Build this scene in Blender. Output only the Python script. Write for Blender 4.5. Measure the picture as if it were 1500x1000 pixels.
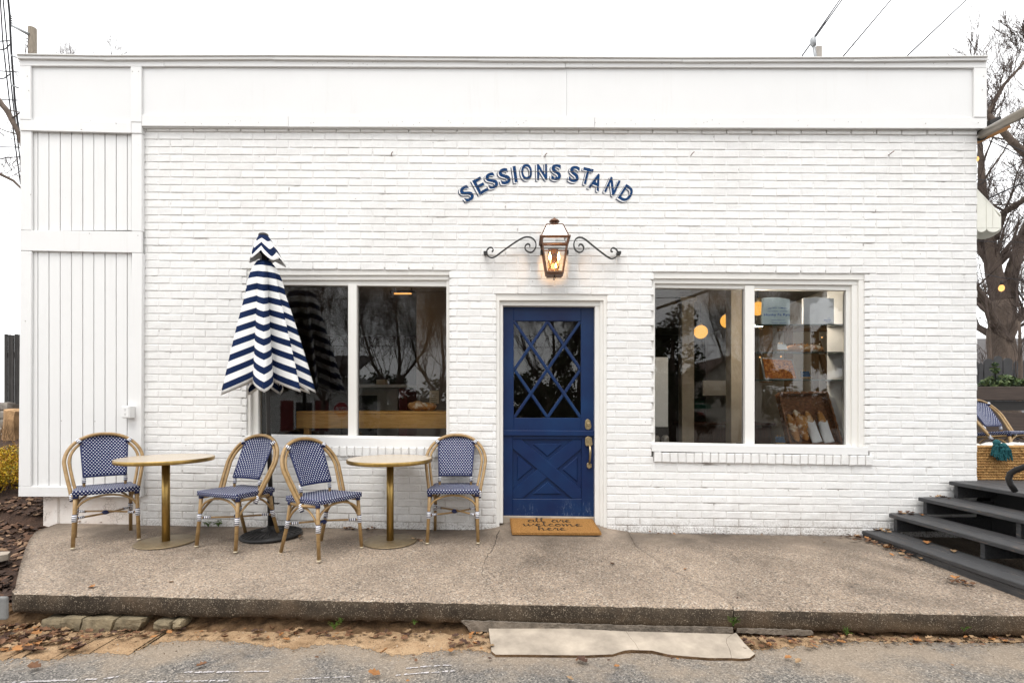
import bpy, bmesh, math, random
from mathutils import Vector, Matrix
V = Vector
for _o in list(bpy.data.objects):
    bpy.data.objects.remove(_o)
sc = bpy.context.scene
COL = sc.collection
R = math.radians
random.seed(7)

# ------------------------------------------------------------------ camera
F, HOR, D, H, YAW = 750.0, 590.0, 4.97, 1.225, R(1.31)
cd = bpy.data.cameras.new('camera')
cd.sensor_width = 36.0
cd.lens = 36.0 * F / 1500.0
cd.shift_y = (HOR - 500.0) / 1500.0
cd.clip_start = 0.05
cd.clip_end = 600.0
cam = bpy.data.objects.new('camera', cd)
cam.location = (0, -D, H)
cam.rotation_euler = (math.pi / 2, 0, YAW)
COL.objects.link(cam)
sc.camera = cam

# ------------------------------------------------------------------ light
CLOUD = 8.0
SUN_EL, SUN_AZ = R(64), R(196)          # overcast: bright high cloud, a little behind the camera
w = bpy.data.worlds.new('World')
sc.world = w
w.use_nodes = True
nt = w.node_tree
nt.nodes.clear()
sky = nt.nodes.new('ShaderNodeTexSky')
sky.sky_type = 'NISHITA'
sky.sun_disc = False
sky.sun_elevation = SUN_EL
sky.sun_rotation = SUN_AZ
sky.air_density = 1.0
sky.dust_density = 1.0
hs = nt.nodes.new('ShaderNodeHueSaturation')
hs.inputs['Saturation'].default_value = 0.10
bg = nt.nodes.new('ShaderNodeBackground')
bg.inputs['Strength'].default_value = 0.15
wo = nt.nodes.new('ShaderNodeOutputWorld')
nt.links.new(sky.outputs[0], hs.inputs['Color'])
cloud = nt.nodes.new('ShaderNodeMix')            # closed, even cloud layer under the clear sky
cloud.data_type = 'RGBA'
cloud.inputs[0].default_value = 0.80
cloud.inputs[7].default_value = (CLOUD * .995, CLOUD, CLOUD * 1.01, 1)
nt.links.new(hs.outputs[0], cloud.inputs[6])
nt.links.new(cloud.outputs[2], bg.inputs['Color'])
nt.links.new(bg.outputs[0], wo.inputs['Surface'])
sl = bpy.data.lights.new('sun', 'SUN')
sl.energy = 1.0
sl.angle = R(28)
sl.color = (1.0, 0.96, 0.90)
sun = bpy.data.objects.new('sun', sl)
sd = V((math.sin(SUN_AZ) * math.cos(SUN_EL), math.cos(SUN_AZ) * math.cos(SUN_EL), math.sin(SUN_EL)))
sun.rotation_euler = (-sd).to_track_quat('-Z', 'Y').to_euler()
sun.location = (0, -8, 12)
COL.objects.link(sun)
vs = sc.view_settings
vs.view_transform = 'Standard'
vs.look = 'None'
vs.gamma = 1.0
vs.exposure = 0.92
vs.use_curve_mapping = False
sc.cycles.max_bounces = 8
sc.cycles.transparent_max_bounces = 24
sc.cycles.caustics_reflective = False
sc.cycles.caustics_refractive = False

# ------------------------------------------------------------------ geometry helpers
CY, SY = math.cos(YAW), math.sin(YAW)
def ray(px, py):
    a = (px - 750.0) / F
    b = -(py - HOR) / F
    return V((CY * a - SY, SY * a + CY, b))
def W(px, py, Y=0.0):
    """where the sight line of a measured photo point meets the vertical plane y = Y"""
    r = ray(px, py)
    t = (Y + D) / r.y
    return V((r.x * t, Y, H + r.z * t))
def Z(px, py, z):
    r = ray(px, py)
    t = (z - H) / r.z
    return V((r.x * t, -D + r.y * t, z))
def base_z(x): return -0.0165 - 0.0085 * x
def front_z(x): return -0.0475 - 0.0117 * x
SLAB_Y = -1.71
def slab_z(x, y):
    t = min(max(-y / -SLAB_Y, 0.0), 1.0)
    h = min(max((y + .30) / .40, 0.0), 1.0)            # the concrete rises to the door sill
    return base_z(x) * (1 - t) + front_z(x) * t + .086 * h ** 1.15 * math.exp(-(abs(x - .30) / .62) ** 4)
def G(px, py):
    z = -0.03
    for _ in range(8):
        p = Z(px, py, z)
        z = slab_z(p.x, p.y)
    return Z(px, py, z)

class MB:
    def __init__(s):
        s.bm = bmesh.new()
        s.uv = s.bm.loops.layers.uv.new('UVMap')
        s.mi = 0
    def face(s, vs):
        try:
            f = s.bm.faces.new(vs)
            f.material_index = s.mi
            return f
        except ValueError:
            return None
    def poly(s, pts):
        return s.face([s.bm.verts.new(p) for p in pts])
    def prism(s, pts, off):
        off = V(off)
        a = [s.bm.verts.new(p) for p in pts]
        b = [s.bm.verts.new(V(p) + off) for p in pts]
        n = len(a)
        s.face(a)
        s.face(list(reversed(b)))
        for i in range(n):
            s.face([a[i], b[i], b[(i + 1) % n], a[(i + 1) % n]])
        return s
    def box(s, x0, x1, y0, y1, z0, z1):
        return s.prism([(x0, y0, z0), (x1, y0, z0), (x1, y0, z1), (x0, y0, z1)], (0, y1 - y0, 0))
    def obox(s, c, ax, ay, az):
        """box round c with half-axis vectors"""
        c, ax, ay, az = V(c), V(ax), V(ay), V(az)
        return s.prism([c - ax - ay - az, c + ax - ay - az, c + ax - ay + az, c - ax - ay + az], ay * 2)
    def tube(s, pts, r, n=8, caps=True, flat=None, closed=False):
        pts = [V(p) for p in pts]
        m = len(pts)
        rr = r if isinstance(r, (list, tuple)) else [r] * m
        rings = []
        up = None
        L = 0.0
        for i, p in enumerate(pts):
            if closed:
                d = pts[(i + 1) % m] - pts[i - 1]
            elif i == 0: d = pts[1] - p
            elif i == m - 1: d = p - pts[i - 1]
            else: d = (pts[i + 1] - p).normalized() + (p - pts[i - 1]).normalized()
            if d.length < 1e-9: d = V((0, 0, 1))
            d.normalize()
            if up is None:
                up = V((0, 0, 1)) if abs(d.z) < 0.9 else V((0, 1, 0))
            sd_ = d.cross(up)
            if sd_.length < 1e-6:
                sd_ = d.orthogonal()
            sd_.normalize()
            up = sd_.cross(d).normalized()
            if i: L += (p - pts[i - 1]).length
            ring = []
            for k in range(n):
                a = 2 * math.pi * (k + .5) / n
                ring.append((s.bm.verts.new(p + (sd_ * math.cos(a) + up * math.sin(a)) * rr[i]), L))
            rings.append(ring)
        rng = range(m) if closed else range(m - 1)
        for i in rng:
            A, B = rings[i], rings[(i + 1) % m]
            for k in range(n):
                q = [A[k], A[(k + 1) % n], B[(k + 1) % n], B[k]]
                f = s.face([v[0] for v in q])
                if f:
                    f.smooth = n > 4
                    for lp, v, u in zip(f.loops, q, (k / n, (k + 1) / n, (k + 1) / n, k / n)):
                        lp[s.uv].uv = (u, v[1])
        if caps and not closed:
            s.face([v[0] for v in reversed(rings[0])])
            s.face([v[0] for v in rings[-1]])
        return s
    def lathe(s, prof, c=(0, 0, 0), n=24, axis='Z', smooth=True, caps=True):
        c = V(c)
        rings = []
        for r, z in prof:
            ring = []
            for k in range(n):
                a = 2 * math.pi * k / n
                if axis == 'Z': p = V((r * math.cos(a), r * math.sin(a), z))
                elif axis == 'Y': p = V((r * math.cos(a), z, r * math.sin(a)))
                else: p = V((z, r * math.cos(a), r * math.sin(a)))
                ring.append(s.bm.verts.new(c + p))
            rings.append(ring)
        for A, B in zip(rings, rings[1:]):
            for k in range(n):
                f = s.face([A[k], A[(k + 1) % n], B[(k + 1) % n], B[k]])
                if f: f.smooth = smooth
        if caps:
            s.face(list(reversed(rings[0])))
            s.face(rings[-1])
        return s
    def grid(s, fn, nu, nv, uvfn=None, smooth=True, wrap=False):
        vv = [[s.bm.verts.new(fn(i / nu, j / nv)) for i in range(nu if wrap else nu + 1)] for j in range(nv + 1)]
        for j in range(nv):
            for i in range(nu):
                i2 = (i + 1) % nu if wrap else i + 1
                f = s.face([vv[j][i], vv[j][i2], vv[j + 1][i2], vv[j + 1][i]])
                if f:
                    f.smooth = smooth
                    if uvfn:
                        for lp, (a, b) in zip(f.loops, ((i, j), (i + 1, j), (i + 1, j + 1), (i, j + 1))):
                            lp[s.uv].uv = uvfn(a / nu, b / nv)
        return s
    def ball(s, c, r, nu=12, nv=8, sx=1, sy=1, sz=1, jit=0):
        c = V(c)
        def fn(u, v):
            a, b = u * 2 * math.pi, (v - .5) * math.pi
            q = 1 + random.uniform(-jit, jit)
            return c + V((r * sx * math.cos(a) * math.cos(b) * q, r * sy * math.sin(a) * math.cos(b) * q, r * sz * math.sin(b) * q))
        return s.grid(fn, nu, nv, wrap=True)
    def ribbon(s, pts, th, off):
        """flat bar bent along pts (in a y = const plane), thickness th, extruded by off"""
        pts = [V(p) for p in pts]
        L, Rr = [], []
        for i, p in enumerate(pts):
            d = pts[min(i + 1, len(pts) - 1)] - pts[max(i - 1, 0)]
            d.normalize()
            nrm = V((-d.z, 0, d.x)) * th * .5
            L.append(p + nrm)
            Rr.append(p - nrm)
        off = V(off)
        for i in range(len(pts) - 1):
            s.prism([L[i], L[i + 1], Rr[i + 1], Rr[i]], off)
        return s
    def boxuv(s):
        for f in s.bm.faces:
            n = f.normal
            ax = max(range(3), key=lambda i: abs(n[i]))
            for lp in f.loops:
                c = lp.vert.co
                lp[s.uv].uv = (c.y, c.z) if ax == 0 else ((c.x, c.z) if ax == 1 else (c.x, c.y))
        return s
    def mesh(s, name, recalc=True, uv=False):
        s.bm.normal_update()
        if recalc:
            bmesh.ops.recalc_face_normals(s.bm, faces=s.bm.faces[:])
        if uv: s.boxuv()
        me = bpy.data.meshes.new(name)
        s.bm.to_mesh(me)
        s.bm.free()
        return me

OFF = {}
def ob(name, mb, mat, parent=None, bevel=0, seg=1, label=None, kind=None, uv=False, recalc=True, solid=0, subsurf=0):
    me = mb.mesh(name, recalc, uv) if isinstance(mb, MB) else mb
    if not isinstance(mb, MB) and me.materials:
        pass
    else:
        for m in (mat if isinstance(mat, (list, tuple)) else [mat]):
            me.materials.append(m)
    o = bpy.data.objects.new(name, me)
    COL.objects.link(o)
    if parent is not None:
        o.parent = parent
        if parent.name in OFF:
            o.location = -OFF[parent.name]
    if solid:
        m = o.modifiers.new('solid', 'SOLIDIFY'); m.thickness = solid; m.offset = 0
    if subsurf:
        m = o.modifiers.new('sub', 'SUBSURF'); m.levels = subsurf; m.render_levels = subsurf
    if bevel:
        m = o.modifiers.new('bevel', 'BEVEL'); m.width = bevel; m.segments = seg; m.limit_method = 'ANGLE'; m.angle_limit = R(40)
        m.harden_normals = False
    if label: o['label'] = label
    if kind: o['kind'] = kind
    return o
def tag(o, label, cat, group=None):
    o['label'] = label
    o['category'] = cat
    if group: o['group'] = group
    return o
def thing(name, label, cat, loc=(0, 0, 0), rotz=0.0, group=None, world=True):
    """an Empty at the thing's base; with world=True its parts are written in world coordinates"""
    o = bpy.data.objects.new(name, None)
    o.empty_display_size = .1
    COL.objects.link(o)
    o.location = loc
    o.rotation_euler = (0, 0, rotz)
    if world: OFF[o.name] = V(loc)
    return tag(o, label, cat, group)
def inst(me, name, parent, loc, rot=(0, 0, 0), scale=(1, 1, 1)):
    o = bpy.data.objects.new(name, me)
    COL.objects.link(o)
    o.parent = parent
    o.location = V(loc) - (OFF.get(parent.name, V((0, 0, 0))) if parent else V((0, 0, 0)))
    o.rotation_euler = rot
    o.scale = scale
    return o
def dup(root, loc, rot=None, label=None, scale=None):
    r = root.copy(); COL.objects.link(r)
    r.location = loc
    if rot is not None: r.rotation_euler = rot
    if label: r['label'] = label
    if scale: r.scale = scale
    for ch in list(root.children):
        c = ch.copy(); COL.objects.link(c); c.parent = r
        for g in list(ch.children):
            d = g.copy(); COL.objects.link(d); d.parent = c
    return r
def tri_normals(me): pass

# ------------------------------------------------------------------ materials
class NT:
    def __init__(s, name):
        s.m = bpy.data.materials.new(name)
        s.m.use_nodes = True
        s.t = s.m.node_tree
        s.t.nodes.clear()
        s.out = s.n('ShaderNodeOutputMaterial')
    def n(s, typ, **kw):
        x = s.t.nodes.new(typ)
        for k, v in kw.items(): setattr(x, k, v)
        return x
    def l(s, a, b): s.t.links.new(a, b)
    def put(s, sock, v):
        if hasattr(v, 'is_output'): s.l(v, sock)
        else: sock.default_value = v
    def math(s, op, a, b=0.0, c=None):
        x = s.n('ShaderNodeMath', operation=op)
        s.put(x.inputs[0], a); s.put(x.inputs[1], b)
        if c is not None: s.put(x.inputs[2], c)
        return x.outputs[0]
    def mix(s, f, a, b, mode='MIX'):
        x = s.n('ShaderNodeMix', data_type='RGBA', blend_type=mode)
        s.put(x.inputs[0], f)
        for i, v in ((6, a), (7, b)):
            s.put(x.inputs[i], (*v, 1.0) if isinstance(v, tuple) and len(v) == 3 else v)
        return x.outputs[2]
    def coord(s, which='Object', scale=(1, 1, 1)):
        tc = s.n('ShaderNodeTexCoord')
        mp = s.n('ShaderNodeMapping')
        mp.inputs['Scale'].default_value = scale
        s.l(tc.outputs[which], mp.inputs['Vector'])
        return mp.outputs[0]
    def pos(s):
        return s.n('ShaderNodeNewGeometry').outputs['Position']
    def noise(s, vec, scale, detail=4, rough=.55, out='Fac', dist=0):
        x = s.n('ShaderNodeTexNoise')
        x.inputs['Scale'].default_value = scale
        x.inputs['Detail'].default_value = detail
        x.inputs['Roughness'].default_value = rough
        x.inputs['Distortion'].default_value = dist
        if vec is not None: s.l(vec, x.inputs['Vector'])
        return x.outputs[out]
    def voro(s, vec, scale, out='Color', feature='F1', rnd=1.0):
        x = s.n('ShaderNodeTexVoronoi', feature=feature)
        x.inputs['Scale'].default_value = scale
        x.inputs['Randomness'].default_value = rnd
        s.l(vec, x.inputs['Vector'])
        return x.outputs[out]
    def ramp(s, f, stops, interp='LINEAR'):
        x = s.n('ShaderNodeValToRGB')
        x.color_ramp.interpolation = interp
        e = x.color_ramp.elements
        while len(e) < len(stops): e.new(.5)
        for i, (p, c) in enumerate(stops):
            e[i].position = p
            e[i].color = (*c, 1.0) if len(c) == 3 else c
        s.put(x.inputs[0], f)
        return x.outputs[0]
    def rng(s, v, a, b, c=0., d=1.):
        x = s.n('ShaderNodeMapRange')
        s.put(x.inputs[0], v)
        for i, q in enumerate((a, b, c, d)): x.inputs[i + 1].default_value = q
        return x.outputs[0]
    def sep(s, vec):
        x = s.n('ShaderNodeSeparateXYZ'); s.l(vec, x.inputs[0])
        return x.outputs
    def bump(s, h, strength=.3, dist=.01, normal=None):
        x = s.n('ShaderNodeBump')
        x.inputs['Strength'].default_value = strength
        x.inputs['Distance'].default_value = dist
        s.l(h, x.inputs['Height'])
        if normal is not None: s.l(normal, x.inputs['Normal'])
        return x.outputs[0]
    def objrand(s): return s.n('ShaderNodeObjectInfo').outputs['Random']
    def bsdf(s, color, rough=.6, metal=0., spec=.5, normal=None, emit=None, estr=0., **kw):
        p = s.n('ShaderNodeBsdfPrincipled')
        s.put(p.inputs['Base Color'], (*color, 1.0) if isinstance(color, tuple) and len(color) == 3 else color)
        s.put(p.inputs['Roughness'], rough)
        p.inputs['Metallic'].default_value = metal
        p.inputs['Specular IOR Level'].default_value = spec
        if normal is not None: s.l(normal, p.inputs['Normal'])
        if emit is not None:
            p.inputs['Emission Color'].default_value = (*emit, 1.0)
            p.inputs['Emission Strength'].default_value = estr
        for k, v in kw.items(): s.put(p.inputs[k], v)
        s.l(p.outputs[0], s.out.inputs['Surface'])
        return s.m
def pm(name, c, rough=.6, var=.12, scale=6., bump=0., bscale=80., metal=0., spec=.4, objvar=0., stretch=(1, 1, 1), bdist=.004, **kw):
    n = NT(name)
    v = n.coord('Object', stretch)
    f = n.noise(v, scale, 5, .6)
    lo = tuple(x * (1 - var) for x in c); hi = tuple(min(1, x * (1 + var)) for x in c)
    col = n.ramp(f, [(.3, lo), (.7, hi)])
    if objvar:
        k = n.rng(n.objrand(), 0, 1, 1 - objvar, 1 + objvar)
        hsv = n.n('ShaderNodeHueSaturation')
        n.l(k, hsv.inputs['Value']); n.l(col, hsv.inputs['Color'])
        col = hsv.outputs[0]
    nm = n.bump(n.noise(v, bscale, 4, .6), bump, bdist) if bump else None
    return n.bsdf(col, rough, metal, spec, nm, **kw)

M = {}
def brick_mat():
    n = NT('painted_brick')
    v = n.pos()
    big = n.noise(v, .9, 4, .6)
    col = n.ramp(big, [(.3, (.70, .69, .675)), (.5, (.765, .76, .745)), (.72, (.785, .78, .77))])
    k = n.rng(n.noise(v, 14., 3, .7), .3, .7, .94, 1.025)
    st = n.n('ShaderNodeMapping'); st.inputs['Scale'].default_value = (7, 7, .6); n.l(v, st.inputs['Vector'])
    streak = n.math('MULTIPLY', n.rng(n.noise(st.outputs[0], 1.6, 5, .7), .56, .74), n.rng(n.noise(v, .8, 3, .6), .42, .62))
    col = n.mix(n.math('MULTIPLY', streak, .22), col, (.50, .47, .43))
    hsv = n.n('ShaderNodeHueSaturation'); n.l(k, hsv.inputs['Value']); n.l(col, hsv.inputs['Color'])
    col = hsv.outputs[0]
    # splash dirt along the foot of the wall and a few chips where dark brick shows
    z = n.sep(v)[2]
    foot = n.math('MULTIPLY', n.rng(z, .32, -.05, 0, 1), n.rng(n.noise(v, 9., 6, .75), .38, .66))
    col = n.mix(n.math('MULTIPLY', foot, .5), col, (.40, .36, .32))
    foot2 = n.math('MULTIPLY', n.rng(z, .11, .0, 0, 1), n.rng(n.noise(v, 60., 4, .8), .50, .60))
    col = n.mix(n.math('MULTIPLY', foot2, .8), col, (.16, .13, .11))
    chip = n.rng(n.noise(v, 38., 2, .5), .735, .755)
    col = n.mix(n.math('MULTIPLY', chip, .8), col, (.20, .15, .13))
    h1 = n.noise(v, 55., 5, .65)
    h2 = n.noise(v, 260., 3, .6)
    nm = n.bump(n.math('ADD', h1, n.math('MULTIPLY', h2, .5)), .7, .005)
    return n.bsdf(col, .6, 0, .3, nm)
M['brick'] = brick_mat()
def mortar_mat():
    n = NT('painted_mortar')
    v = n.pos()
    col = n.ramp(n.noise(v, 5., 5, .7), [(.3, (.70, .69, .67)), (.6, (.80, .795, .785))])
    mm = n.n('ShaderNodeMapping'); mm.inputs['Scale'].default_value = (3.2, 1, 13.6); n.l(v, mm.inputs['Vector'])
    gap = n.math('MULTIPLY', n.rng(n.noise(mm.outputs[0], 1.0, 3, .6), .60, .68), n.rng(n.noise(v, 1.1, 3, .6), .38, .58))
    col = n.mix(n.math('MULTIPLY', gap, .75), col, (.16, .13, .11))
    z = n.sep(v)[2]
    foot = n.math('MULTIPLY', n.rng(z, .3, -.05, 0, 1), n.rng(n.noise(v, 9., 6, .75), .36, .62))
    col = n.mix(foot, col, (.25, .21, .18))
    return n.bsdf(col, .8, 0, .2, n.bump(n.noise(v, 70., 5, .7), .5, .004))
M['mortar'] = mortar_mat()
def trim_mat(name, c, grain=(1, 1, 1), dirt=.25):
    n = NT(name)
    v = n.pos()
    mp = n.n('ShaderNodeMapping'); mp.inputs['Scale'].default_value = grain
    n.l(v, mp.inputs['Vector'])
    col = n.ramp(n.noise(v, 1.6, 5, .6), [(.3, tuple(x * .965 for x in c)), (.7, c)])
    speck = n.rng(n.noise(v, 42., 2, .5), .77, .80)
    col = n.mix(n.math('MULTIPLY', speck, dirt), col, (.30, .26, .22))
    st = n.n('ShaderNodeMapping'); st.inputs['Scale'].default_value = (9, 9, .5); n.l(v, st.inputs['Vector'])
    streak = n.math('MULTIPLY', n.rng(n.noise(st.outputs[0], 1.8, 5, .7), .56, .74), n.rng(n.noise(v, .9, 3, .6), .44, .62))
    col = n.mix(n.math('MULTIPLY', streak, .16), col, (.48, .43, .36))
    return n.bsdf(col, .5, 0, .4, n.bump(n.noise(mp.outputs[0], 60., 4, .65), .16, .003))
M['trim'] = trim_mat('white_trim_paint', (.75, .748, .74))
M['plank'] = trim_mat('white_plank_paint', (.75, .748, .74), (6, 6, .25))
M['frame'] = trim_mat('cream_window_paint', (.75, .735, .70))
M['panel'] = trim_mat('fascia_sheet_paint', (.725, .725, .722), dirt=.12)
M['coping'] = pm('coping_metal', (.62, .61, .59), .45, .08, 3, metal=.0)
M['coping_edge'] = pm('coping_edge_dark', (.30, .29, .27), .5)
def stucco_mat():
    n = NT('peeling_stucco')
    v = n.pos()
    col = n.ramp(n.noise(v, 3., 5, .7), [(.35, (.66, .58, .52)), (.65, (.78, .74, .70))])
    e = n.voro(v, 34., 'Distance', 'DISTANCE_TO_EDGE')
    crack = n.math('MULTIPLY', n.rng(e, .05, .01), n.rng(n.noise(v, 5.5, 3, .6), .52, .60))
    col = n.mix(n.math('MULTIPLY', crack, .8), col, (.26, .21, .17))
    return n.bsdf(col, .8, 0, .2, n.bump(n.math('SUBTRACT', n.noise(v, 25., 5, .7), crack), .5, .006))
M['stucco'] = stucco_mat()

def concrete_mat():
    n = NT('exposed_aggregate_concrete')
    v = n.pos()
    y = n.sep(v)[1]
    base = n.ramp(n.noise(v, 1.7, 6, .65), [(.3, (.215, .180, .148)), (.5, (.29, .240, .192)), (.72, (.36, .30, .245))])
    st = n.ramp(n.noise(v, .75, 5, .7, dist=.4), [(.40, (1.0, .985, .965)), (.60, (.58, .555, .535))])
    base = n.mix(1.0, base, st, 'MULTIPLY')
    cell = n.voro(v, 118., 'Color')
    sep = n.n('ShaderNodeSeparateColor'); n.l(cell, sep.inputs[0])
    peb = n.ramp(sep.outputs[0], [(0, (.075, .066, .062)), (.13, (.15, .125, .108)), (.2, (.30, .245, .195)), (.5, (.40, .32, .255)), (.74, (.52, .40, .295)), (.9, (.66, .59, .50))], 'CONSTANT')
    rough_zone = n.math('MULTIPLY', n.rng(n.math('ADD', y, n.math('MULTIPLY', n.noise(v, 2.2, 4, .6), .5)), .05, -.25, .15, .62), n.rng(n.noise(v, 3.1, 4, .6), .25, .6, .55, 1.))
    col = n.mix(rough_zone, base, peb)
    st2 = n.ramp(n.noise(v, .9, 6, .72, dist=.6), [(.42, (.96, .94, .915)), (.54, (.80, .785, .77)), (.66, (.58, .57, .56))])
    col = n.mix(1.0, col, st2, 'MULTIPLY')
    fine = n.rng(n.noise(v, 330., 2, .6), .35, .65, .82, 1.14)
    hsv = n.n('ShaderNodeHueSaturation'); n.l(fine, hsv.inputs['Value']); n.l(col, hsv.inputs['Color'])
    col = hsv.outputs[0]
    # dirt against the wall, widened to paint in contact shade under the chairs
    grime_shade = n.math('MULTIPLY', n.rng(y, -.60, -.06), n.rng(n.noise(v, 2.9, 5, .7), .38, .62))
    col = n.mix(n.math('MULTIPLY', grime_shade, .65), col, (.085, .07, .058))
    h = n.math('ADD', n.voro(v, 118., 'Distance'), n.noise(v, 60., 4, .7))
    return n.bsdf(col, .85, 0, .25, n.bump(h, .7, .004))
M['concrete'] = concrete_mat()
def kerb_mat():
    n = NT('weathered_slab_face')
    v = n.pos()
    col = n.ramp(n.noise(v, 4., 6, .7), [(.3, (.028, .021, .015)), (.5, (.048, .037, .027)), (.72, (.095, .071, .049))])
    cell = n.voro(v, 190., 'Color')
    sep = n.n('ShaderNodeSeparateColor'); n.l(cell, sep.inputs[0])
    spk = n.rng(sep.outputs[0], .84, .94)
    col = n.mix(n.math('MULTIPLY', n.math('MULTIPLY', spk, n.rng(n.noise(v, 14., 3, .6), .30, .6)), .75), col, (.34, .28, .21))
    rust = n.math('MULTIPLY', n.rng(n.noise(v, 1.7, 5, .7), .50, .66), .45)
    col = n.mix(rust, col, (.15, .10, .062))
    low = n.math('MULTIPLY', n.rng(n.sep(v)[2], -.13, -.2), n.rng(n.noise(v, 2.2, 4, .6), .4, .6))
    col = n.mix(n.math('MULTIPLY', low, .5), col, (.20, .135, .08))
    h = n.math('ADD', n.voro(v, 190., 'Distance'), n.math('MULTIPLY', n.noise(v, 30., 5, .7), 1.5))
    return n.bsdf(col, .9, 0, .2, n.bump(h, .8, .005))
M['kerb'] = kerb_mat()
def asphalt_mat():
    n = NT('worn_asphalt')
    v = n.pos()
    cell = n.voro(v, 135., 'Color')
    sep = n.n('ShaderNodeSeparateColor'); n.l(cell, sep.inputs[0])
    peb = n.ramp(sep.outputs[0], [(0, (.09, .086, .082)), (.25, (.145, .137, .128)), (.5, (.20, .188, .175)), (.78, (.265, .245, .222)), (.94, (.38, .35, .315))], 'CONSTANT')
    pt = n.ramp(n.noise(v, 1.3, 6, .7, dist=.5), [(.32, (.72, .71, .72)), (.5, (1, .98, .95)), (.7, (1.18, 1.10, 1.0))])
    col = n.mix(1.0, peb, pt, 'MULTIPLY')
    near = n.rng(n.sep(v)[1], -2.35, -1.95, 0., .22)
    dust = n.math('MULTIPLY', n.rng(n.math('ADD', n.noise(v, 2.6, 6, .75), near), .52, .76), .62)
    col = n.mix(dust, col, (.33, .26, .19))
    fine = n.rng(n.noise(v, 420., 2, .6), .35, .65, .75, 1.2)
    hsv = n.n('ShaderNodeHueSaturation'); n.l(fine, hsv.inputs['Value']); n.l(col, hsv.inputs['Color'])
    h = n.math('ADD', n.voro(v, 135., 'Distance'), n.noise(v, 50., 4, .7))
    return n.bsdf(hsv.outputs[0], .9, 0, .25, n.bump(h, .8, .005))
M['asphalt'] = asphalt_mat()
def soil_mat():
    n = NT('sandy_soil')
    v = n.pos()
    col = n.ramp(n.noise(v, 5., 6, .7, dist=.3), [(.3, (.20, .125, .068)), (.5, (.37, .245, .142)), (.72, (.50, .36, .225))])
    cell = n.voro(v, 170., 'Color')
    sep = n.n('ShaderNodeSeparateColor'); n.l(cell, sep.inputs[0])
    col = n.mix(n.math('MULTIPLY', n.rng(sep.outputs[0], .8, .82), .5), col, (.13, .085, .05))
    return n.bsdf(col, .95, 0, .1, n.bump(n.noise(v, 45., 6, .75), .7, .012))
M['soil'] = soil_mat()
def bank_mat():
    n = NT('eroded_earth')
    v = n.pos()
    col = n.ramp(n.noise(v, 9., 6, .7), [(.3, (.055, .033, .019)), (.55, (.15, .092, .05)), (.75, (.28, .18, .10))])
    return n.bsdf(col, .95, 0, .1, n.bump(n.noise(v, 32., 6, .75), .9, .02))
M['bank'] = bank_mat()
M['ramp'] = pm('pale_concrete', (.35, .298, .24), .85, .30, 6., .5, 120, bdist=.003)
M['footing'] = pm('grey_footing', (.175, .145, .115), .95, .45, 14, 1., 50, bdist=.015)
M['stone'] = pm('mossy_stone', (.20, .16, .10), .9, .4, 14, .8, 60, objvar=.2, bdist=.008)
M['crack'] = pm('crack_dark', (.035, .028, .022), .95)
M['mulch'] = pm('bark_mulch', (.055, .030, .019), .95, .5, 18, .9, 60, bdist=.02)
M['earth'] = pm('grey_earth', (.12, .10, .075), .95, .3, 2)
M['chalk'] = pm('faded_white_paint', (.46, .43, .43), .9, .2, 30)

def glass_mat(name, tint=(1, 1, 1), k=1.0):
    n = NT(name)
    fr = n.n('ShaderNodeFresnel'); fr.inputs['IOR'].default_value = 1.5
    f = n.math('MULTIPLY', fr.outputs[0], k)
    t = n.n('ShaderNodeBsdfTransparent'); t.inputs[0].default_value = (*tint, 1)
    g = n.n('ShaderNodeBsdfGlossy'); g.inputs['Roughness'].default_value = 0.0
    mx = n.n('ShaderNodeMixShader')
    n.l(f, mx.inputs[0]); n.l(t.outputs[0], mx.inputs[1]); n.l(g.outputs[0], mx.inputs[2])
    n.l(mx.outputs[0], n.out.inputs['Surface'])
    return n.m
M['glass'] = glass_mat('window_glass', (.985, .99, .985), 1.0)
M['shelf_glass'] = glass_mat('shelf_glass', (.955, .985, .97), 1.0)
M['shelf_edge'] = pm('green_glass_edge', (.012, .05, .038), .1, .2, 20, spec=.6)
def door_mat():
    n = NT('navy_door_paint')
    v = n.pos()
    col = n.ramp(n.noise(v, 2.2, 4, .6), [(.3, (.005, .014, .062)), (.7, (.0055, .030, .098))])
    z = n.sep(v)[2]
    sm = n.n('ShaderNodeMapping'); sm.inputs['Scale'].default_value = (1, 1, .25); n.l(v, sm.inputs['Vector'])
    sc_ = n.math('MULTIPLY', n.rng(n.noise(sm.outputs[0], 55., 4, .8), .55, .66), n.math('MULTIPLY', n.rng(z, .34, .14), n.rng(n.noise(v, 5., 2, .5), .42, .56)))
    col = n.mix(n.math('MULTIPLY', sc_, .35), col, (.28, .33, .42))
    return n.bsdf(col, .34, 0, .28, n.bump(n.noise(v, 90., 3, .6), .12, .003))
M['door'] = door_mat()
M['brass'] = pm('aged_brass', (.42, .33, .19), .38, .25, 60, metal=1.0)
M['iron'] = pm('black_iron', (.018, .017, .017), .5, .2, 30, .3, 120)
M['copper'] = pm('aged_copper', (.16, .085, .055), .5, .3, 30, .3, 90, metal=.55)
M['signblue'] = pm('sign_blue_paint', (.006, .040, .125), .75, .25, 25, spec=.15)
M['signdark'] = pm('sign_shadow_paint', (.012, .028, .075), .6, .2, 25)
M['signwhite'] = pm('sign_white_paint', (.75, .748, .74), .6, .03, 25)
def emis(name, c, s):
    n = NT(name)
    e = n.n('ShaderNodeEmission'); e.inputs[0].default_value = (*c, 1); e.inputs[1].default_value = s
    n.l(e.outputs[0], n.out.inputs['Surface'])
    return n.m
M['flame'] = emis('candle_bulb_glow', (1.0, .55, .18), 14.)
M['globe'] = emis('pendant_globe_glow', (1.0, .47, .075), .60)
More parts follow.
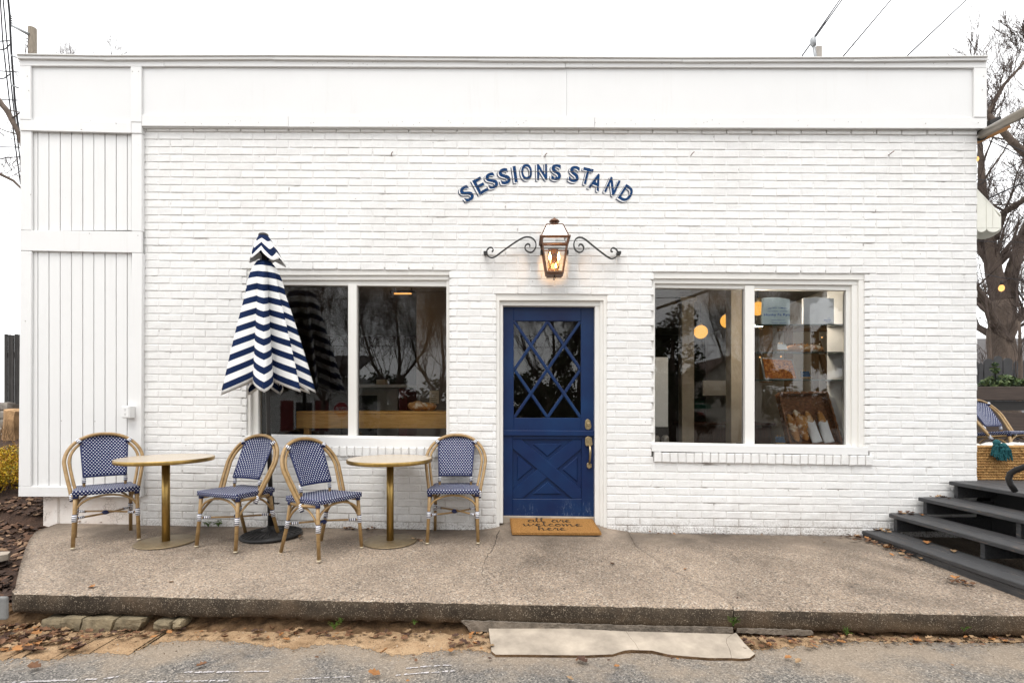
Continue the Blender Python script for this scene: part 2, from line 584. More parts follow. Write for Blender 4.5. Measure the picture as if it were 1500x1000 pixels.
M['fairy'] = emis('string_bulb_glow', (1.0, .50, .16), 1.0)

def weave_mat():
    n = NT('navy_white_weave')
    tc = n.n('ShaderNodeTexCoord')
    o = n.sep(tc.outputs['UV'])
    v = n.math('DIVIDE', o[1], .0150)
    row = n.math('FLOOR', v)
    u = n.math('ADD', n.math('DIVIDE', o[0], .0245), n.math('MULTIPLY', row, .5))
    fu = n.math('FRACT', n.math('ADD', u, 100.)); fv = n.math('FRACT', n.math('ADD', v, 100.))
    dot = n.math('MULTIPLY', n.math('LESS_THAN', fu, .34), n.math('LESS_THAN', fv, .46))
    col = n.mix(dot, (.008, .014, .070), (.66, .68, .72))
    hh = n.math('MULTIPLY', n.math('SINE', n.math('MULTIPLY', fu, 3.1416)), n.math('SINE', n.math('MULTIPLY', fv, 3.1416)))
    return n.bsdf(col, .5, 0, .15, n.bump(hh, .6, .003))
M['weave'] = weave_mat()
def stripe_mat(name, period, c1, c2, duty=.5):
    n = NT(name)
    tc = n.n('ShaderNodeTexCoord')
    o = n.sep(tc.outputs['UV'])
    f = n.math('FRACT', n.math('ADD', n.math('DIVIDE', o[1], period), 50.))
    col = n.mix(n.math('LESS_THAN', f, duty), c2, c1)
    return n.bsdf(col, .5, 0, .4)
M['wrap'] = stripe_mat('striped_binding', .0155, (.015, .022, .08), (.74, .74, .75), .42)
M['navy'] = pm('navy_plastic', (.013, .020, .075), .4)
def rattan_mat():
    n = NT('rattan_tube')
    tc = n.n('ShaderNodeTexCoord')
    o = n.sep(tc.outputs['UV'])
    v = n.coord('Object')
    col = n.ramp(n.noise(v, 18., 5, .6), [(.3, (.24, .145, .055)), (.7, (.37, .24, .105))])
    f = n.math('FRACT', n.math('ADD', n.math('DIVIDE', o[1], .17), 3.3))
    ring = n.math('LESS_THAN', f, .018)
    col = n.mix(n.math('MULTIPLY', ring, .6), col, (.14, .075, .03))
    return n.bsdf(col, .4, 0, .45)
M['rattan'] = rattan_mat()
M['cap'] = pm('pale_foot_cap', (.55, .48, .34), .5)
M['tabletop'] = pm('speckled_gold_top', (.50, .42, .32), .24, .14, 90, spec=.55)
M['gold'] = pm('brushed_gold', (.36, .235, .075), .34, .18, 30, metal=.9, stretch=(1, 1, .1))
M['goldbase'] = pm('brushed_gold_base', (.26, .20, .12), .42, .2, 40, metal=.6)
def canvas_mat():
    n = NT('striped_canvas')
    tc = n.n('ShaderNodeTexCoord')
    o = n.sep(tc.outputs['UV'])
    f = n.math('FRACT', n.math('ADD', n.math('DIVIDE', o[1], .119), 20.))
    v = n.coord('Object')
    k = n.noise(v, 5., 4, .6)
    white = n.ramp(k, [(.3, (.70, .70, .69)), (.7, (.80, .80, .79))])
    navy = n.ramp(k, [(.3, (.0045, .013, .048)), (.7, (.008, .020, .068))])
    col = n.mix(n.math('LESS_THAN', f, .49), white, navy)
    return n.bsdf(col, .85, 0, .12, n.bump(n.noise(v, 220., 2, .5), .2, .002))
M['canvas'] = canvas_mat()
M['pole'] = pm('charcoal_pole', (.030, .028, .027), .45)
M['black'] = pm('black_resin', (.016, .015, .015), .5, .2, 30, .3, 90)
def coir_mat():
    n = NT('coir_mat')
    v = n.pos()
    col = n.ramp(n.noise(v, 90., 4, .7), [(.3, (.20, .095, .028)), (.7, (.42, .22, .075))])
    return n.bsdf(col, .95, 0, .1, n.bump(n.noise(v, 240., 3, .7), 1., .006))
M['coir'] = coir_mat()
M['ink'] = pm('black_fibre', (.02, .014, .010), .95)
M['deck'] = pm('charcoal_deck_paint', (.036, .037, .041), .55, .3, 5, .4, 60, stretch=(14, 1.0, 14))
def deck_mat():
    n = NT('worn_charcoal_deck')
    v = n.pos()
    mp = n.n('ShaderNodeMapping'); mp.inputs['Scale'].default_value = (16, 1.2, 16); n.l(v, mp.inputs['Vector'])
    col = n.ramp(n.noise(mp.outputs[0], 4., 5, .6), [(.3, (.030, .031, .034)), (.7, (.070, .070, .072))])
    wear = n.math('MULTIPLY', n.rng(n.noise(mp.outputs[0], 6., 5, .7), .57, .68), n.rng(n.noise(v, 2.5, 3, .6), .45, .6))
    col = n.mix(n.math('MULTIPLY', wear, .7), col, (.22, .15, .10))
    return n.bsdf(col, .6, 0, .4, n.bump(n.noise(mp.outputs[0], 12., 4, .6), .3, .004))
M['deck'] = deck_mat()
M['dark'] = pm('dark_paint', (.022, .022, .023), .7)

# ------------------------------------------------------------------ ground
def sheet(name, pts, mat, kind='structure'):
    mb = MB(); mb.poly(pts)
    return ob(name, mb, mat, kind=kind, recalc=False)
ROAD_Z = -0.25
sheet('ground', [(-300, -300, -.30), (300, -300, -.30), (300, 300, -.30), (-300, 300, -.30)], M['earth'])
def gz(x): return ROAD_Z - .004 * (x + 3)
mb = MB()
mb.poly([(-80, -60, gz(-3)), (80, -60, gz(-3)), (80, -1.75, gz(-3)), (-80, -1.75, gz(-3))])
ob('road', mb, M['asphalt'], kind='structure', recalc=False)

# strip of washed-out sandy soil along the kerb, with a ragged edge over the asphalt
edge = [(-60, 968), (0, 966), (35, 962), (72, 967), (100, 960), (130, 956), (155, 955), (178, 958), (190, 957), (215, 945), (250, 938), (300, 937), (350, 939), (395, 946),
        (430, 950), (455, 945), (480, 943), (510, 944), (545, 951), (575, 959), (610, 958), (650, 952), (690, 951), (720, 955), (760, 950), (1090, 952), (1120, 950), (1160, 947),
        (1220, 940), (1300, 938), (1400, 939), (1500, 941), (1580, 944)]
zs = ROAD_Z + .002
rng = random.Random(3)
mb = MB()
ev, pv = [], []
for (a, b), (c, d) in zip(edge, edge[1:]):
    nk = max(4, int(abs(c - a) / 2.2))
    for k in range(nk):
        t = k / nk
        p = Z(a + (c - a) * t + rng.uniform(-.6, .6), b + (d - b) * t + rng.uniform(-1.1, 1.1) + 1.1 * math.sin(.31 * (a + (c - a) * t)), zs)
        ev.append(p)
lo = [mb.bm.verts.new(p) for p in ev]
hi = [mb.bm.verts.new((p.x, -1.66, zs)) for p in ev]
for i in range(len(ev) - 1):
    mb.face([lo[i], lo[i + 1], hi[i + 1], hi[i]])
ob('soil_strip', mb, M['soil'], kind='structure', recalc=False)

# pavement: two slabs with a broken joint between them
joint = [(925, 784), (932, 800), (950, 812), (972, 826), (985, 836), (1000, 842), (1012, 852), (1030, 859), (1050, 868), (1066, 878), (1075, 890)]
jp = [G(*p) for p in joint]
jp[0].y = 0.13; jp[-1].y = SLAB_Y
left_edge = [(62, 771), (52, 778), (43, 790), (36, 806), (30, 826), (25, 846), (20, 868)]
lp = [G(*p) for p in left_edge]; lp[0].y = .13; lp[-1].y = SLAB_Y
pave = bpy.data.objects.new('pavement', None); COL.objects.link(pave); pave['kind'] = 'structure'
pave.location = (0, -.8, -.05); OFF['pavement'] = V((0, -.8, -.05))
def xat(line, y):
    for a, b in zip(line, line[1:]):
        if a.y >= y >= b.y:
            t = (a.y - y) / (a.y - b.y + 1e-9)
            return a.x + (b.x - a.x) * t
    return line[-1].x if y < line[-1].y else line[0].x
def slab(lx, rx, dz, seed):
    rg = random.Random(seed)
    mb = MB()
    ny, nx = 44, 90
    rows = []
    for j in range(ny + 1):
        y = .125 + (SLAB_Y - .125) * j / ny
        a, b = lx(y), rx(y)
        row = []
        for i in range(nx + 1):
            x = a + (b - a) * i / nx
            z = slab_z(x, y) + dz
            yy = y
            if j == ny: yy += rg.uniform(-.004, .004); z -= .012 + rg.uniform(-.003, .003)
            if j == ny - 1: yy = SLAB_Y + .022 + rg.uniform(-.006, .006); z -= .001
            row.append(mb.bm.verts.new((x, yy, z)))
        rows.append(row)
    for j in range(ny):
        for i in range(nx):
            f = mb.face([rows[j + 1][i], rows[j + 1][i + 1], rows[j][i + 1], rows[j][i]])
            f.smooth = True
    # worn front face and the ends
    prev = rows[-1]
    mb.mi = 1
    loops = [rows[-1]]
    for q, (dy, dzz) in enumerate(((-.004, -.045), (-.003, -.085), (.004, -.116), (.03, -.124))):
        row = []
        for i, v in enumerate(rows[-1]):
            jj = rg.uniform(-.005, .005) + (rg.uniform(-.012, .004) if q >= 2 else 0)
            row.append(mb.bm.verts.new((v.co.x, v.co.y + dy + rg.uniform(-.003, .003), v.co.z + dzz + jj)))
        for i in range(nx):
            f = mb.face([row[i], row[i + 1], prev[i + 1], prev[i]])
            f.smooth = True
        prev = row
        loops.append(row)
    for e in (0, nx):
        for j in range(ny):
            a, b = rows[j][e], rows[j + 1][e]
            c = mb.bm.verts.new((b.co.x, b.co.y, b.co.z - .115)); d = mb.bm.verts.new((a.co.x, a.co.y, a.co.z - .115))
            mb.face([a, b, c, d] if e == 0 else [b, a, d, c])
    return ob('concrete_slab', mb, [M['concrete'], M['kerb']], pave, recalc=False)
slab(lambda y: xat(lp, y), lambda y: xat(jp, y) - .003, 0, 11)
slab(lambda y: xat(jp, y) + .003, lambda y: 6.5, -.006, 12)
# hairline crack by the door
def crack(pts, wid, name='crack'):
    mb = MB()
    rg = random.Random(len(pts))
    P_ = [G(*p) for p in pts]
    Q = []
    for a, b in zip(P_, P_[1:]):
        for k in range(4):
            t = k / 4
            Q.append(a.lerp(b, t) + V((rg.uniform(-.008, .008), rg.uniform(-.008, .008), 0)))
    Q.append(P_[-1])
    L, Rr = [], []
    for i, p in enumerate(Q):
        ww = wid * rg.uniform(.3, 1.2) * (1 - .6 * i / len(Q))
        for lst, s in ((L, -1), (Rr, 1)):
            x, y = p.x + s * ww, p.y
            lst.append(mb.bm.verts.new((x, y, slab_z(x, y) + .003)))
    for i in range(len(Q) - 1):
        mb.face([L[i], L[i + 1], Rr[i + 1], Rr[i]])
    return ob(name, mb, M['crack'], pave)
crack([(731, 777), (727, 790), (723, 802), (715, 812), (708, 826), (706, 838)], .004)
crack([(706, 838), (712, 852), (722, 866), (727, 876)], .0015)
crack([(605, 864), (612, 858), (622, 855)], .0015)

# earth bank, stones, footing under the slab
def bank():
    rg = random.Random(5)
    mb = MB()
    nx, nz = 260, 7
    rows = []
    for j in range(nz + 1):
        t = j / nz
        row = []
        for i in range(nx + 1):
            x = -3.75 + 10.2 * i / nx
            row.append(mb.bm.verts.new((x, -1.60 - .14 * t * t + rg.uniform(-.022, .022), front_z(x) - .12 + (ROAD_Z - .01 - front_z(x) + .12) * t + rg.uniform(-.008, .008))))
        rows.append(row)
    for j in range(nz):
        for i in range(nx):
            mb.face([rows[j + 1][i], rows[j + 1][i + 1], rows[j][i + 1], rows[j][i]])
    return ob('earth_bank', mb, M['bank'], kind='structure')
bank()
def rock(c, sx, sy, sz, seed, shear=0.):
    rg = random.Random(seed)
    mb = MB()
    n = 3
    vs_ = bmesh.ops.create_cube(mb.bm, size=2)['verts']
    bmesh.ops.subdivide_edges(mb.bm, edges=mb.bm.edges[:], cuts=2, use_grid_fill=True)
    for v in mb.bm.verts:
        p = v.co
        q = p.normalized() * 1.25
        p = p.lerp(q, .28) + V([rg.uniform(-.09, .09) for _ in range(3)])
        v.co = V((p.x * sx + p.z * shear, p.y * sy, p.z * sz))
    return mb, c
stones = [((63, 906, 92, 924), .0), ((90, 903, 122, 922), .02), ((120, 905, 168, 926), .03), ((170, 905, 208, 921), .03), ((228, 909, 252, 922), 0), ((255, 908, 268, 919), 0)]
for i, ((x0, y0, x1, y1), sh) in enumerate(stones):
    a, b = W(x0, y1, -1.72), W(x1, y0, -1.72)
    mb, _ = rock(None, (b.x - a.x) * .5, .06, (b.z - a.z) * .5, 40 + i, sh * .5)
    o = ob('foundation_stone', mb, M['stone'])
    o.location = ((a.x + b.x) / 2, -1.68, (a.z + b.z) / 2)
    tag(o, ['small squarish mossy stone at the left end of the row under the pavement edge', 'second mossy stone from the left under the pavement edge', 'longest mossy stone in the row under the pavement edge',
            'mossy stone at the right end of the close row under the pavement edge', 'tan rounded stone standing alone in the earth bank under the pavement', 'smallest brown stone in the earth bank under the pavement'][i], 'stone', 'stones under the left end of the pavement')
mb = MB()
fp = [(585, 907), (610, 912), (650, 915), (670, 922), (690, 927), (715, 929), (760, 921), (800, 922), (850, 925), (870, 927), (920, 925), (935, 930), (960, 928), (1000, 927), (1040, 930), (1074, 927)]
top = [(1074, 919), (900, 915.5), (750, 911), (676, 908.5)]
rgf = random.Random(66)
def rough(line, j):
    out = []
    for (a, b), (c, d) in zip(line, line[1:]):
        k = max(2, int(abs(c - a) / 4))
        out += [(a + (c - a) * q / k, b + (d - b) * q / k + rgf.uniform(-j, j)) for q in range(k)]
    return out + [line[-1]]
fp = [(676, 911), (684, 918), (688, 925), (697, 927), (706, 923), (715, 926)] + fp[7:]
pts = [W(x, y, -1.722) for x, y in rough(fp, 1.0)] + [W(x, y, -1.722) for x, y in rough(top, .5)]
mb.prism(pts, (0, .2, 0))
ob('footing', mb, M['footing'], kind='structure')
mb = MB()
mb.prism([W(x, y, -1.720) for x, y in rough([(1080, 926), (1130, 929), (1185, 930), (1192, 928), (1190, 923), (1080, 920)], .8)], (0, .2, 0))
ob('footing', mb, M['footing'], kind='structure')

# pale concrete ramp of three cracked pieces
rampo = bpy.data.objects.new('concrete_ramp', None); COL.objects.link(rampo); rampo['kind'] = 'structure'
rampo.location = (.5, -2, ROAD_Z); OFF['concrete_ramp'] = V((.5, -2, ROAD_Z))
def ramp_piece(px):
    top = []
    for x, y in px:
        z = -.21
        for _ in range(6):
            q = Z(x, y, z); z = -.200 - .030 * min(max((-1.74 - q.y) / .19, 0), 1.15)
        top.append(Z(x, y, z))
    mb = MB()
    mb.prism(top, (0, 0, -.05))
    for f in list(mb.bm.faces)[2:]: f.material_index = 1
    return ob('cracked_piece', mb, [M['ramp'], M['bank']], rampo)
ramp_piece([(715, 914), (800, 918), (917, 924), (922, 932), (930, 941), (936, 951.5), (925, 951), (915, 952), (905, 955), (898, 957.5), (860, 959), (800, 958.5), (760, 958), (726, 958), (720, 953)])
ramp_piece([(917.4, 924), (1000, 926), (1072.6, 928), (1064.6, 934), (1063.6, 940), (1068.6, 950), (1071.6, 963), (1040, 963), (1000, 960), (980, 958), (955, 952), (936.3, 951.5), (930.3, 941), (922.3, 932)])
ramp_piece([(1073, 928), (1078, 926), (1090, 941), (1106, 957), (1098, 963), (1085, 964), (1072, 963), (1069, 950), (1064, 940), (1065, 934)])

# worn paint lines on the asphalt
def paint(pts, wid, seed):
    rg = random.Random(seed)
    mb = MB()
    for (a, b), (c, d) in zip(pts, pts[1:]):
        n = max(2, int(abs(c - a) / 4))
        for k in range(n):
            if rg.random() < .18: continue
            t, t2 = k / n, (k + rg.uniform(.7, 1.3)) / n
            p, q = Z(a + (c - a) * t, b + (d - b) * t, gz(0) + .016), Z(a + (c - a) * t2, b + (d - b) * t2, gz(0) + .016)
            h = wid * rg.uniform(.4, 1.1)
            o = rg.uniform(-.3, .3) * wid
            zz = gz(-3) + .005
            mb.poly([(p.x, p.y - h + o, zz), (q.x, q.y - h * rg.uniform(.6, 1.1) + o, zz), (q.x, q.y + h * rg.uniform(.6, 1.1) + o, zz), (p.x, p.y + h * rg.uniform(.5, 1.1) + o, zz)])
    return ob('painted_line', mb, M['chalk'], kind='structure')
paint([(14, 999), (60, 997), (145, 994)], .010, 1)
paint([(152, 993), (178, 990)], .010, 2)
paint([(270, 984), (350, 983)], .010, 3)
paint([(358, 983), (395, 982.5)], .008, 4)
paint([(215, 998), (335, 996)], .009, 5)
paint([(595, 978), (640, 974), (662, 974)], .008, 6)
paint([(580, 988), (620, 985), (680, 981)], .008, 7)
paint([(430, 994), (520, 990)], .006, 8)

# mulch bed left of the pavement, rising to the back
def mulch_h(x, y):
    e = xat(lp, min(max(y, SLAB_Y), .06)) if y < .06 else -3.4
    d = max(0, e - x)
    return max(-.255 + max(0, y + 1.75) * .145, -.27) + min(d, 2.5) * .07 + .02 * math.sin(3.1 * x + 1.7 * y) - .02
rg = random.Random(9)
mb = MB()
mb.grid(lambda u, v: V((-9 + 6.2 * u, -2.0 + 9 * v, mulch_h(-9 + 6.2 * u, -2.0 + 9 * v) + rg.uniform(-.02, .02))), 60, 90)
ob('mulch_bed', mb, M['mulch'], kind='structure', recalc=False)
def chip_scatter(name, n, area, mat, size, seed, zf):
    rg = random.Random(seed)
    mb = MB()
    for _ in range(n):
        x, y = area(rg)
        z = zf(x, y)
        L, wd = rg.uniform(*size), rg.uniform(.25, .5)
        a = rg.uniform(0, 6.28)
        dx = V((math.cos(a), math.sin(a), rg.uniform(-.4, .4))) * L * .5
        dy = V((-math.sin(a), math.cos(a), rg.uniform(-.5, .5))) * L * wd * .5
        up = V((0, 0, L * rg.uniform(.05, .25)))
        c = V((x, y, z + .008))
        mb.mi = rg.randrange(len(mat))
        A, B, C, E = c - dx - dy, c + dx * .8 - dy, c + dx + dy, c - dx * .8 + dy
        m1, m2 = c - dy + up, c + dy * 1.1 + up
        v_ = [mb.bm.verts.new(p) for p in (A, m1, B, C, m2, E)]
        mb.face([v_[0], v_[1], v_[4], v_[5]]); mb.face([v_[1], v_[2], v_[3], v_[4]])
    return ob(name, mb, mat, kind='stuff', recalc=False)
chipm = [pm('chip_dark', (.045, .026, .018), .9), pm('chip_brown', (.11, .058, .034), .9), pm('chip_pale', (.24, .15, .09), .9)]
def marea(rg):
    while True:
        x, y = rg.uniform(-5.5, -2.9), rg.uniform(-1.95, 2.2)
        if x < (xat(lp, max(y, SLAB_Y)) - .03 if y < .05 else -3.5): return x, y
chip_scatter('bark_chips', 5200, marea, [chipm[0], chipm[0], chipm[1], chipm[1], chipm[2]], (.03, .10), 21, mulch_h)

# ------------------------------------------------------------------ the shop
SHOP = thing('shop_building', 'low white painted brick shop with a wide fascia board and a navy door', 'shop building', (.3, 3.0, 0))
xl, xr = W(208, 500).x, W(1432, 500).x
wall_x = lambda px: W(px, 590).x
p0, p1 = W(230, 204.5), W(1400, 210)
def zt(x): return p0.z + (p1.z - p0.z) * (x - p0.x) / (p1.x - p0.x)
NC = 51
def pitch(x): return (zt(x) - (base_z(x) - .004)) / NC
BL, JT = .2362, .0095
WINL = dict(x0=W(361, 500).x, x1=W(658, 500).x, zt=W(510, 396.5).z, zb=W(510, 667.5).z)
WINR = dict(x0=W(958, 500).x, x1=W(1267, 500).x, zt=W(1112, 401).z, zb=W(1112, 680.5).z)
ROWL = dict(x0=W(352, 500).x, x1=W(668, 500).x, zt=W(510, 653.5).z, zb=W(510, 667.5).z)
ROWR = dict(x0=W(957, 500).x, x1=W(1278, 500).x, zt=W(1112, 662).z, zb=W(1112, 680.5).z)
DOOR = dict(x0=W(727, 500).x, x1=W(889, 500).x, zt=W(808, 432).z, zb=-1)
OPEN = [WINL, WINR, ROWL, ROWR, DOOR]
# backing wall with real openings
wallmb = MB()
PADX, YB0, YB1 = .05, .0056, .20
def wbx(x0, x1, z0, z1):
    if x1 > x0 and z1 > z0: wallmb.box(x0, x1, YB0, YB1, z0, z1)
ztop = 4.05
xs = [xl - .02, WINL['x0'] - .05, WINL['x1'] + .02, DOOR['x0'] - .012, DOOR['x1'] + .012, WINR['x0'] - .03, WINR['x1'] + .05, xr - .004]
wbx(xs[0], xs[1], -.25, ztop); wbx(xs[2], xs[3], -.25, ztop); wbx(xs[4], xs[5], -.25, ztop); wbx(xs[6], xs[7], -.25, ztop)
wbx(xs[1], xs[2], WINL['zt'] + .03, ztop); wbx(xs[1], xs[2], -.25, WINL['zb'] + .03)
wbx(xs[3], xs[4], DOOR['zt'] + .02, ztop); wbx(xs[3], xs[4], -.25, base_z(.4) - .02)
wbx(xs[5], xs[6], WINR['zt'] + .03, ztop); wbx(xs[5], xs[6], -.25, WINR['zb'] + .03)
WALL = ob('brick_wall', wallmb, M['mortar'], SHOP)

def brick_verts(L, h, dep, rg, j=1.0):
    c, b = .0045, .0040
    a, z = L / 2, h / 2
    J = lambda s=.0011: rg.uniform(-s, s) * j
    out = [(-a, -z), (a, -z), (a, z), (-a, z)]
    jt = [(J(.002), J(.0014)) for _ in range(4)]
    fr = [V((x + (c if x < 0 else -c) + q[0], J(.0016), y + (c if y < 0 else -c) + q[1])) for (x, y), q in zip(out, jt)]
    md = [V((x + q[0], b, y + q[1])) for (x, y), q in zip(out, jt)]
    bk = [V((x + q[0], dep, y + q[1])) for (x, y), q in zip(out, jt)]
    return fr, md, bk
def add_brick(mb, T, L, h, dep, rg):
    fr, md, bk = [[mb.bm.verts.new(T @ p) for p in q] for q in brick_verts(L, h, dep, rg)]
    mb.face(fr)
    for i in range(4):
        k = (i + 1) % 4
        mb.face([md[i], md[k], fr[k], fr[i]])
        mb.face([bk[i], bk[k], md[k], md[i]])
rgb = random.Random(77)
SGX0, SGX1, SGZ0, SGZ1 = W(655, 300).x, W(945, 300).x, W(800, 310).z, W(800, 230).z
bricks = []          # (x0, x1, zc, course)
def course_z(c, x): return zt(x) - (c - .5) * pitch(x)      # centre of course c (0 = second course under the fascia)
for c in range(-1, NC + 1):
    iv = [(xl + .004, xr)]
    for o in OPEN:
        zc = course_z(c, (o['x0'] + o['x1']) / 2)
        if o['zb'] < zc < o['zt']:
            nv = []
            for a, b in iv:
                if o['x1'] <= a or o['x0'] >= b: nv.append((a, b)); continue
                if o['x0'] > a: nv.append((a, o['x0']))
                if o['x1'] < b: nv.append((o['x1'], b))
            iv = nv
    ph = xr - (BL * .5 if c % 2 == 0 else BL)
    k0 = int((xr - xl) / BL) + 2
    for a, b in iv:
        x = ph - k0 * BL
        while x < b:
            u0, u1 = max(x, a), min(x + BL - JT, b)
            # sometimes the joint is filled and two bricks read as one, as on the wall
            u1 -= 0 if u1 >= b - .001 else 0
            if u1 - u0 > .022: bricks.append((u0, u1, c))
            x += BL
nominal = [B for B in bricks if abs((B[1] - B[0]) - (BL - JT)) < 1e-4 and 0 <= B[2] < NC]
def parea(B):
    x = (B[0] + B[1]) / 2
    d = -SY * x + CY * D
    return -d
nominal.sort(key=parea, reverse=True)
solo = set(nominal[:296])
HN = .0737 - .0098
variants = []
for k in range(10):
    mb = MB()
    add_brick(mb, Matrix.Identity(4), BL - JT, HN, .03, rgb)
    me = mb.mesh('brick'); me.materials.append(M['brick']); variants.append(me)
cm = MB()
for B in bricks:
    x = (B[0] + B[1]) / 2; c = B[2]
    sl_ = (course_z(c, x + .5) - course_z(c, x - .5))
    dy = .0012 + rgb.choice((rgb.uniform(-.0008, .0008), rgb.uniform(-.0016, .0010)))
    lean = -.036 + rgb.uniform(-.014, .014)
    dy -= .010 if c == -1 else 0
    if SGX0 < x < SGX1 and SGZ0 < course_z(c, x) < SGZ1: dy = rgb.uniform(.0004, .0016)
    hh = pitch(x) - .0090 + rgb.uniform(-.0016, .0014)
    zc = course_z(c, x) + rgb.uniform(-.0012, .0012)
    if B in solo:
        inst(rgb.choice(variants), 'brick', WALL, (x, dy, zc), (lean, -math.atan(sl_) + rgb.uniform(-.004, .004), rgb.uniform(-.005, .005)), (1, 1, hh / HN))
    else:
        T = Matrix.Translation((x, dy, zc)) @ Matrix.Rotation(-math.atan(sl_) + rgb.uniform(-.003, .003), 4, 'Y') @ Matrix.Rotation(rgb.uniform(-.004, .004), 4, 'Z') @ Matrix.Rotation(lean, 4, 'X')
        add_brick(cm, T, B[1] - B[0], hh, .03, rgb)
ob('brick_courses', cm, M['brick'], WALL, kind='stuff')
# rowlock sills
sbv = []
for k in range(5):
    mb = MB(); add_brick(mb, Matrix.Identity(4), .066, .091, .06, rgb)
    me = mb.mesh('sill_brick'); me.materials.append(M['brick']); sbv.append(me)
def rowlock(S, pa, pb):
    n = round((S['x1'] - S['x0']) / .0765)
    for i in range(n):
        x = S['x0'] + (S['x1'] - S['x0']) * (i + .5) / n
        t = (i + .5) / n
        z = (pa.z + (pb.z - pa.z) * t)
        inst(rgb.choice(sbv), 'sill_brick', WALL, (x, -.022 + rgb.uniform(-.003, .003), z + rgb.uniform(-.002, .002)), (0, rgb.uniform(-.02, .02), 0), ((S['x1'] - S['x0']) / n / .0765, 1, 1))
    mb = MB()
    mb.prism([(S['x0'] + .01, -.008, pa.z - .04), (S['x1'] - .01, -.008, pb.z - .04), (S['x1'] - .01, -.008, pb.z + .042), (S['x0'] + .01, -.008, pa.z + .042)], (0, .1, 0))
    ob('sill_mortar', mb, M['mortar'], WALL)
rowlock(ROWL, W(352, 659), W(668, 662.5))
rowlock(ROWR, W(957, 669), W(1278, 674))

# boards: outlines measured on the photo, each put on its own plane and given its depth
def board(px, y0, y1, name='trim_board', mat='trim', parent=SHOP, bevel=.003, label=None, Yp=None):
    mb = MB()
    mb.prism([W(a, b, y0) for a, b in px], (0, y1 - y0, 0))
    return ob(name, mb, M[mat], parent, bevel=bevel, label=label)
def rect(x0, y0, x1, y1): return [(x0, y1), (x1, y1), (x1, y0), (x0, y0)]
# fascia
board([(29, 192), (191, 194), (191, 88), (29, 86)], -.030, .20, 'fascia_panel', 'panel', bevel=0)
board([(191, 194), (208, 195), (208, 187), (830, 188.5), (830, 89), (191, 88)], -.030, .20, 'fascia_panel', 'panel', bevel=0)
board([(830.3, 188.5), (1445.5, 188.5), (1445.5, 89), (830.3, 89)], -.030, .20, 'fascia_panel', 'panel', bevel=0)
FT = (-.052, -.0302)
for a, b, ya, yb in ((28, 240, 86.5, 87), (240.4, 828, 87, 88.5), (828.4, 1446, 88.5, 88.5)):
    board([(a, ya + 10), (b, yb + (10.5 if b < 1000 else 10.8)), (b, yb), (a, ya)], *FT)
board([(28.5, 175), (45, 175.3), (45, 96.8), (28, 96.6)], *FT)
board([(29, 191), (192, 195), (192, 179), (29, 175.4)], *FT)
board([(191, 178.7), (207, 179), (207, 97.5), (191, 97.2)], -.053, -.0302)
board([(192.3, 195), (207, 195.3), (207, 179.3), (192.3, 179.3)], -.050, -.0302)
for a, b, ya, yb in ((207.3, 422, 168.5, 169.5), (422.3, 871, 169.8, 170.8), (871.3, 1446, 171, 172)):
    board([(a, ya + 16.2), (b, yb + 16.2), (b, yb), (a, ya)], -.046, -.0302)
board([(1427, 171.7), (1446, 171.7), (1446, 99.4), (1427, 99.4)], *FT)
# nail heads and plugs in the boards
mb = MB(); rgn = random.Random(19)
for k in range(70):
    x = rgn.uniform(215, 1420); y = rgn.choice((93.5, 178, 182)) + rgn.uniform(-2.5, 2.5)
    p = W(x, y, -.0465 if y > 120 else -.0525); mb.lathe([(.0035, 0), (.003, -.0012)], p, 6, 'Y')
for (x, y) in ((40, 112), (42, 133), (194, 105), (203, 105), (119, 190), (132, 177), (170, 181), (1433, 180), (1441, 112), (1439, 132), (1356, 181), (45, 285), (131, 342), (202, 345), (37, 470), (90, 616), (139, 617)):
    p = W(x, y, -.0535 if y < 200 else -.0445); mb.lathe([(.005, 0), (.004, -.0015)], p, 6, 'Y')
ob('nail_heads', mb, pm('dull_nail', (.30, .28, .25), .7), SHOP, kind='stuff')
# metal coping
cop = [(24, 78), (150, 80), (400, 79.5), (700, 81.5), (1000, 83), (1250, 82.5), (1448, 81)]
for i, (a, b) in enumerate(zip(cop, cop[1:])):
    g = .25
    board([(a[0], a[1] + 7.5), (b[0] - g, b[1] + 7.0), (b[0] - g, b[1] + 2.2), (a[0], a[1] + 2.2)], -.075, -.02, 'coping', 'trim', bevel=.002)
    board([(a[0] - .5, a[1] + 2.0), (b[0] - g, b[1] + 2.0), (b[0] - g, b[1]), (a[0] - .5, a[1])], -.088, .25, 'coping', 'coping', bevel=.002)
# board siding at the left
board([(30, 727), (207, 727), (207, 196), (30, 193)], .012, .2, 'siding_backing', 'coping_edge', bevel=0)
gx = [46, 55.2, 71.4, 88, 104.6, 121, 137.2, 153.6, 170, 186.2, 193]
for i, (a, b) in enumerate(zip(gx, gx[1:])):
    for (ya, yb, bt) in ((192.5, 338, 0), (366, 713, 0)):
        xa, xb = W(a, 590, -.018).x + .0035, W(b, 590, -.018).x - .0035
        z0, z1 = W(100, yb, -.018).z, W(100, ya, -.018).z
        mb = MB(); mb.box(xa, xb, -.018 + rgb.uniform(-.001, .001), .011, z0, z1)
        ob('plank', mb, M['plank'], SHOP, bevel=.003)
ST = (-.042, -.0195)
board([(30, 337), (46, 337.3), (46, 191.5), (29.5, 191.5)], *ST)
board([(192.5, 338.4), (207.5, 338.6), (207.5, 195.5), (192.5, 195.2)], ST[0], .0)
board([(30, 367), (207.5, 370.2), (207.5, 339), (30, 337.5)], -.044, -.0195)
board([(27, 711.5), (44.5, 711.8), (46, 367.8), (29.5, 367.5)], *ST)
board([(184.5, 713.6), (206.5, 714), (208, 370.6), (193, 370.3)], ST[0], .0)
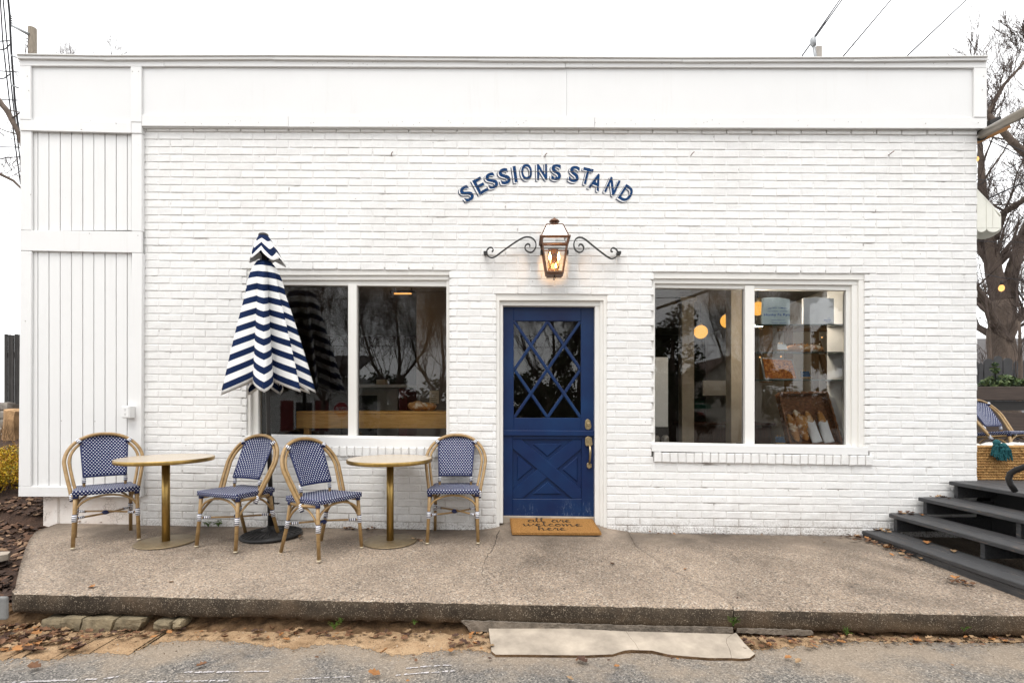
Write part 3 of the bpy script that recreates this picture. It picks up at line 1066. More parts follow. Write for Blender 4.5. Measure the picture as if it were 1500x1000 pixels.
board([(26.5, 727), (206.5, 728), (206.5, 714.3), (26.8, 712)], -.044, .0)
# stucco plinth under the siding
board([(62, 775), (85, 775), (85, 723), (62, 723)], .030, .2, 'plinth_pier', 'stucco', bevel=.01)
board([(85.5, 774), (207, 774), (207, 723), (85.5, 723)], .045, .2, 'plinth', 'stucco', bevel=.004)

# shell behind the front wall
zr = 4.2
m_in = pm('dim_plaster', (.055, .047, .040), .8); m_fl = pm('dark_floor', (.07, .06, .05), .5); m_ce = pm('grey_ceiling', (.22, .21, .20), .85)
mb = MB(); mb.box(xl - .9, xl - .75, .2, 7, -.28, zr - .1); mb.box(xl - 1.2, xr - .1, 6.85, 7, -.28, zr - .1)
mb2 = MB(); mb2.box(xr - .15, xr - .01, .2, 6.85, -.28, zr - .1)
ob('side_wall', mb2, M['brick'], SHOP)
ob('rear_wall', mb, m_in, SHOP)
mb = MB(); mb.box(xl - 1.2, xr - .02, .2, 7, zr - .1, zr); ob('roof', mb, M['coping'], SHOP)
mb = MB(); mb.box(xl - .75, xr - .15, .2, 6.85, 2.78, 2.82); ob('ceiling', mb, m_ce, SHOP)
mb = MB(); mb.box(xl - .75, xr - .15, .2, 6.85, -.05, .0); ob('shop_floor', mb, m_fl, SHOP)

# windows
def window(pieces, panes, label):
    first = True
    wn = None
    for px, y0, y1, mt in pieces:
        mb = MB(); mb.prism([W(a, b, y0) for a, b in px], (0, y1 - y0, 0))
        if wn is None:
            wn = ob('window', mb, M[mt], SHOP, bevel=.003, label=label)
        else:
            ob('frame', mb, M[mt], wn, bevel=.003)
    for px in panes:
        mb = MB(); mb.prism([W(a, b, .092) for a, b in px], (0, .005, 0))
        ob('pane', mb, M['glass'], wn)
    return wn
window([
    ([(355, 403), (664, 403), (664, 394), (355, 394)], .016, .12, 'frame'),
    ([(363, 410), (657.5, 410), (657.5, 402), (363, 402)], .035, .12, 'frame'),
    ([(371, 417), (656, 419.5), (656, 409), (371, 409)], .060, .12, 'frame'),
    ([(355, 640), (367, 640), (367, 403), (355, 403)], .019, .12, 'frame'),
    ([(367, 638), (378.5, 638), (378.5, 412), (367, 412)], .055, .12, 'frame'),
    ([(653.8, 642), (662, 642), (662, 404), (653.8, 404)], .045, .12, 'frame'),
    ([(509.8, 640), (522.3, 640), (522.3, 416), (509.8, 416)], .045, .12, 'frame'),
    ([(367, 643), (657.5, 648), (657.5, 640), (512, 638), (367, 635.5)], .050, .12, 'frame'),
    ([(358, 652), (662, 656.5), (662, 643), (358, 638)], -.012, .12, 'trim')],
    [[(376, 640), (512, 641), (512, 414), (376, 412)], [(520, 642), (656, 644), (656, 417), (520, 415)]], None)
window([
    ([(953, 408), (1272, 410), (1272, 399), (953, 398)], .016, .12, 'frame'),
    ([(959, 415), (1263, 417.5), (1263, 409), (959, 407)], .035, .12, 'frame'),
    ([(959, 421.5), (1256, 425.5), (1256, 416), (959, 414)], .060, .12, 'frame'),
    ([(952, 652), (959.5, 652), (959.5, 404), (952, 404)], .030, .12, 'frame'),
    ([(1258, 654), (1274, 654), (1274, 408), (1258, 408)], .019, .12, 'frame'),
    ([(1248, 654), (1259, 654), (1259, 412), (1248, 412)], .038, .12, 'frame'),
    ([(1239.5, 654), (1249, 654), (1249, 418), (1239.5, 418)], .063, .12, 'frame'),
    ([(1091.5, 652), (1105.5, 652), (1105.5, 418), (1091.5, 418)], .045, .12, 'frame'),
    ([(956, 654), (1256, 659), (1256, 652), (1105, 650.5), (956, 647.5)], .050, .12, 'frame'),
    ([(955, 661), (1272, 666.5), (1272, 655), (955, 650)], -.012, .12, 'trim')],
    [[(957, 650), (1093, 653), (1093, 418), (957, 416)], [(1104, 653), (1246, 656), (1246, 421), (1104, 419)]], None)

# door
DOORO = None
def dpart(px, y0, y1, name, mat='door', bevel=.003):
    mb = MB(); mb.prism([W(a, b, y0) for a, b in px], (0, y1 - y0, 0))
    return ob(name, mb, M[mat], DOORO, bevel=bevel)
mb = MB()
mb.prism([W(a, b, .014) for a, b in [(722, 774), (731.5, 774), (731.5, 440), (884, 440), (884, 780), (896, 780), (896, 428), (722, 428)]], (0, .19, 0))
DOORO = ob('door', mb, M['frame'], SHOP, bevel=.003)
YD = .115
dpart([(730, 766), (736.6, 766), (736.6, 445), (730, 445)], .04, .20, 'frame', 'frame')
dpart([(871.5, 772), (880, 772), (880, 445), (871.5, 445)], .05, .20, 'frame', 'frame')
dpart([(879, 773), (886, 773), (886, 440), (879, 440)], .030, .20, 'frame', 'frame')
dpart([(730, 447.3), (886, 448.5), (886, 439), (730, 438)], .045, .20, 'frame', 'frame')
dpart([(733, 775), (888, 777), (888, 757.6), (733, 755.5)], .085, .20, 'threshold', 'ramp')
# upper leaf
u = dpart([(736.8, 631.5), (752.5, 631.5), (752.5, 449.2), (736.8, 448.8)], YD, YD + .04, 'door_rail')
dpart([(851, 631.5), (871.4, 631.5), (871.4, 449.7), (851, 449.4)], YD, YD + .04, 'door_rail')
dpart([(752.5, 470), (851, 470), (851, 449.5), (752.5, 449.3)], YD, YD + .04, 'door_rail')
dpart([(752.5, 631.5), (851, 631.5), (851, 611.8), (752.5, 611.8)], YD, YD + .04, 'door_rail')
dpart([(751, 613.5), (852.5, 613.5), (852.5, 468.5), (751, 468.5)], YD + .024, YD + .029, 'pane', 'glass', 0)
TLc, TR, BLc, BR = (753.3, 470.5), (850.5, 470.5), (753.3, 611.3), (850.5, 611.3)
TM, BM, LM, RM = (802, 470.5), (802, 611.3), (753.3, 541), (850.5, 541)
for k, (a, b) in enumerate(((TLc, BR), (TR, BLc), (TM, LM), (TM, RM), (LM, BM), (RM, BM))):
    A, B = W(*a, YD + .006 + .0022 * k), W(*b, YD + .006 + .0022 * k)
    d = (B - A).normalized()
    nn = V((-d.z, 0, d.x)) * .0155
    mb = MB(); mb.prism([A - nn, B - nn, B + nn, A + nn], (0, .018, 0))
    ob('muntin', mb, M['door'], DOORO, bevel=.006, seg=2)
# lower leaf
dpart([(736.8, 755.5), (871.4, 756.3), (871.4, 633), (736.8, 633)], YD + .022, YD + .045, 'door_panel')
for px in ([(736.8, 755.5), (751, 755.6), (751, 633), (736.8, 633)], [(852.3, 756.2), (871.4, 756.3), (871.4, 633), (852.3, 633)],
           [(751, 643), (852.3, 643), (852.3, 633), (751, 633)], [(751, 755.6), (852.3, 756.2), (852.3, 730.5), (751, 730.5)]):
    dpart(px, YD, YD + .03, 'door_rail')
for k, (a, b) in enumerate((((743, 637), (860, 737)), ((860, 637), (743, 737)))):
    A, B = W(*a, YD + .002 + .003 * k), W(*b, YD + .002 + .003 * k)
    d = (B - A).normalized(); nn = V((-d.z, 0, d.x)) * .052
    # cut square where the brace meets the stiles
    mb = MB()
    mb.prism([W(*q, YD + .003 + .003 * k) for q in ([(751, 643.5), (764, 643.5), (852, 717), (852, 730), (838.5, 730), (751, 656.5)] if k == 0 else [(852, 643.5), (839, 643.5), (751, 717), (751, 730), (764.5, 730), (852, 656.5)])], (0, .022, 0))
    ob('cross_brace', mb, M['door'], DOORO, bevel=.003)
for q in ([(780, 650), (823.5, 650), (802, 668.5)], [(780, 723.5), (823, 723.5), (802, 705)], [(757.5, 665.5), (757.5, 704), (780, 685)], [(846, 668), (846, 706), (823.5, 687)]):
    dpart(q, YD + .010, YD + .03, 'raised_panel', bevel=.007)
dpart([(736.8, 637.8), (872.5, 638.6), (872.5, 630.5), (736.8, 629.8)], YD - .022, YD + .02, 'ledge', bevel=.005)
def brass(px, y0, name, bevel=.003):
    dpart(px, y0, YD - .0005, name, 'brass', bevel)
brass([(856.8, 624), (857.5, 615.5), (861, 613.2), (864.5, 615.5), (866.5, 624), (865, 628), (861.5, 629.5), (858, 628)], YD - .006, 'lock_plate')
c = W(861.7, 621, YD); mb = MB(); mb.lathe([(.013, -.022), (.017, -.02), (.02, -.006), (.012, 0)], c, 20, 'Y'); ob('lock', mb, M['brass'], DOORO)
brass([(857.5, 641), (862, 638.5), (867, 641), (868, 650), (866.5, 653), (858.5, 653), (857.2, 650)], YD - .028, 'handle_plate')
brass([(859.5, 679), (862, 677), (866.5, 679), (867, 684), (863, 686.5), (859.8, 684)], YD - .02, 'handle_plate')
gp = [W(863.5, 652, YD - .03), W(864.3, 655, YD - .06), W(864.6, 662, YD - .07), W(864, 672, YD - .06), W(863.3, 679, YD - .02)]
mb = MB(); mb.tube(gp, [.008, .011, .012, .010, .008], 10); ob('door_handle', mb, M['brass'], DOORO)

# painted lettering, following the bricks and the joints
def text_mesh(body, offset=0.0, align='CENTER', res=6):
    cu = bpy.data.curves.new('lettering', 'FONT')
    cu.body = body; cu.size = 1.0; cu.offset = offset; cu.align_x = align; cu.resolution_u = res
    t = bpy.data.objects.new('lettering', cu); COL.objects.link(t)
    dg = bpy.context.evaluated_depsgraph_get(); dg.update()
    me = bpy.data.meshes.new_from_object(t.evaluated_get(dg))
    bpy.data.objects.remove(t); bpy.data.curves.remove(cu)
    return me
SGN = [('S', 170, 318, 33, .100), ('E', 266, 262, 28, .092), ('S', 352, 225, 22, .097), ('S', 446, 193, 16, .097), ('I', 523, 178, 8, .030), ('O', 607, 161, 4, .105), ('N', 720, 160, 1, .098),
       ('S', 824, 163, -2, .095), ('S', 957, 177, -9, .097), ('T', 1047, 192, -14, .098), ('A', 1116, 233, -20, .112), ('N', 1234, 266, -25, .104), ('D', 1338, 321, -32, .104)]
def sign_layer(off, dx, dz, lift, mat, name, grow=0.):
    bmA = bmesh.new()
    for ch, x, y, ang, wd in SGN:
        me = text_mesh(ch, off)
        b = bmesh.new(); b.from_mesh(me); bpy.data.meshes.remove(me)
        xs_ = [v.co.x for v in b.verts]; ys_ = [v.co.y for v in b.verts]
        cx, cy = (min(xs_) + max(xs_)) / 2, (min(ys_) + max(ys_)) / 2
        sx, sy = (wd + grow) / (max(xs_) - min(xs_)), (.158 + grow) / (max(ys_) - min(ys_))
        ctr = W(650 + x / 5, 220 + y / 5)
        ca, sa = math.cos(R(ang)), math.sin(R(ang))
        tmp = bpy.data.meshes.new('t')
        for v in b.verts:
            lx, ly = (v.co.x - cx) * sx, (v.co.y - cy) * sy
            v.co = V((ctr.x + lx * ca - ly * sa + dx, 0, ctr.z + lx * sa + ly * ca + dz))
        b.to_mesh(tmp); b.free(); bmA.from_mesh(tmp); bpy.data.meshes.remove(tmp)
    xs0, xs1 = min(v.co.x for v in bmA.verts), max(v.co.x for v in bmA.verts)
    zs0, zs1 = min(v.co.z for v in bmA.verts), max(v.co.z for v in bmA.verts)
    near = [B for B in bricks if B[1] > xs0 - .3 and B[0] < xs1 + .3 and zs0 - .1 < course_z(B[2], .3) < zs1 + .1]
    cut = lambda co, no: bmesh.ops.bisect_plane(bmA, geom=bmA.verts[:] + bmA.edges[:] + bmA.faces[:], plane_co=co, plane_no=no, dist=1e-6)
    for c in sorted({B[2] for B in near}):
        k = course_z(c, 1.) - course_z(c, 0.)
        for s in (-1, 1):
            cut((.3, 0, course_z(c, .3) + s * (pitch(.3) - .0098) / 2), (-k, 0, 1))
    for xx in sorted({round(q, 4) for B in near for q in B[:2]}):
        cut((xx, 0, 0), (1, 0, 0))
    bmesh.ops.split_edges(bmA, edges=bmA.edges[:])
    for f in bmA.faces:
        m = f.calc_center_median()
        on = False
        for B in near:
            if B[0] <= m.x <= B[1] and abs(m.z - course_z(B[2], m.x)) < (pitch(m.x) - .0098) / 2: on = True; break
        for v in f.verts: v.co.y = (-.0034 if on else .0048) - lift
    me = bpy.data.meshes.new(name); bmA.to_mesh(me); bmA.free()
    for p in me.polygons: pass
    me.materials.append(mat)
    o = bpy.data.objects.new(name, me); COL.objects.link(o); o.parent = SHOP; o.location = -OFF[SHOP.name]
    return o
sign_layer(.022, -.0175, -.014, .0000, M['signdark'], 'sign_shadow', .004)
sign_layer(.022, -.0085, -.007, .0008, M['signwhite'], 'sign_outline', .004)
o = sign_layer(.022, 0, 0, .0016, M['signblue'], 'sign_lettering')
o['label'] = 'arched navy blue painted lettering reading SESSIONS STAND'

# ------------------------------------------------------------------ small fittings on the wall
# weather-proof socket box
oc = W(192, 603, -.045)
sk = thing('socket_box', 'small white outdoor socket box on the siding above the left chair', 'socket', (oc.x, -.045, oc.z))
def rbox(mb, x0, x1, y0, y1, z0, z1): return mb.box(x0, x1, y0, y1, z0, z1)
mb = MB(); mb.box(oc.x - .042, oc.x + .042, -.118, -.0425, oc.z - .060, oc.z + .058)
ob('box', mb, M['trim'], sk, bevel=.008, seg=2)
mb = MB(); mb.box(oc.x - .034, oc.x + .034, -.121, -.1185, oc.z - .05, oc.z + .046); fp_ = ob('face_plate', mb, M['trim'], sk, bevel=.002)
mb = MB()
for zz in (.020, -.022):
    for xx in (-.008, .006): mb.box(oc.x + xx, oc.x + xx + .0025, -.1222, -.1212, oc.z + zz, oc.z + zz + .010)
    mb.box(oc.x - .002, oc.x + .003, -.1222, -.1212, oc.z + zz - .010, oc.z + zz - .005)
ob('slots', mb, M['dark'], fp_)
mb = MB(); mb.box(oc.x - .062, oc.x - .0425, -.048, -.0425, oc.z - .05, oc.z + .055); ob('flange', mb, M['trim'], sk)
# rusty nails left in the brickwork
for (x, y, lab) in ((798, 230, 'rusty nail stub in the wall above the letter N of the sign'), (1012, 228, 'rusty nail stub in the bricks to the right of the sign'), (1302, 227, 'bent rusty nail in the bricks near the right end of the wall'), (574, 228, 'rusty nail stub in the bricks left of the sign')):
    p = W(x, y, 0)
    mb = MB(); mb.tube([(0, .01, 0), (0, -.025, 0), (.012, -.04, .010), (.02, -.042, .016)], .004, 6)
    o = ob('nail', mb, M['copper']); o.location = p; tag(o, lab, 'nail', 'nails in the wall')

# ------------------------------------------------------------------ lantern
lx, LY = W(812, 400, -.19).x, -.19
LAN = thing('wall_lantern', 'lit copper carriage lantern on scrolled iron brackets above the door', 'lantern', (lx, 0, W(812, 400, LY).z))
zz_ = lambda py: W(812, py, LY).z
zb, zs_, ze, zr_, zc0, zc1 = zz_(401), zz_(352), zz_(351.5), zz_(332.5), zz_(327), zz_(321)
HW, HB, HT = .124, .076, .074
def lp_(sx, sy, h, z): return V((lx + sx * h, LY + sy * h, z))
mb = MB()
for sx in (-1, 1):
    for sy in (-1, 1):
        mb.tube([lp_(sx, sy, HB, zb), lp_(sx, sy, HW, zs_)], .0095, 4)
for z, h in ((zb, HB), (zs_ - .006, HW - .002)):
    for a, b in (((-1, -1), (1, -1)), ((1, -1), (1, 1)), ((1, 1), (-1, 1)), ((-1, 1), (-1, -1))):
        mb.tube([lp_(*a, h, z), lp_(*b, h, z)], .010, 4)
zi = zs_ - .062
for a, b in (((-1, -1), (1, -1)), ((1, 1), (-1, 1))):
    mb.tube([lp_(*a, HW - .01, zi), lp_(*b, HW - .01, zi)], .007, 4)
ob('cage', mb, M['copper'], LAN)
mb = MB(); mb.prism([lp_(-1, -1, HB - .004, zb - .022), lp_(1, -1, HB - .004, zb - .022), lp_(1, 1, HB - .004, zb - .022), lp_(-1, 1, HB - .004, zb - .022)], (0, 0, .02)); ob('floor_plate', mb, M['copper'], LAN, bevel=.003)
mb = MB()
E = HW + .016
a = [lp_(sx, sy, E, ze - .012) for sx, sy in ((-1, -1), (1, -1), (1, 1), (-1, 1))]
b = [lp_(sx, sy, HW - .006, ze - .012) for sx, sy in ((-1, -1), (1, -1), (1, 1), (-1, 1))]
for i in range(4):
    k = (i + 1) % 4
    mb.prism([a[i], a[k], b[k], b[i]], (0, 0, .014))
ob('eave', mb, M['copper'], LAN)
mb = MB()
for sx in (-1, 1):
    for sy in (-1, 1):
        mb.tube([lp_(sx, sy, HW, ze), lp_(sx, sy, HT, zr_)], .006, 4)
for a, b in (((-1, -1), (1, -1)), ((1, -1), (1, 1)), ((1, 1), (-1, 1)), ((-1, 1), (-1, -1))):
    mb.tube([lp_(*a, HT, zr_), lp_(*b, HT, zr_)], .006, 4)
mb.prism([lp_(-1, -1, HT, zr_), lp_(1, -1, HT, zr_), lp_(1, 1, HT, zr_), lp_(-1, 1, HT, zr_)], (0, 0, .006))
ob('roof_frame', mb, M['copper'], LAN)
mb = MB()
for a, b in (((-1, -1), (1, -1)), ((1, -1), (1, 1)), ((1, 1), (-1, 1)), ((-1, 1), (-1, -1))):
    mb.poly([lp_(*a, HW - .003, ze), lp_(*b, HW - .003, ze), lp_(*b, HT - .003, zr_), lp_(*a, HT - .003, zr_)])
ob('roof_pane', mb, M['glass'], LAN)
for a, b in (((-1, -1), (1, -1)), ((1, -1), (1, 1)), ((1, 1), (-1, 1)), ((-1, 1), (-1, -1))):
    mb = MB(); mb.poly([lp_(*a, HB - .002, zb), lp_(*b, HB - .002, zb), lp_(*b, HW - .004, zs_), lp_(*a, HW - .004, zs_)])
    ob('pane', mb, M['glass'], LAN)
mb = MB(); cz = zr_ + .006
mb.lathe([(.030, cz), (.030, cz + .034), (.026, cz + .036), (.026, cz + .040), (.048, cz + .040), (.047, cz + .048), (.036, cz + .060), (.016, cz + .069), (.010, cz + .076), (.004, cz + .08)], (lx, LY, 0), 20)
ob('chimney', mb, M['copper'], LAN)
mb = MB()
for k in range(8):
    an = k * math.pi / 4 + .3
    mb.ball((lx + .0305 * math.cos(an), LY + .0305 * math.sin(an), cz + .022), .005, 6, 5)
ob('vent_holes', mb, M['dark'], LAN)
# candles
mb = MB()
for sx in (-.040, .040):
    mb.tube([(lx + sx, LY, zb + .055), (lx + sx, LY, zb + .125)], .0085, 8)
    mb.tube([(lx + sx, LY, zb + .06), (lx + sx, LY, zb + .035), (lx + sx * .7, LY, zb + .018), (lx, LY, zb + .012)], .0035, 6)
mb.tube([(lx + .012, LY - .03, zb), (lx + .012, LY - .03, zb + .045)], .009, 8)
mb.tube([(lx, LY, zb), (lx, LY, zb + .03)], .012, 8)
ob('candle_arm', mb, M['brass'], LAN)
for sx, dy, z0, s in ((-.040, 0, zb + .125, 1), (.040, 0, zb + .125, 1), (.012, -.03, zb + .045, .62)):
    mb = MB(); mb.lathe([(.004 * s, 0), (.010 * s, .010 * s), (.0125 * s, .024 * s), (.011 * s, .040 * s), (.006 * s, .058 * s), (.002 * s, .074 * s), (.0005, .082 * s)], (lx + sx, LY + dy, z0), 12)
    ob('flame_bulb', mb, M['flame'], LAN)
mb = MB(); mb.tube([(lx, LY - .02, zb - .022), (lx - .006, LY - .02, zb - .04), (lx - .012, LY - .02, zb - .058), (lx - .002, LY - .02, zb - .062), (lx + .006, LY - .02, zb - .045), (lx + .003, LY - .02, zb - .024)], .004, 6)
ob('hook', mb, M['iron'], LAN)
mb = MB(); mb.box(lx - .05, lx + .05, -.012, -.0015, zb + .02, zs_ - .02); mb.box(lx - .02, lx + .02, LY + .1, -.011, zs_ - .09, zs_ - .05); ob('wall_plate', mb, M['copper'], LAN)
def scroll(pts):
    # smooth the measured centre line
    P_ = [W(650 + x / 5, 220 + y / 5, -.075) for x, y in pts]
    out = []
    n = len(P_)
    for i in range(n - 1):
        p0_, p1_, p2_, p3_ = P_[max(i - 1, 0)], P_[i], P_[i + 1], P_[min(i + 2, n - 1)]
        for k in range(5):
            t = k / 5
            out.append(.5 * ((2 * p1_) + (p2_ - p0_) * t + (2 * p0_ - 5 * p1_ + 4 * p2_ - p3_) * t * t + (3 * p1_ - p0_ - 3 * p2_ + p3_) * t ** 3))
    out.append(P_[-1])
    return out
lsc = [(352, 742), (362, 730), (352, 712), (330, 714), (314, 738), (320, 768), (345, 785), (375, 778), (430, 738), (500, 688), (560, 650), (600, 634), (640, 638), (668, 662), (676, 692), (668, 722), (645, 745), (618, 742), (597, 722), (598, 698), (616, 684), (630, 692), (630, 706)]
rsc = [(1240, 742), (1228, 738), (1228, 722), (1244, 714), (1266, 726), (1276, 752), (1262, 780), (1232, 792), (1200, 778), (1140, 734), (1085, 690), (1035, 650), (1000, 636), (972, 645), (956, 672), (955, 704), (968, 732), (995, 746), (1018, 736), (1026, 712), (1014, 690), (996, 688), (990, 702)]
for pts, s in ((lsc, -1), (rsc, 1)):
    mb = MB(); mb.ribbon(scroll(pts), .0105, (0, .022, 0))
    e = W(650 + (306 if s < 0 else 1284) / 5, 220 + 750 / 5, -.06)
    ob('scroll_bracket', mb, M['iron'], LAN)
    mb = MB(); mb.box(e.x - .018, e.x + .018, -.07, -.002, e.z - .012, e.z + .012); ob('bracket_foot', mb, M['iron'], LAN)
    mb = MB(); mb.box(lx + s * .118 - .008, lx + s * .118 + .022, -.11, -.053, zs_ - .10, zs_ - .065); ob('bracket_lug', mb, M['iron'], LAN)
ll = bpy.data.lights.new('lantern_glow', 'POINT'); ll.energy = .9; ll.color = (1, .50, .16); ll.shadow_soft_size = .03
lo_ = bpy.data.objects.new('lantern_glow', ll); COL.objects.link(lo_); lo_.parent = LAN; lo_.location = V((lx, LY, zb + .15)) - OFF[LAN.name]

# ------------------------------------------------------------------ door mat
mc = [W(747, 757.5, .095), W(867, 758.5, .095), W(881, 780, -.22), W(750, 779.5, -.22)]
DM = thing('door_mat', 'coir door mat with black handwritten welcome lettering before the navy door', 'door mat', (mc[0].lerp(mc[2], .5)))
top = [V(p) for p in mc]
def mat_at(u, v):
    q = top[0].lerp(top[1], u).lerp(top[3].lerp(top[2], u), v)
    return q
mb = MB()
mb.grid(mat_at, 24, 16)
for e in list(mb.bm.edges):
    if e.is_boundary:
        a, b = e.verts
        mb.bm.faces.new([a, b, mb.bm.verts.new(b.co - V((0, 0, .022))), mb.bm.verts.new(a.co - V((0, 0, .022)))])
ob('mat', mb, M['coir'], DM)
# stiff fibre edge
rg = random.Random(8); mb = MB()
for i in range(500):
    k = rg.randrange(4); t = rg.random()
    q = top[k].lerp(top[(k + 1) % 4], t); p = q - V((0, 0, rg.random() * .012))
    mb.tube([p, p + V((rg.uniform(-.008, .008), rg.uniform(-.010, .010), rg.uniform(-.002, .006)))], .0012, 3)
ob('fibre_edge', mb, M['coir'], DM, kind='stuff')
GL = {  # simple handwriting strokes, x advance then points in x-height units
 'a': (1.0, [[(.8, .85), (.45, 1), (.15, .6), (.25, .12), (.55, .1), (.8, .6), (.82, .95), (.8, .3), (.9, .05), (1.05, .2)]]),
 'l': (.6, [[(0, .2), (.3, 1.1), (.45, 1.9), (.3, 2.0), (.22, 1.3), (.25, .3), (.38, .03), (.6, .25)]]),
 'r': (.7, [[(0, .2), (.2, .9), (.28, 1.05), (.3, .8), (.55, .85), (.5, .35), (.55, .05), (.72, .2)]]),
 'e': (.8, [[(0, .3), (.35, .5), (.6, .8), (.42, 1.0), (.2, .65), (.22, .15), (.5, .03), (.82, .25)]]),
 'w': (1.2, [[(0, .7), (.1, .95), (.15, .3), (.3, .05), (.55, .5), (.6, .95), (.6, .3), (.75, .05), (1.0, .5), (1.05, .95), (1.2, .8)]]),
 'c': (.7, [[(.6, .85), (.35, 1.0), (.12, .55), (.25, .08), (.5, .08), (.72, .25)]]),
 'o': (.8, [[(.5, 1.0), (.2, .8), (.12, .3), (.35, .03), (.62, .3), (.6, .85), (.42, .98), (.6, .75), (.85, .8)]]),
 'm': (1.3, [[(0, .5), (.12, .95), (.15, .05), (.3, .75), (.45, 1.0), (.52, .7), (.52, .05), (.7, .75), (.85, 1.0), (.95, .7), (.95, .2), (1.1, .03), (1.3, .25)]]),
 'h': (1.0, [[(0, .3), (.3, 1.3), (.35, 1.95), (.2, 1.8), (.15, 1.0), (.13, .05), (.3, .7), (.5, 1.0), (.62, .7), (.62, .2), (.75, .03), (1.0, .25)]])}
ink = MB()
def mat_pt(u, v):   # u along the mat 0..1, v from far edge 0 to near edge 1
    return mat_at(u, v) + V((0, 0, .0002))
def write(txt, u0, u1, v0, v1):
    tot = sum(GL[c][0] if c != ' ' else .8 for c in txt); x = 0
    for c in txt:
        if c == ' ': x += .8; continue
        for st in GL[c][1]:
            pts = []
            for (a, b) in st: pts.append(mat_pt(u0 + (u1 - u0) * (x + a) / tot, v1 - (v1 - v0) * b))
            fine = []
            for i in range(len(pts) - 1):
                q0, q1, q2, q3 = pts[max(i - 1, 0)], pts[i], pts[i + 1], pts[min(i + 2, len(pts) - 1)]
                for k in range(4):
                    t = k / 4
                    fine.append(.5 * ((2 * q1) + (q2 - q0) * t + (2 * q0 - 5 * q1 + 4 * q2 - q3) * t * t + (3 * q1 - q0 - 3 * q2 + q3) * t ** 3))
            fine.append(pts[-1])
            n = len(fine)
            rr = []
            for i in range(n):
                d = fine[min(i + 1, n - 1)] - fine[max(i - 1, 0)]
                rr.append(.0060 if d.y < -.001 else .0030)
            ink.tube(fine, rr, 6)
        x += GL[c][0]
write('all are', .20, .72, .17, .31)
write('welcome', .14, .83, .44, .58)
write('here', .30, .62, .71, .85)
o = ob('lettering', ink, M['ink'], DM); o['label'] = 'black handwriting reading all are welcome here'

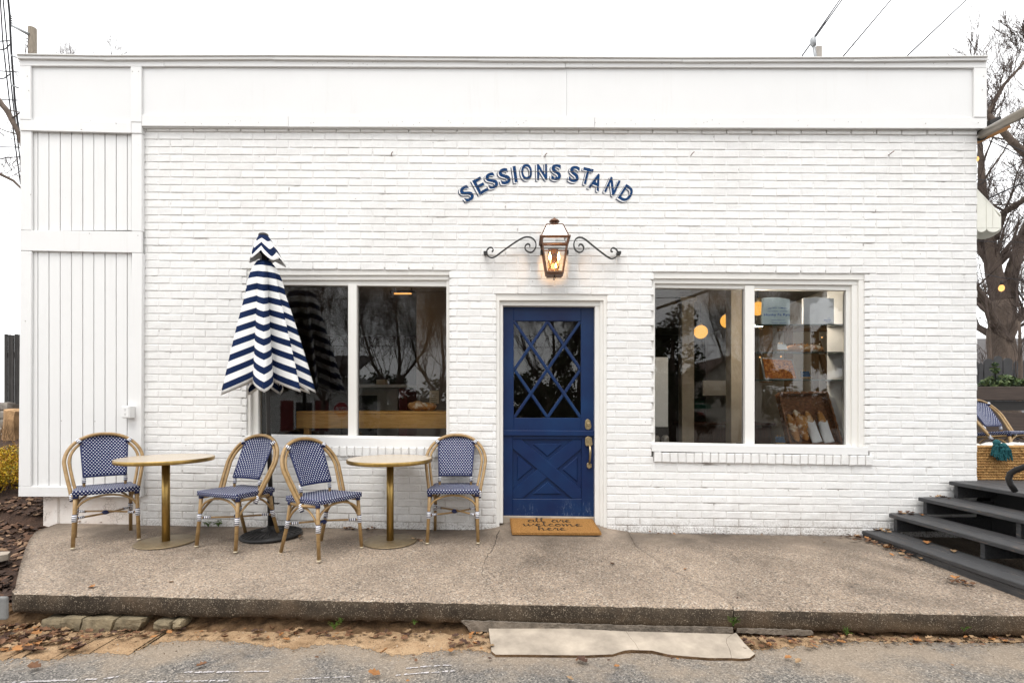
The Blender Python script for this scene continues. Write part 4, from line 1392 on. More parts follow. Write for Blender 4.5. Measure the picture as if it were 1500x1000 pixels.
# ------------------------------------------------------------------ bistro chairs
CHN = 'bistro chairs with navy and white woven seats'
def hoop(dx=0.0, n=18, phi1=math.pi / 2, dz=0.0):
    """right half of the bent back rail, from the seat side to angle phi1"""
    yy = lambda z: -.02 + .47 * (z - .40)
    pts = [(.228, .385), (.240, .46), (.258, .55), (.272, .63)]
    out = [V((x - dx, yy(z), z)) for x, z in pts]
    for k in range(n + 1):
        a = phi1 * k / n
        z = .690 + (.245 - dz) * math.sin(a)
        out.append(V(((.281 - dx) * math.cos(a) ** .92 if math.cos(a) > 0 else 0, yy(z), z)))
    return out
def mirror(pts): return [V((-p.x, p.y, p.z)) for p in reversed(pts)]
def make_chair(label):
    t = thing('bistro_chair', label, 'chair', group=CHN, world=False)
    # seat: woven pad with a rounded front edge
    def seat_pt(u, v):
        wd = .232 - .030 * v
        x = (u * 2 - 1) * wd
        y = -.225 + .43 * v
        return x, y
    mb = MB()
    n, m = 12, 10
    zt_, th = .478, .046
    topv = [[mb.bm.verts.new((*seat_pt(i / n, j / m), zt_ - .010 * math.sin(math.pi * i / n) * math.sin(math.pi * min(1, j / m + .15)))) for i in range(n + 1)] for j in range(m + 1)]
    botv = [[mb.bm.verts.new((v.co.x, v.co.y, zt_ - th)) for v in row] for row in topv]
    for j in range(m):
        for i in range(n):
            mb.face([topv[j][i], topv[j][i + 1], topv[j + 1][i + 1], topv[j + 1][i]])
            mb.face([botv[j + 1][i], botv[j + 1][i + 1], botv[j][i + 1], botv[j][i]])
    for i in range(n):
        mb.face([botv[0][i], botv[0][i + 1], topv[0][i + 1], topv[0][i]])
        mb.face([topv[m][i], topv[m][i + 1], botv[m][i + 1], botv[m][i]])
    for j in range(m):
        mb.face([topv[j][0], topv[j + 1][0], botv[j + 1][0], botv[j][0]])
        mb.face([botv[j][n], botv[j + 1][n], topv[j + 1][n], topv[j][n]])
    ob('seat', mb, M['weave'], t, bevel=.012, seg=3, uv=True)
    # backrest panel
    hp = hoop(.028, 30)
    def half(z):
        base = .150 + .020 * (z - .56) / .3
        for a, b in zip(hp, hp[1:]):
            if a.z <= z <= b.z:
                f = (z - a.z) / (b.z - a.z + 1e-9)
                return min(base, a.x + (b.x - a.x) * f)
        return min(base, .02) if z > hp[-1].z else base
    z0, z1 = .562, .912
    def back(u, v):
        z = z0 + (z1 - z0) * v
        h = max(half(z), .045)
        x = (u * 2 - 1) * h
        zz = z
        y = -.02 + .47 * (zz - .40) + .030 * (1 - (x / .17) ** 2) + .004
        return V((x, y, zz))
    mb = MB()
    mb.grid(back, 12, 16, lambda u, v: ((back(u, v).x), back(u, v).z))
    ob('backrest', mb, M['weave'], t, solid=.014)
    # navy edging along the arched top of the panel
    mb = MB()
    mb.tube([back(0, v / 16) for v in range(0, 17)] + [back(u / 8, 1) for u in range(1, 8)] + [back(1, v / 16) for v in range(16, -1, -1)], .0085, 6)
    mb.tube([back(u / 8, 0) for u in range(9)], .008, 6)
    ob('backrest_edging', mb, M['navy'], t)
    h = hoop()
    mb = MB(); mb.tube(h + mirror(h)[1:], .0145, 10); ob('back_frame', mb, M['rattan'], t)
    for s in (1, -1):
        q = hoop(.034, 8, R(48), .03)
        q = [V((s * p.x, p.y + .006, p.z)) for p in q]
        mb = MB(); mb.tube(q, .012, 8); ob('inner_rail', mb, M['rattan'], t)
        c = V((s * .166, .180, .858)); e = V((s * .196, .200, .885))
        mb = MB(); mb.tube([c, e], .017, 8); ob('binding', mb, M['wrap'], t)
        mb = MB(); mb.tube([(s * .146, .075, .46), (s * .148, .084, .575)], .0115, 8); ob('back_post', mb, M['rattan'], t)
        mb = MB(); mb.tube([(s * .1472, .0795, .505), (s * .148, .084, .566)], .0155, 8); ob('binding', mb, M['wrap'], t)
        # front and rear legs
        fl = [V((s * .208, -.195, .44)), V((s * .214, -.203, .25)), V((s * .222, -.218, .012))]
        rl = [V((s * .190, .155, .44)), V((s * .195, .185, .25)), V((s * .203, .262, .012))]
        for leg in (fl, rl):
            mb = MB(); mb.tube(leg, .0150, 10); lg = ob('leg', mb, M['rattan'], t)
            d = (leg[2] - leg[1]).normalized()
            mb = MB(); mb.tube([leg[2], leg[2] + d * .012], .0155, 10); ob('foot_cap', mb, M['cap'], lg)
            mb = MB(); mb.tube([leg[0], leg[0] + (leg[1] - leg[0]) * .16], .0195, 10); ob('leg_socket', mb, M['navy'], lg)
            mb = MB(); mb.tube([leg[1] + (leg[0] - leg[1]) * .16, leg[1], leg[1] + d * .034], .0185, 10); ob('binding', mb, M['wrap'], t)
        # hoop end clamped to the side rail
        mb = MB(); mb.tube([(s * .226, -.035, .372), (s * .230, -.005, .43)], .0185, 8); ob('binding', mb, M['wrap'], t)
        mb = MB(); mb.tube([(s * .205, -.20, .418), (s * .226, -.01, .416), (s * .188, .16, .418)], .012, 8); ob('side_rail', mb, M['rattan'], t)
        # side arch
        a, b = fl[1] + V((0, .006, .02)), rl[1] + V((0, -.006, .02))
        mb = MB(); mb.tube([a.lerp(b, k / 10) + V((0, 0, .135 * math.sin(math.pi * k / 10) ** .8)) for k in range(11)], .009, 8); ob('arch_brace', mb, M['rattan'], t)
    for yv, zv, hw in ((-.203, .27, .214), (.185, .27, .195)):
        mb = MB(); mb.tube([V((hw * math.cos(math.pi * (1 - k / 14)), yv + (.012 if yv < 0 else -.012) * math.sin(math.pi * k / 14), zv + .15 * math.sin(math.pi * k / 14) ** .85)) for k in range(15)], .0095, 8)
        ob('arch_brace', mb, M['rattan'], t)
    for s in (1, -1):
        A, B = V((s * .214, -.203, .245)), V((-s * .195, .185, .245 + s * .006))
        mb = MB(); mb.tube([A, A.lerp(B, .5) + V((0, 0, s * .007)), B], .0085, 8); ob('cross_stretcher', mb, M['rattan'], t)
        for P_, Q_ in ((A, B), (B, A)):
            mb = MB(); mb.tube([P_.lerp(Q_, .05), P_.lerp(Q_, .15)], .0118, 8); ob('binding', mb, M['wrap'], t)
    mb = MB(); mb.ball((.0, -.012, .245), .022, 8, 6, 1.3, 1.3, .9); ob('cross_binding', mb, M['wrap'], t)
    return t
ch = make_chair('chair at the far left before the white siding, woven seat facing the street')
def chair_pose(o, fl, fr, rot_extra=R(5)):
    A, B = G(*fl), G(*fr)
    m = (A + B) / 2
    ang = math.atan2(B.y - A.y, B.x - A.x) + rot_extra
    o.rotation_euler = (R(-1.2), R(.4), ang)
    off = Matrix.Rotation(ang, 3, 'Z') @ V((0, -.218, 0))
    p = m - off
    o.location = (p.x, p.y, slab_z(p.x, p.y) + .001)
    return o
CH2 = dup(ch, (0, 0, 0), None, 'chair in front of the umbrella pole, turned left towards the first table')
CH3 = dup(ch, (0, 0, 0), None, 'chair nearest the street, turned right with its front leg furthest forward')
CH4 = dup(ch, (0, 0, 0), None, 'chair beside the navy door, squarely facing the street')
CH5 = dup(ch, (0, 0, 0), None, 'chair up on the dark deck behind the woven seagrass basket')
chair_pose(ch, (109.4, 804.3), (201.2, 792.5))
chair_pose(CH2, (287.6, 801.6), (345.3, 810.7), 0)
chair_pose(CH3, (465.8, 822.6), (531.3, 804.8), R(9))
chair_pose(CH4, (625.9, 797.3), (700.4, 797.7), R(2))

# ------------------------------------------------------------------ bistro tables
def make_table(label):
    t = thing('bistro_table', label, 'table', group='round gold bistro tables', world=False)
    mb = MB(); mb.lathe([(.0, .712), (.366, .712), (.366, .743), (.0, .743)][1:3], (0, 0, 0), 64); o = ob('tabletop', mb, M['tabletop'], t)
    mb = MB(); mb.lathe([(.3662, .7125), (.3715, .7110), (.3735, .718), (.3735, .738), (.3715, .7425), (.3662, .7434)], (0, 0, 0), 64, caps=False); ob('rim', mb, M['gold'], o)
    mb = MB(); mb.lathe([(.0315, .012), (.0315, .70)], (0, 0, 0), 28); ob('column', mb, M['gold'], t)
    mb = MB(); mb.lathe([(.12, .700), (.12, .7118)], (0, 0, 0), 28); ob('top_plate', mb, M['goldbase'], t)
    mb = MB(); mb.lathe([(.232, .0), (.236, .003), (.236, .008), (.232, .011), (.06, .0125), (.034, .014)], (0, 0, 0), 56); ob('base', mb, M['goldbase'], t)
    return t
T1 = make_table('round gold table on the left beside the first chair')
T2 = dup(T1, (0, 0, 0), None, 'round gold table under the left window, next to the chair by the door')
for o, px in ((T1, (243, 794)), (T2, (571.5, 793))):
    p = G(*px); o.location = (p.x, p.y, slab_z(p.x, p.y) + .001)

# ------------------------------------------------------------------ umbrella
ub = G(398, 782)
ub.y = -.30
ub = V((W(398, 700, -.30).x, -.30, slab_z(-2.3, -.30)))
UM = thing('patio_umbrella', 'closed patio umbrella striped navy and white before the left window', 'umbrella', ub, world=False)
rz = lambda py: W(395, py, -.30).z - ub.z
mb = MB(); mb.lathe([(.262, 0), (.268, .012), (.262, .028), (.20, .046), (.08, .062), (.045, .075), (.040, .10), (.034, .10)], (0, 0, 0), 48); ob('base', mb, M['black'], UM)
mb = MB()
for k in range(30):
    a = 2 * math.pi * k / 30
    mb.tube([(.09 * math.cos(a), .09 * math.sin(a), .0625), (.20 * math.cos(a), .20 * math.sin(a), .048), (.255 * math.cos(a), .255 * math.sin(a), .031)], .004, 4)
ob('base_ribs', mb, M['black'], UM, kind=None)
mb = MB(); mb.lathe([(.030, .08), (.030, .36), (.027, .365)], (0, 0, 0), 16); st = ob('socket', mb, M['black'], UM)
mb = MB(); mb.tube([(.03, 0, .30), (.07, 0, .30)], .006, 6); mb.tube([(.07, -.02, .30), (.07, .02, .30)], .007, 6); ob('knob', mb, M['black'], st)
ztop_, zhem = rz(383), rz(572)
mb = MB(); mb.lathe([(.020, .10), (.020, ztop_ + .10)], (0, 0, 0), 14); ob('pole', mb, M['pole'], UM)
# canopy hanging in pleats from eight ribs
rgu = random.Random(4)
NR = 8
ang0 = [2 * math.pi * (k + .32) / NR + rgu.uniform(-.16, .16) for k in range(NR)]
rr_ = [.430, .420, .440, .415, .435, .440, .450, .43]
vr_ = [.20, .14, .20, .17, .18, .24, .12, .21]
Lr = ztop_ - zhem + .03
NS, NV = 10, 30
def can(k, f, v):
    """panel k between rib k and k+1, f 0..1 across, v 0..1 down"""
    a, b = ang0[k], ang0[(k + 1) % NR] + (2 * math.pi if k == NR - 1 else 0)
    A = a + (b - a) * f
    tri = 1 - abs(2 * f - 1)              # 0 on the ribs, 1 in the middle of the fold
    rr = rr_[k] if f < .5 else rr_[(k + 1) % NR]
    sm = tri ** 1.05
    rim = rr * (1 - sm) + vr_[k] * sm
    r = .058 + (rim * .965 - .058) * (v ** .80)
    if v < .25: r += .03 * math.sin(v / .25 * math.pi) * .6
    L = Lr * (1 - .10 * tri)
    z = ztop_ - L * v
    lean = .03 * v
    return V((r * math.cos(A) + lean * .3, r * math.sin(A), z)), L * v * (1 - 0.0 * tri) * (.93 if tri == 0 else .93 + .07 * tri) + .0
mb = MB()
cache = []
for j in range(NV + 1):
    row = []
    for k in range(NR):
        for i in range(NS):
            p, s = can(k, i / NS, j / NV)
            row.append((mb.bm.verts.new(p), 1 - abs(2 * i / NS - 1)))
    cache.append(row)
NN = NR * NS
def vcoord(j, tri): return (j / NV) * Lr * (.90 if True else 1) + .012
for j in range(NV):
    for i in range(NN):
        q = [(cache[j][i], j), (cache[j][(i + 1) % NN], j), (cache[j + 1][(i + 1) % NN], j + 1), (cache[j + 1][i], j + 1)]
        f = mb.face([a[0][0] for a in q])
        f.smooth = (i % (NS // 2)) not in ()
        for lp_2, a in zip(f.loops, q):
            lp_2[mb.uv].uv = (i / NN, a[1] / NV * (13 * .119 - .001) * .745 + .003)
for e in mb.bm.edges:
    pass
cv = ob('canopy', mb, M['canvas'], UM, solid=.004)
# top vent: second smaller tier, pinched up
mb = MB()
zc_ = rz(384); zt2 = rz(345)
def vent(u, v):
    A = u * 2 * math.pi + .25
    tri = abs(((u * 5 + .75) % 1) * 2 - 1)
    r = .036 + (.115 * (.62 + .38 * tri) - .01) * v ** .8 + (.05 * max(0, math.cos(A - .15)) * v)
    z = zt2 + (zc_ - zt2) * v * (1.0 - .22 * (1 - tri)) - .03 * max(0, math.cos(A - .1)) * v + .03 * max(0, -math.sin(A)) * v * (1 - tri)
    return V((r * math.cos(A), r * math.sin(A), z))
mb.grid(vent, 64, 12, lambda u, v: (u, v * .25 - .045 * v * abs(((u * 5 + .75) % 1) * 2 - 1)), wrap=True)
ob('vent_flap', mb, M['canvas'], UM, solid=.004)
mb = MB(); mb.lathe([(.042, zt2 - .008), (.044, zt2 + .006), (.036, zt2 + .018), (.018, zt2 + .026)], (0, 0, 0), 16); ob('finial', mb, M['pole'], UM)
mb = MB()
for k in range(NR):
    mb.tube([(.03 * math.cos(ang0[k]), .03 * math.sin(ang0[k]), ztop_ - .01), (.95 * rr_[k] * math.cos(ang0[k]) * .97, .95 * rr_[k] * math.sin(ang0[k]) * .97, zhem + .02)], .006, 4)
ob('ribs', mb, M['pole'], UM)

UM.rotation_euler = (0, R(-1.6), 0)
# ------------------------------------------------------------------ stairs and deck
sdir = ray(706, 595); sdir.z = 0; sdir.normalize(); sdir = -sdir       # run of the treads, towards the street
sperp = V((-sdir.y, sdir.x, 0));  sperp = sperp if sperp.x > 0 else -sperp
ST_ = thing('deck_steps', 'charcoal painted timber steps rising to the deck at the right', 'stairs', (4.6, -.9, 0))
corner = [(1262, 776.5), (1301.5, 751.5), (1344.5, 727.5), (1389.5, 704)]
c3 = [W(*q, -.03) for q in corner]
sides = []
for i, c in enumerate(c3):
    dep = (c3[i + 1] - c).dot(sperp) + .05 if i < 3 else .29
    mb = MB()
    th = .036
    a = c
    half_ = dep / 2 - .0015
    Lr2 = 4.2
    for q in range(2 if i < 3 else 2):
        s0 = sperp * (q * dep / 2)
        mb = MB()
        mb.prism([a + s0, a + s0 + sperp * half_, a + s0 + sperp * half_ + sdir * Lr2, a + s0 + sdir * Lr2], (0, 0, -th))
        ob('tread_board', mb, M['deck'], ST_, bevel=.005)
    # fascia board under the lowest nosing, square blocks under the others
    if i == 0:
        mb = MB(); z0 = c.z - th - .002
        b0 = a + sperp * .012
        for (d0, d1) in ((0, .9), (.9, 4.2)):
            mb = MB()
            z1, z2 = z0 - .13 - .02 * d0, z0 - .13 - .02 * d1
            mb.prism([V((*(b0 + sdir * d0).xy, z1)), V((*(b0 + sdir * d1).xy, z2)), V((*(b0 + sdir * d1).xy, z0)), V((*(b0 + sdir * d0).xy, z0))], sperp * .03)
            ob('riser_board', mb, M['deck'], ST_, bevel=.003)
    else:
        zl = c3[i - 1].z
        for d0 in ([.02, .86, 1.72, 2.6, 3.4] if i < 3 else [.02, .98, 1.9, 2.8, 3.6]):
            p = a + sdir * d0 + sperp * .035
            mb = MB(); mb.prism([V((*p.xy, zl + .001)), V((*(p + sdir * .036).xy, zl + .001)), V((*(p + sdir * .036).xy, c.z - th - .001)), V((*p.xy, c.z - th - .001))], sperp * .95)
            ob('stringer', mb, M['deck'], ST_, bevel=.003)
# dark sheet added to stand in for the shaded void under the steps
mb = MB()
p = c3[3] + sperp * .42
mb.prism([V((*p.xy, -.25)), V((*(p + sdir * 4.2).xy, -.25)), V((*(p + sdir * 4.2).xy, c3[3].z - .05)), V((*p.xy, c3[3].z - .05))], sperp * .03)
ob('shade_backing', mb, M['dark'], ST_)
DK = thing('deck', 'charcoal timber deck platform behind the steps at the right edge', 'deck', (6, 1, .3))
zd = c3[3].z
x0d = c3[3].x + .30
for k in range(34):
    xx = xr + .01 + k * .142
    mb = MB()
    y0 = -.03 if True else 0
    mb.box(xx, xx + .138, .0, 6.5, zd - .034, zd)
    ob('deck_board', mb, M['deck'], DK, bevel=.003)
mb = MB()
s0 = c3[3] + sperp * .295
mb.prism([s0, s0 + sperp * 3.5, s0 + sperp * 3.5 + sdir * 4.2, s0 + sdir * 4.2], (0, 0, -.036)); ob('deck_edge', mb, M['deck'], DK, bevel=.004)
mb = MB(); mb.box(xr + .02, 9.2, .1, 6.4, -.28, zd - .036); ob('deck_base', mb, M['dark'], DK)

# black handrail at the right edge
hr = [(1479, 718, -1.0), (1472, 706, -1.0), (1476, 694, -1.0), (1490, 686, -1.05), (1512, 678, -1.15), (1560, 662, -1.4)]
pts = [W(a, b, c) for a, b, c in hr]
hp0 = [W(1488, 719, -1.0)]
mb = MB()
mb.tube([W(1487, 719, -.95), W(1480, 708, -.95), W(1477.5, 701, -.95), W(1480, 693, -.96), W(1488, 688, -.99), W(1505, 682, -1.06), W(1540, 668, -1.2), W(1600, 650, -1.5)], .021, 12)
o = ob('handrail', mb, M['black']); tag(o, 'curved end of a glossy black handrail at the right edge', 'handrail')
M['black'].node_tree.nodes

# seagrass basket on the deck
bx0, bx1 = xr + .015, W(1560, 690, .02).x
bt = W(1450, 655, .02).z
BK = thing('seagrass_basket', 'tan woven seagrass basket holding throws on the deck', 'basket', ((bx0 + bx1) / 2, .2, zd))
m_grass = NT('seagrass')
v = m_grass.coord('Object')
colg = m_grass.ramp(m_grass.noise(v, 26., 4, .7), [(.3, (.21, .105, .034)), (.7, (.44, .26, .10))])
m_grass = m_grass.bsdf(colg, .8, 0, .2)
mb = MB(); mb.box(bx0 + .02, bx1 - .02, .06, .38, zd, bt - .03); ob('lining', mb, M['dark'], BK)
# twisted strands laid row on row
mb = MB(); rgk = random.Random(2)
nrow = 13
for r in range(nrow):
    z = zd + .012 + (bt - zd - .012) * r / (nrow - 1)
    n = 34
    for i in range(n):
        x = bx0 + (bx1 - bx0) * i / n
        L = (bx1 - bx0) / n
        s = 1 if r % 2 == 0 else -1
        q = .5 * (r % 2)
        c = V((x + L * q, .044 + rgk.uniform(-.004, .004), z))
        hh = (bt - zd) / nrow
        mb.tube([c + V((-L * .75, .010, -s * hh * .42)), c + V((-L * .25, -.012, -s * hh * .12)), c + V((L * .25, -.012, s * hh * .12)), c + V((L * .75, .010, s * hh * .42))], [.006, .014, .014, .006], 5)
ob('woven_strands', mb, m_grass, BK, kind='stuff')
mb = MB(); mb.tube([(bx0 - .004, .05, bt), ((bx0 + bx1) / 2, .045, bt + .004), (bx1, .05, bt)], .016, 8); ob('rim', mb, m_grass, BK)
# throw lying in the basket, and its teal tassels
m_throw = pm('cream_throw', (.62, .60, .56), .95, .15, 18, .7, 90)
mb = MB(); rgk = random.Random(12)
for i in range(15):
    mb.ball((bx0 + .03 + i * .055, .09 + rgk.uniform(0, .08), bt + rgk.uniform(.0, .02)), .045, 9, 6, 1.2, 1, .6, .08)
o = ob('throw_blanket', mb, m_throw); tag(o, 'cream fringed throw blanket bunched in the top of the seagrass basket', 'blanket')
m_teal = pm('teal_yarn', (.008, .075, .085), .9, .3, 60, .5, 200)
tc = W(1466, 649, -.01)
mb = MB(); rgk = random.Random(14)
for kx, kz, nn_, sp in ((W(1457, 648, 0).x, W(1457, 650, 0).z, 60, .045), (W(1467, 652, 0).x, W(1467, 655, 0).z, 130, .055)):
    for i in range(nn_):
        a = rgk.uniform(-1.25, 1.25)
        L = rgk.uniform(.07, .125)
        p = V((kx, -.005, kz))
        mb.tube([p + V((rgk.uniform(-.03, .03), rgk.uniform(-.03, .01), .02)), p + V((math.sin(a) * sp * .8, rgk.uniform(-.05, -.01), -.02)), p + V((math.sin(a) * sp * 1.15, rgk.uniform(-.05, .0), -L))], .0035, 4)
    mb.ball((kx, -.02, kz + .015), .03, 8, 6)
o = ob('tassel', mb, m_teal); tag(o, 'pair of teal yarn tassels hanging over the rim of the seagrass basket', 'tassel')
# the chair on the deck
q5 = W(1474, 640, .95)
CH5.location = (q5.x, .95, zd + .002); CH5.rotation_euler = (R(-7), 0, R(18)); CH5.scale = (.93, .93, .86)

# ------------------------------------------------------------------ inside the shop, seen through the panes
def at(px, py, Y): return W(px, py, Y)
m_wood = NT('honey_plank')
v = m_wood.coord('Object', (1.2, 6, 14))
m_wood = m_wood.bsdf(m_wood.ramp(m_wood.noise(v, 5., 5, .6, dist=.6), [(.3, (.62, .30, .065)), (.7, (.82, .46, .13))]), .42, 0, .45)
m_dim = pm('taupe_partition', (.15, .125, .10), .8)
m_steel = pm('dull_steel', (.36, .345, .32), .5, metal=.2)
m_black = pm('near_black', (.018, .016, .015), .7)
m_red = pm('dark_red_paint', (.16, .016, .014), .5)
m_paper = pm('cream_paper', (.56, .47, .34), .9)
m_wht = pm('white_laminate', (.86, .87, .87), .45, .03)
a, b = at(434, 627, .55), at(668, 602, .55)
ct = thing('counter', 'honey coloured timber window counter seen through the left window', 'counter', ((a.x + b.x) / 2, .8, 0))
mb = MB(); mb.box(a.x, b.x + .3, .55, .59, a.z, b.z - .030); ob('front_board', mb, m_wood, ct, bevel=.004)
mb = MB(); mb.box(a.x, b.x + .3, .545, 1.1, b.z - .028, b.z); ob('counter_top', mb, m_wood, ct, bevel=.004)
p = at(449, 630, .6)
for xx in (p.x, b.x + .2):
    mb = MB(); mb.box(xx - .03, xx + .03, .60, .66, 0, a.z); ob('post', mb, m_wood, ct)
m_bread = NT('crusty_bread')
v = m_bread.coord('Object')
m_bread = m_bread.bsdf(m_bread.mix(m_bread.rng(m_bread.noise(v, 16., 4, .6), .50, .64), m_bread.ramp(m_bread.noise(v, 9., 4, .6), [(.3, (.38, .155, .045)), (.7, (.62, .33, .12))]), (.80, .70, .54)), .8, 0, .25, m_bread.bump(m_bread.noise(v, 30., 5, .7), .6, .01))
def loaf(mb, c, L, r, ax=V((1, 0, 0)), up=V((0, 0, 1)), squash=.8, twist=0., n=20, lumps=0, bend=0.):
    ax = ax.normalized(); sd_ = up.cross(ax).normalized(); up = ax.cross(sd_).normalized()
    def fn(u, v):
        t = v * 2 - 1
        rad = r * max(.02, (1 - abs(t) ** 2.6)) ** .5
        if lumps: rad *= .80 + .26 * abs(math.sin(v * math.pi * lumps + (1.5 * math.sin(u * 2 * math.pi))))
        A = u * 2 * math.pi
        return c + ax * (t * L / 2) + sd_ * (math.cos(A) * rad + bend * t * t) + up * (math.sin(A) * rad * squash)
    mb.grid(fn, 14, n, wrap=True)
    return mb
p = at(617, 604, .75)
mb = MB(); loaf(mb, V((p.x - .05, .78, b.z + .055)), .22, .07, squash=.8, lumps=2); loaf(mb, V((p.x + .06, .84, b.z + .05)), .20, .06, V((1, .5, 0)), squash=.8)
o = ob('bread_loaf', mb, m_bread); tag(o, 'small crusty loaf lying on the timber counter in the left window', 'bread')
# oven and the wall behind
a, b = at(520, 640, 3.2), at(583, 568, 3.2)
ov = thing('oven', 'steel oven standing in the dark kitchen behind the left window', 'oven', ((a.x + b.x) / 2, 3.5, 0))
mb = MB(); mb.box(a.x, b.x, 3.2, 3.9, .0, b.z); ob('body', mb, m_steel, ov, bevel=.01)
mb = MB(); mb.box(a.x - .05, b.x + .16, 3.1, 4.0, b.z + .005, b.z + .055); ob('top_shelf', mb, m_wht, ov, bevel=.005)
mb = MB(); mb.box(a.x + .05, a.x + .36, 3.19, 3.199, .7, b.z - .12); ob('oven_door', mb, m_black, ov)
c_, d_ = at(583, 640, 3.15), at(596, 569, 3.15)
mb = MB(); mb.box(c_.x + .01, d_.x, 3.16, 3.9, 0, d_.z); ob('red_panel', mb, m_red, ov)
mb = MB(); mb.ball(((c_.x + d_.x) / 2, 3.15, at(590, 582, 3.15).z), .016, 8, 6); ob('dial', mb, m_wht, ov)
q_ = at(560, 557, 3.4)
mb = MB(); mb.box(q_.x - .07, q_.x + .07, 3.3, 3.5, b.z + .056, b.z + .14)
o = ob('box_on_oven', mb, m_paper); tag(o, 'small brown box lying on top of the oven', 'box')
pt = thing('partition', 'taupe partition wall behind the right end of the left window', 'partition', (at(640, 590, 2.2).x, 2.25, 0))
a, b = at(610, 600, 2.2), at(690, 470, 2.2)
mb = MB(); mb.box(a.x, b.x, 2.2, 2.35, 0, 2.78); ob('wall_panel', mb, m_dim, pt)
a, b = at(629, 591, 2.19), at(643, 572, 2.19)
mb = MB(); mb.box(a.x, b.x, 2.185, 2.195, a.z, b.z)
o = ob('note', mb, m_paper); o.rotation_euler = (0, 0, 0); tag(o, 'handwritten paper note pinned on the taupe partition', 'note')
mb = MB()
for k in range(5): mb.box(a.x + .02, b.x - .02 - .012 * (k % 3), 2.1835, 2.1845, b.z - .045 - .03 * k, b.z - .040 - .03 * k)
ob('handwriting', mb, m_black, o)
a, b = at(577, 430.2, 1.6), at(602, 428.9, 1.6)
sl_t = thing('strip_lamp', 'glowing warm strip lamp under the ceiling of the left room', 'lamp', ((a.x + b.x) / 2, 1.6, a.z))
mb = MB(); mb.box(a.x, b.x, 1.6, 1.64, a.z, b.z); ob('diffuser', mb, emis('strip_lamp_glow', (1., .45, .12), .8), sl_t)
mb = MB(); mb.box(a.x - .05, b.x + .05, 1.59, 1.66, b.z + .001, b.z + .03); ob('housing', mb, m_black, sl_t)
for xx in (a.x, b.x):
    mb = MB(); mb.tube([(xx, 1.62, b.z + .03), (xx, 1.62, 2.78)], .006, 5); ob('rod', mb, m_black, sl_t)
sll = bpy.data.lights.new('strip_lamp_light', 'POINT'); sll.energy = 1.3; sll.color = (1, .62, .28); sll.shadow_soft_size = .2
slo = bpy.data.objects.new('strip_lamp_light', sll); COL.objects.link(slo); slo.parent = sl_t; slo.location = (0, 0, -.25)
# right room: columns, board, shelf, globes
def column(px0, px1, Y, lab):
    a, b = at(px0, 650, Y), at(px1, 650, Y)
    c = thing('column', lab, 'column', ((a.x + b.x) / 2, Y, 0), group='columns inside the shop')
    mb = MB(); mb.box(a.x, b.x, Y, Y + (b.x - a.x), 0, 2.72); ob('shaft', mb, m_dim2, c, bevel=.006)
    mb = MB(); mb.box(a.x - .03, b.x + .03, Y - .03, Y + (b.x - a.x) + .03, 2.72, 2.779); ob('capital', mb, m_dim2, c)
m_dim2 = pm('beige_column', (.44, .38, .30), .8)
column(999, 1017, 2.6, 'beige square column left in the right window')
column(1071, 1092, 1.4, 'beige square column just left of the right window mullion')
a, b = at(961, 625, 2.0), at(978.5, 523, 2.0)
mb = MB(); mb.box(a.x - .6, b.x, 2.0, 2.03, a.z, b.z)
o = ob('white_board', mb, m_wht); tag(o, 'tall white menu board at the left side of the right window', 'board')
a, b = at(958, 655, 2.1), at(984, 627, 2.1)
sh = thing('cabinet', 'low dark cabinet with steel pots under the white menu board', 'cabinet', ((a.x + b.x) / 2, 2.2, 0))
mb = MB(); mb.box(a.x - .5, b.x, 2.1, 2.6, 0, a.z + .03); ob('body', mb, m_black, sh)
for k in range(3):
    mb = MB(); mb.lathe([(.05, 0), (.05, .10), (.03, .13)], (b.x - .06 - .13 * k, 2.2, a.z + .031), 14); o = ob('steel_pot', mb, m_steel)
    tag(o, ('steel pot at the right end of the low cabinet', 'middle steel pot on the low cabinet', 'steel pot at the left end of the low cabinet')[k], 'pot', 'pots on the low cabinet')
a, b = at(1030, 579, 4.2), at(1073, 557, 4.2)
mb = MB(); mb.box(a.x, b.x + .3, 4.2, 4.25, a.z, b.z)
o = ob('menu_panel', mb, m_wht); tag(o, 'pale horizontal panel on the rear wall between the two columns', 'panel')
a, b = at(1017, 660, 3.4), at(1075, 619, 3.4)
bar = thing('service_bar', 'dark reddish timber service bar behind the right window', 'bar', ((a.x + b.x) / 2, 3.6, 0))
m_mah = pm('mahogany', (.075, .024, .014), .4, .3, 5, stretch=(10, 1, 1))
mb = MB(); mb.box(a.x - .1, b.x + .6, 3.4, 4.0, 0, b.z - .05); ob('front', mb, m_mah, bar)
mb = MB(); mb.box(a.x - .15, b.x + .65, 3.35, 4.05, b.z - .048, b.z); ob('bar_top', mb, m_mah, bar, bevel=.01)
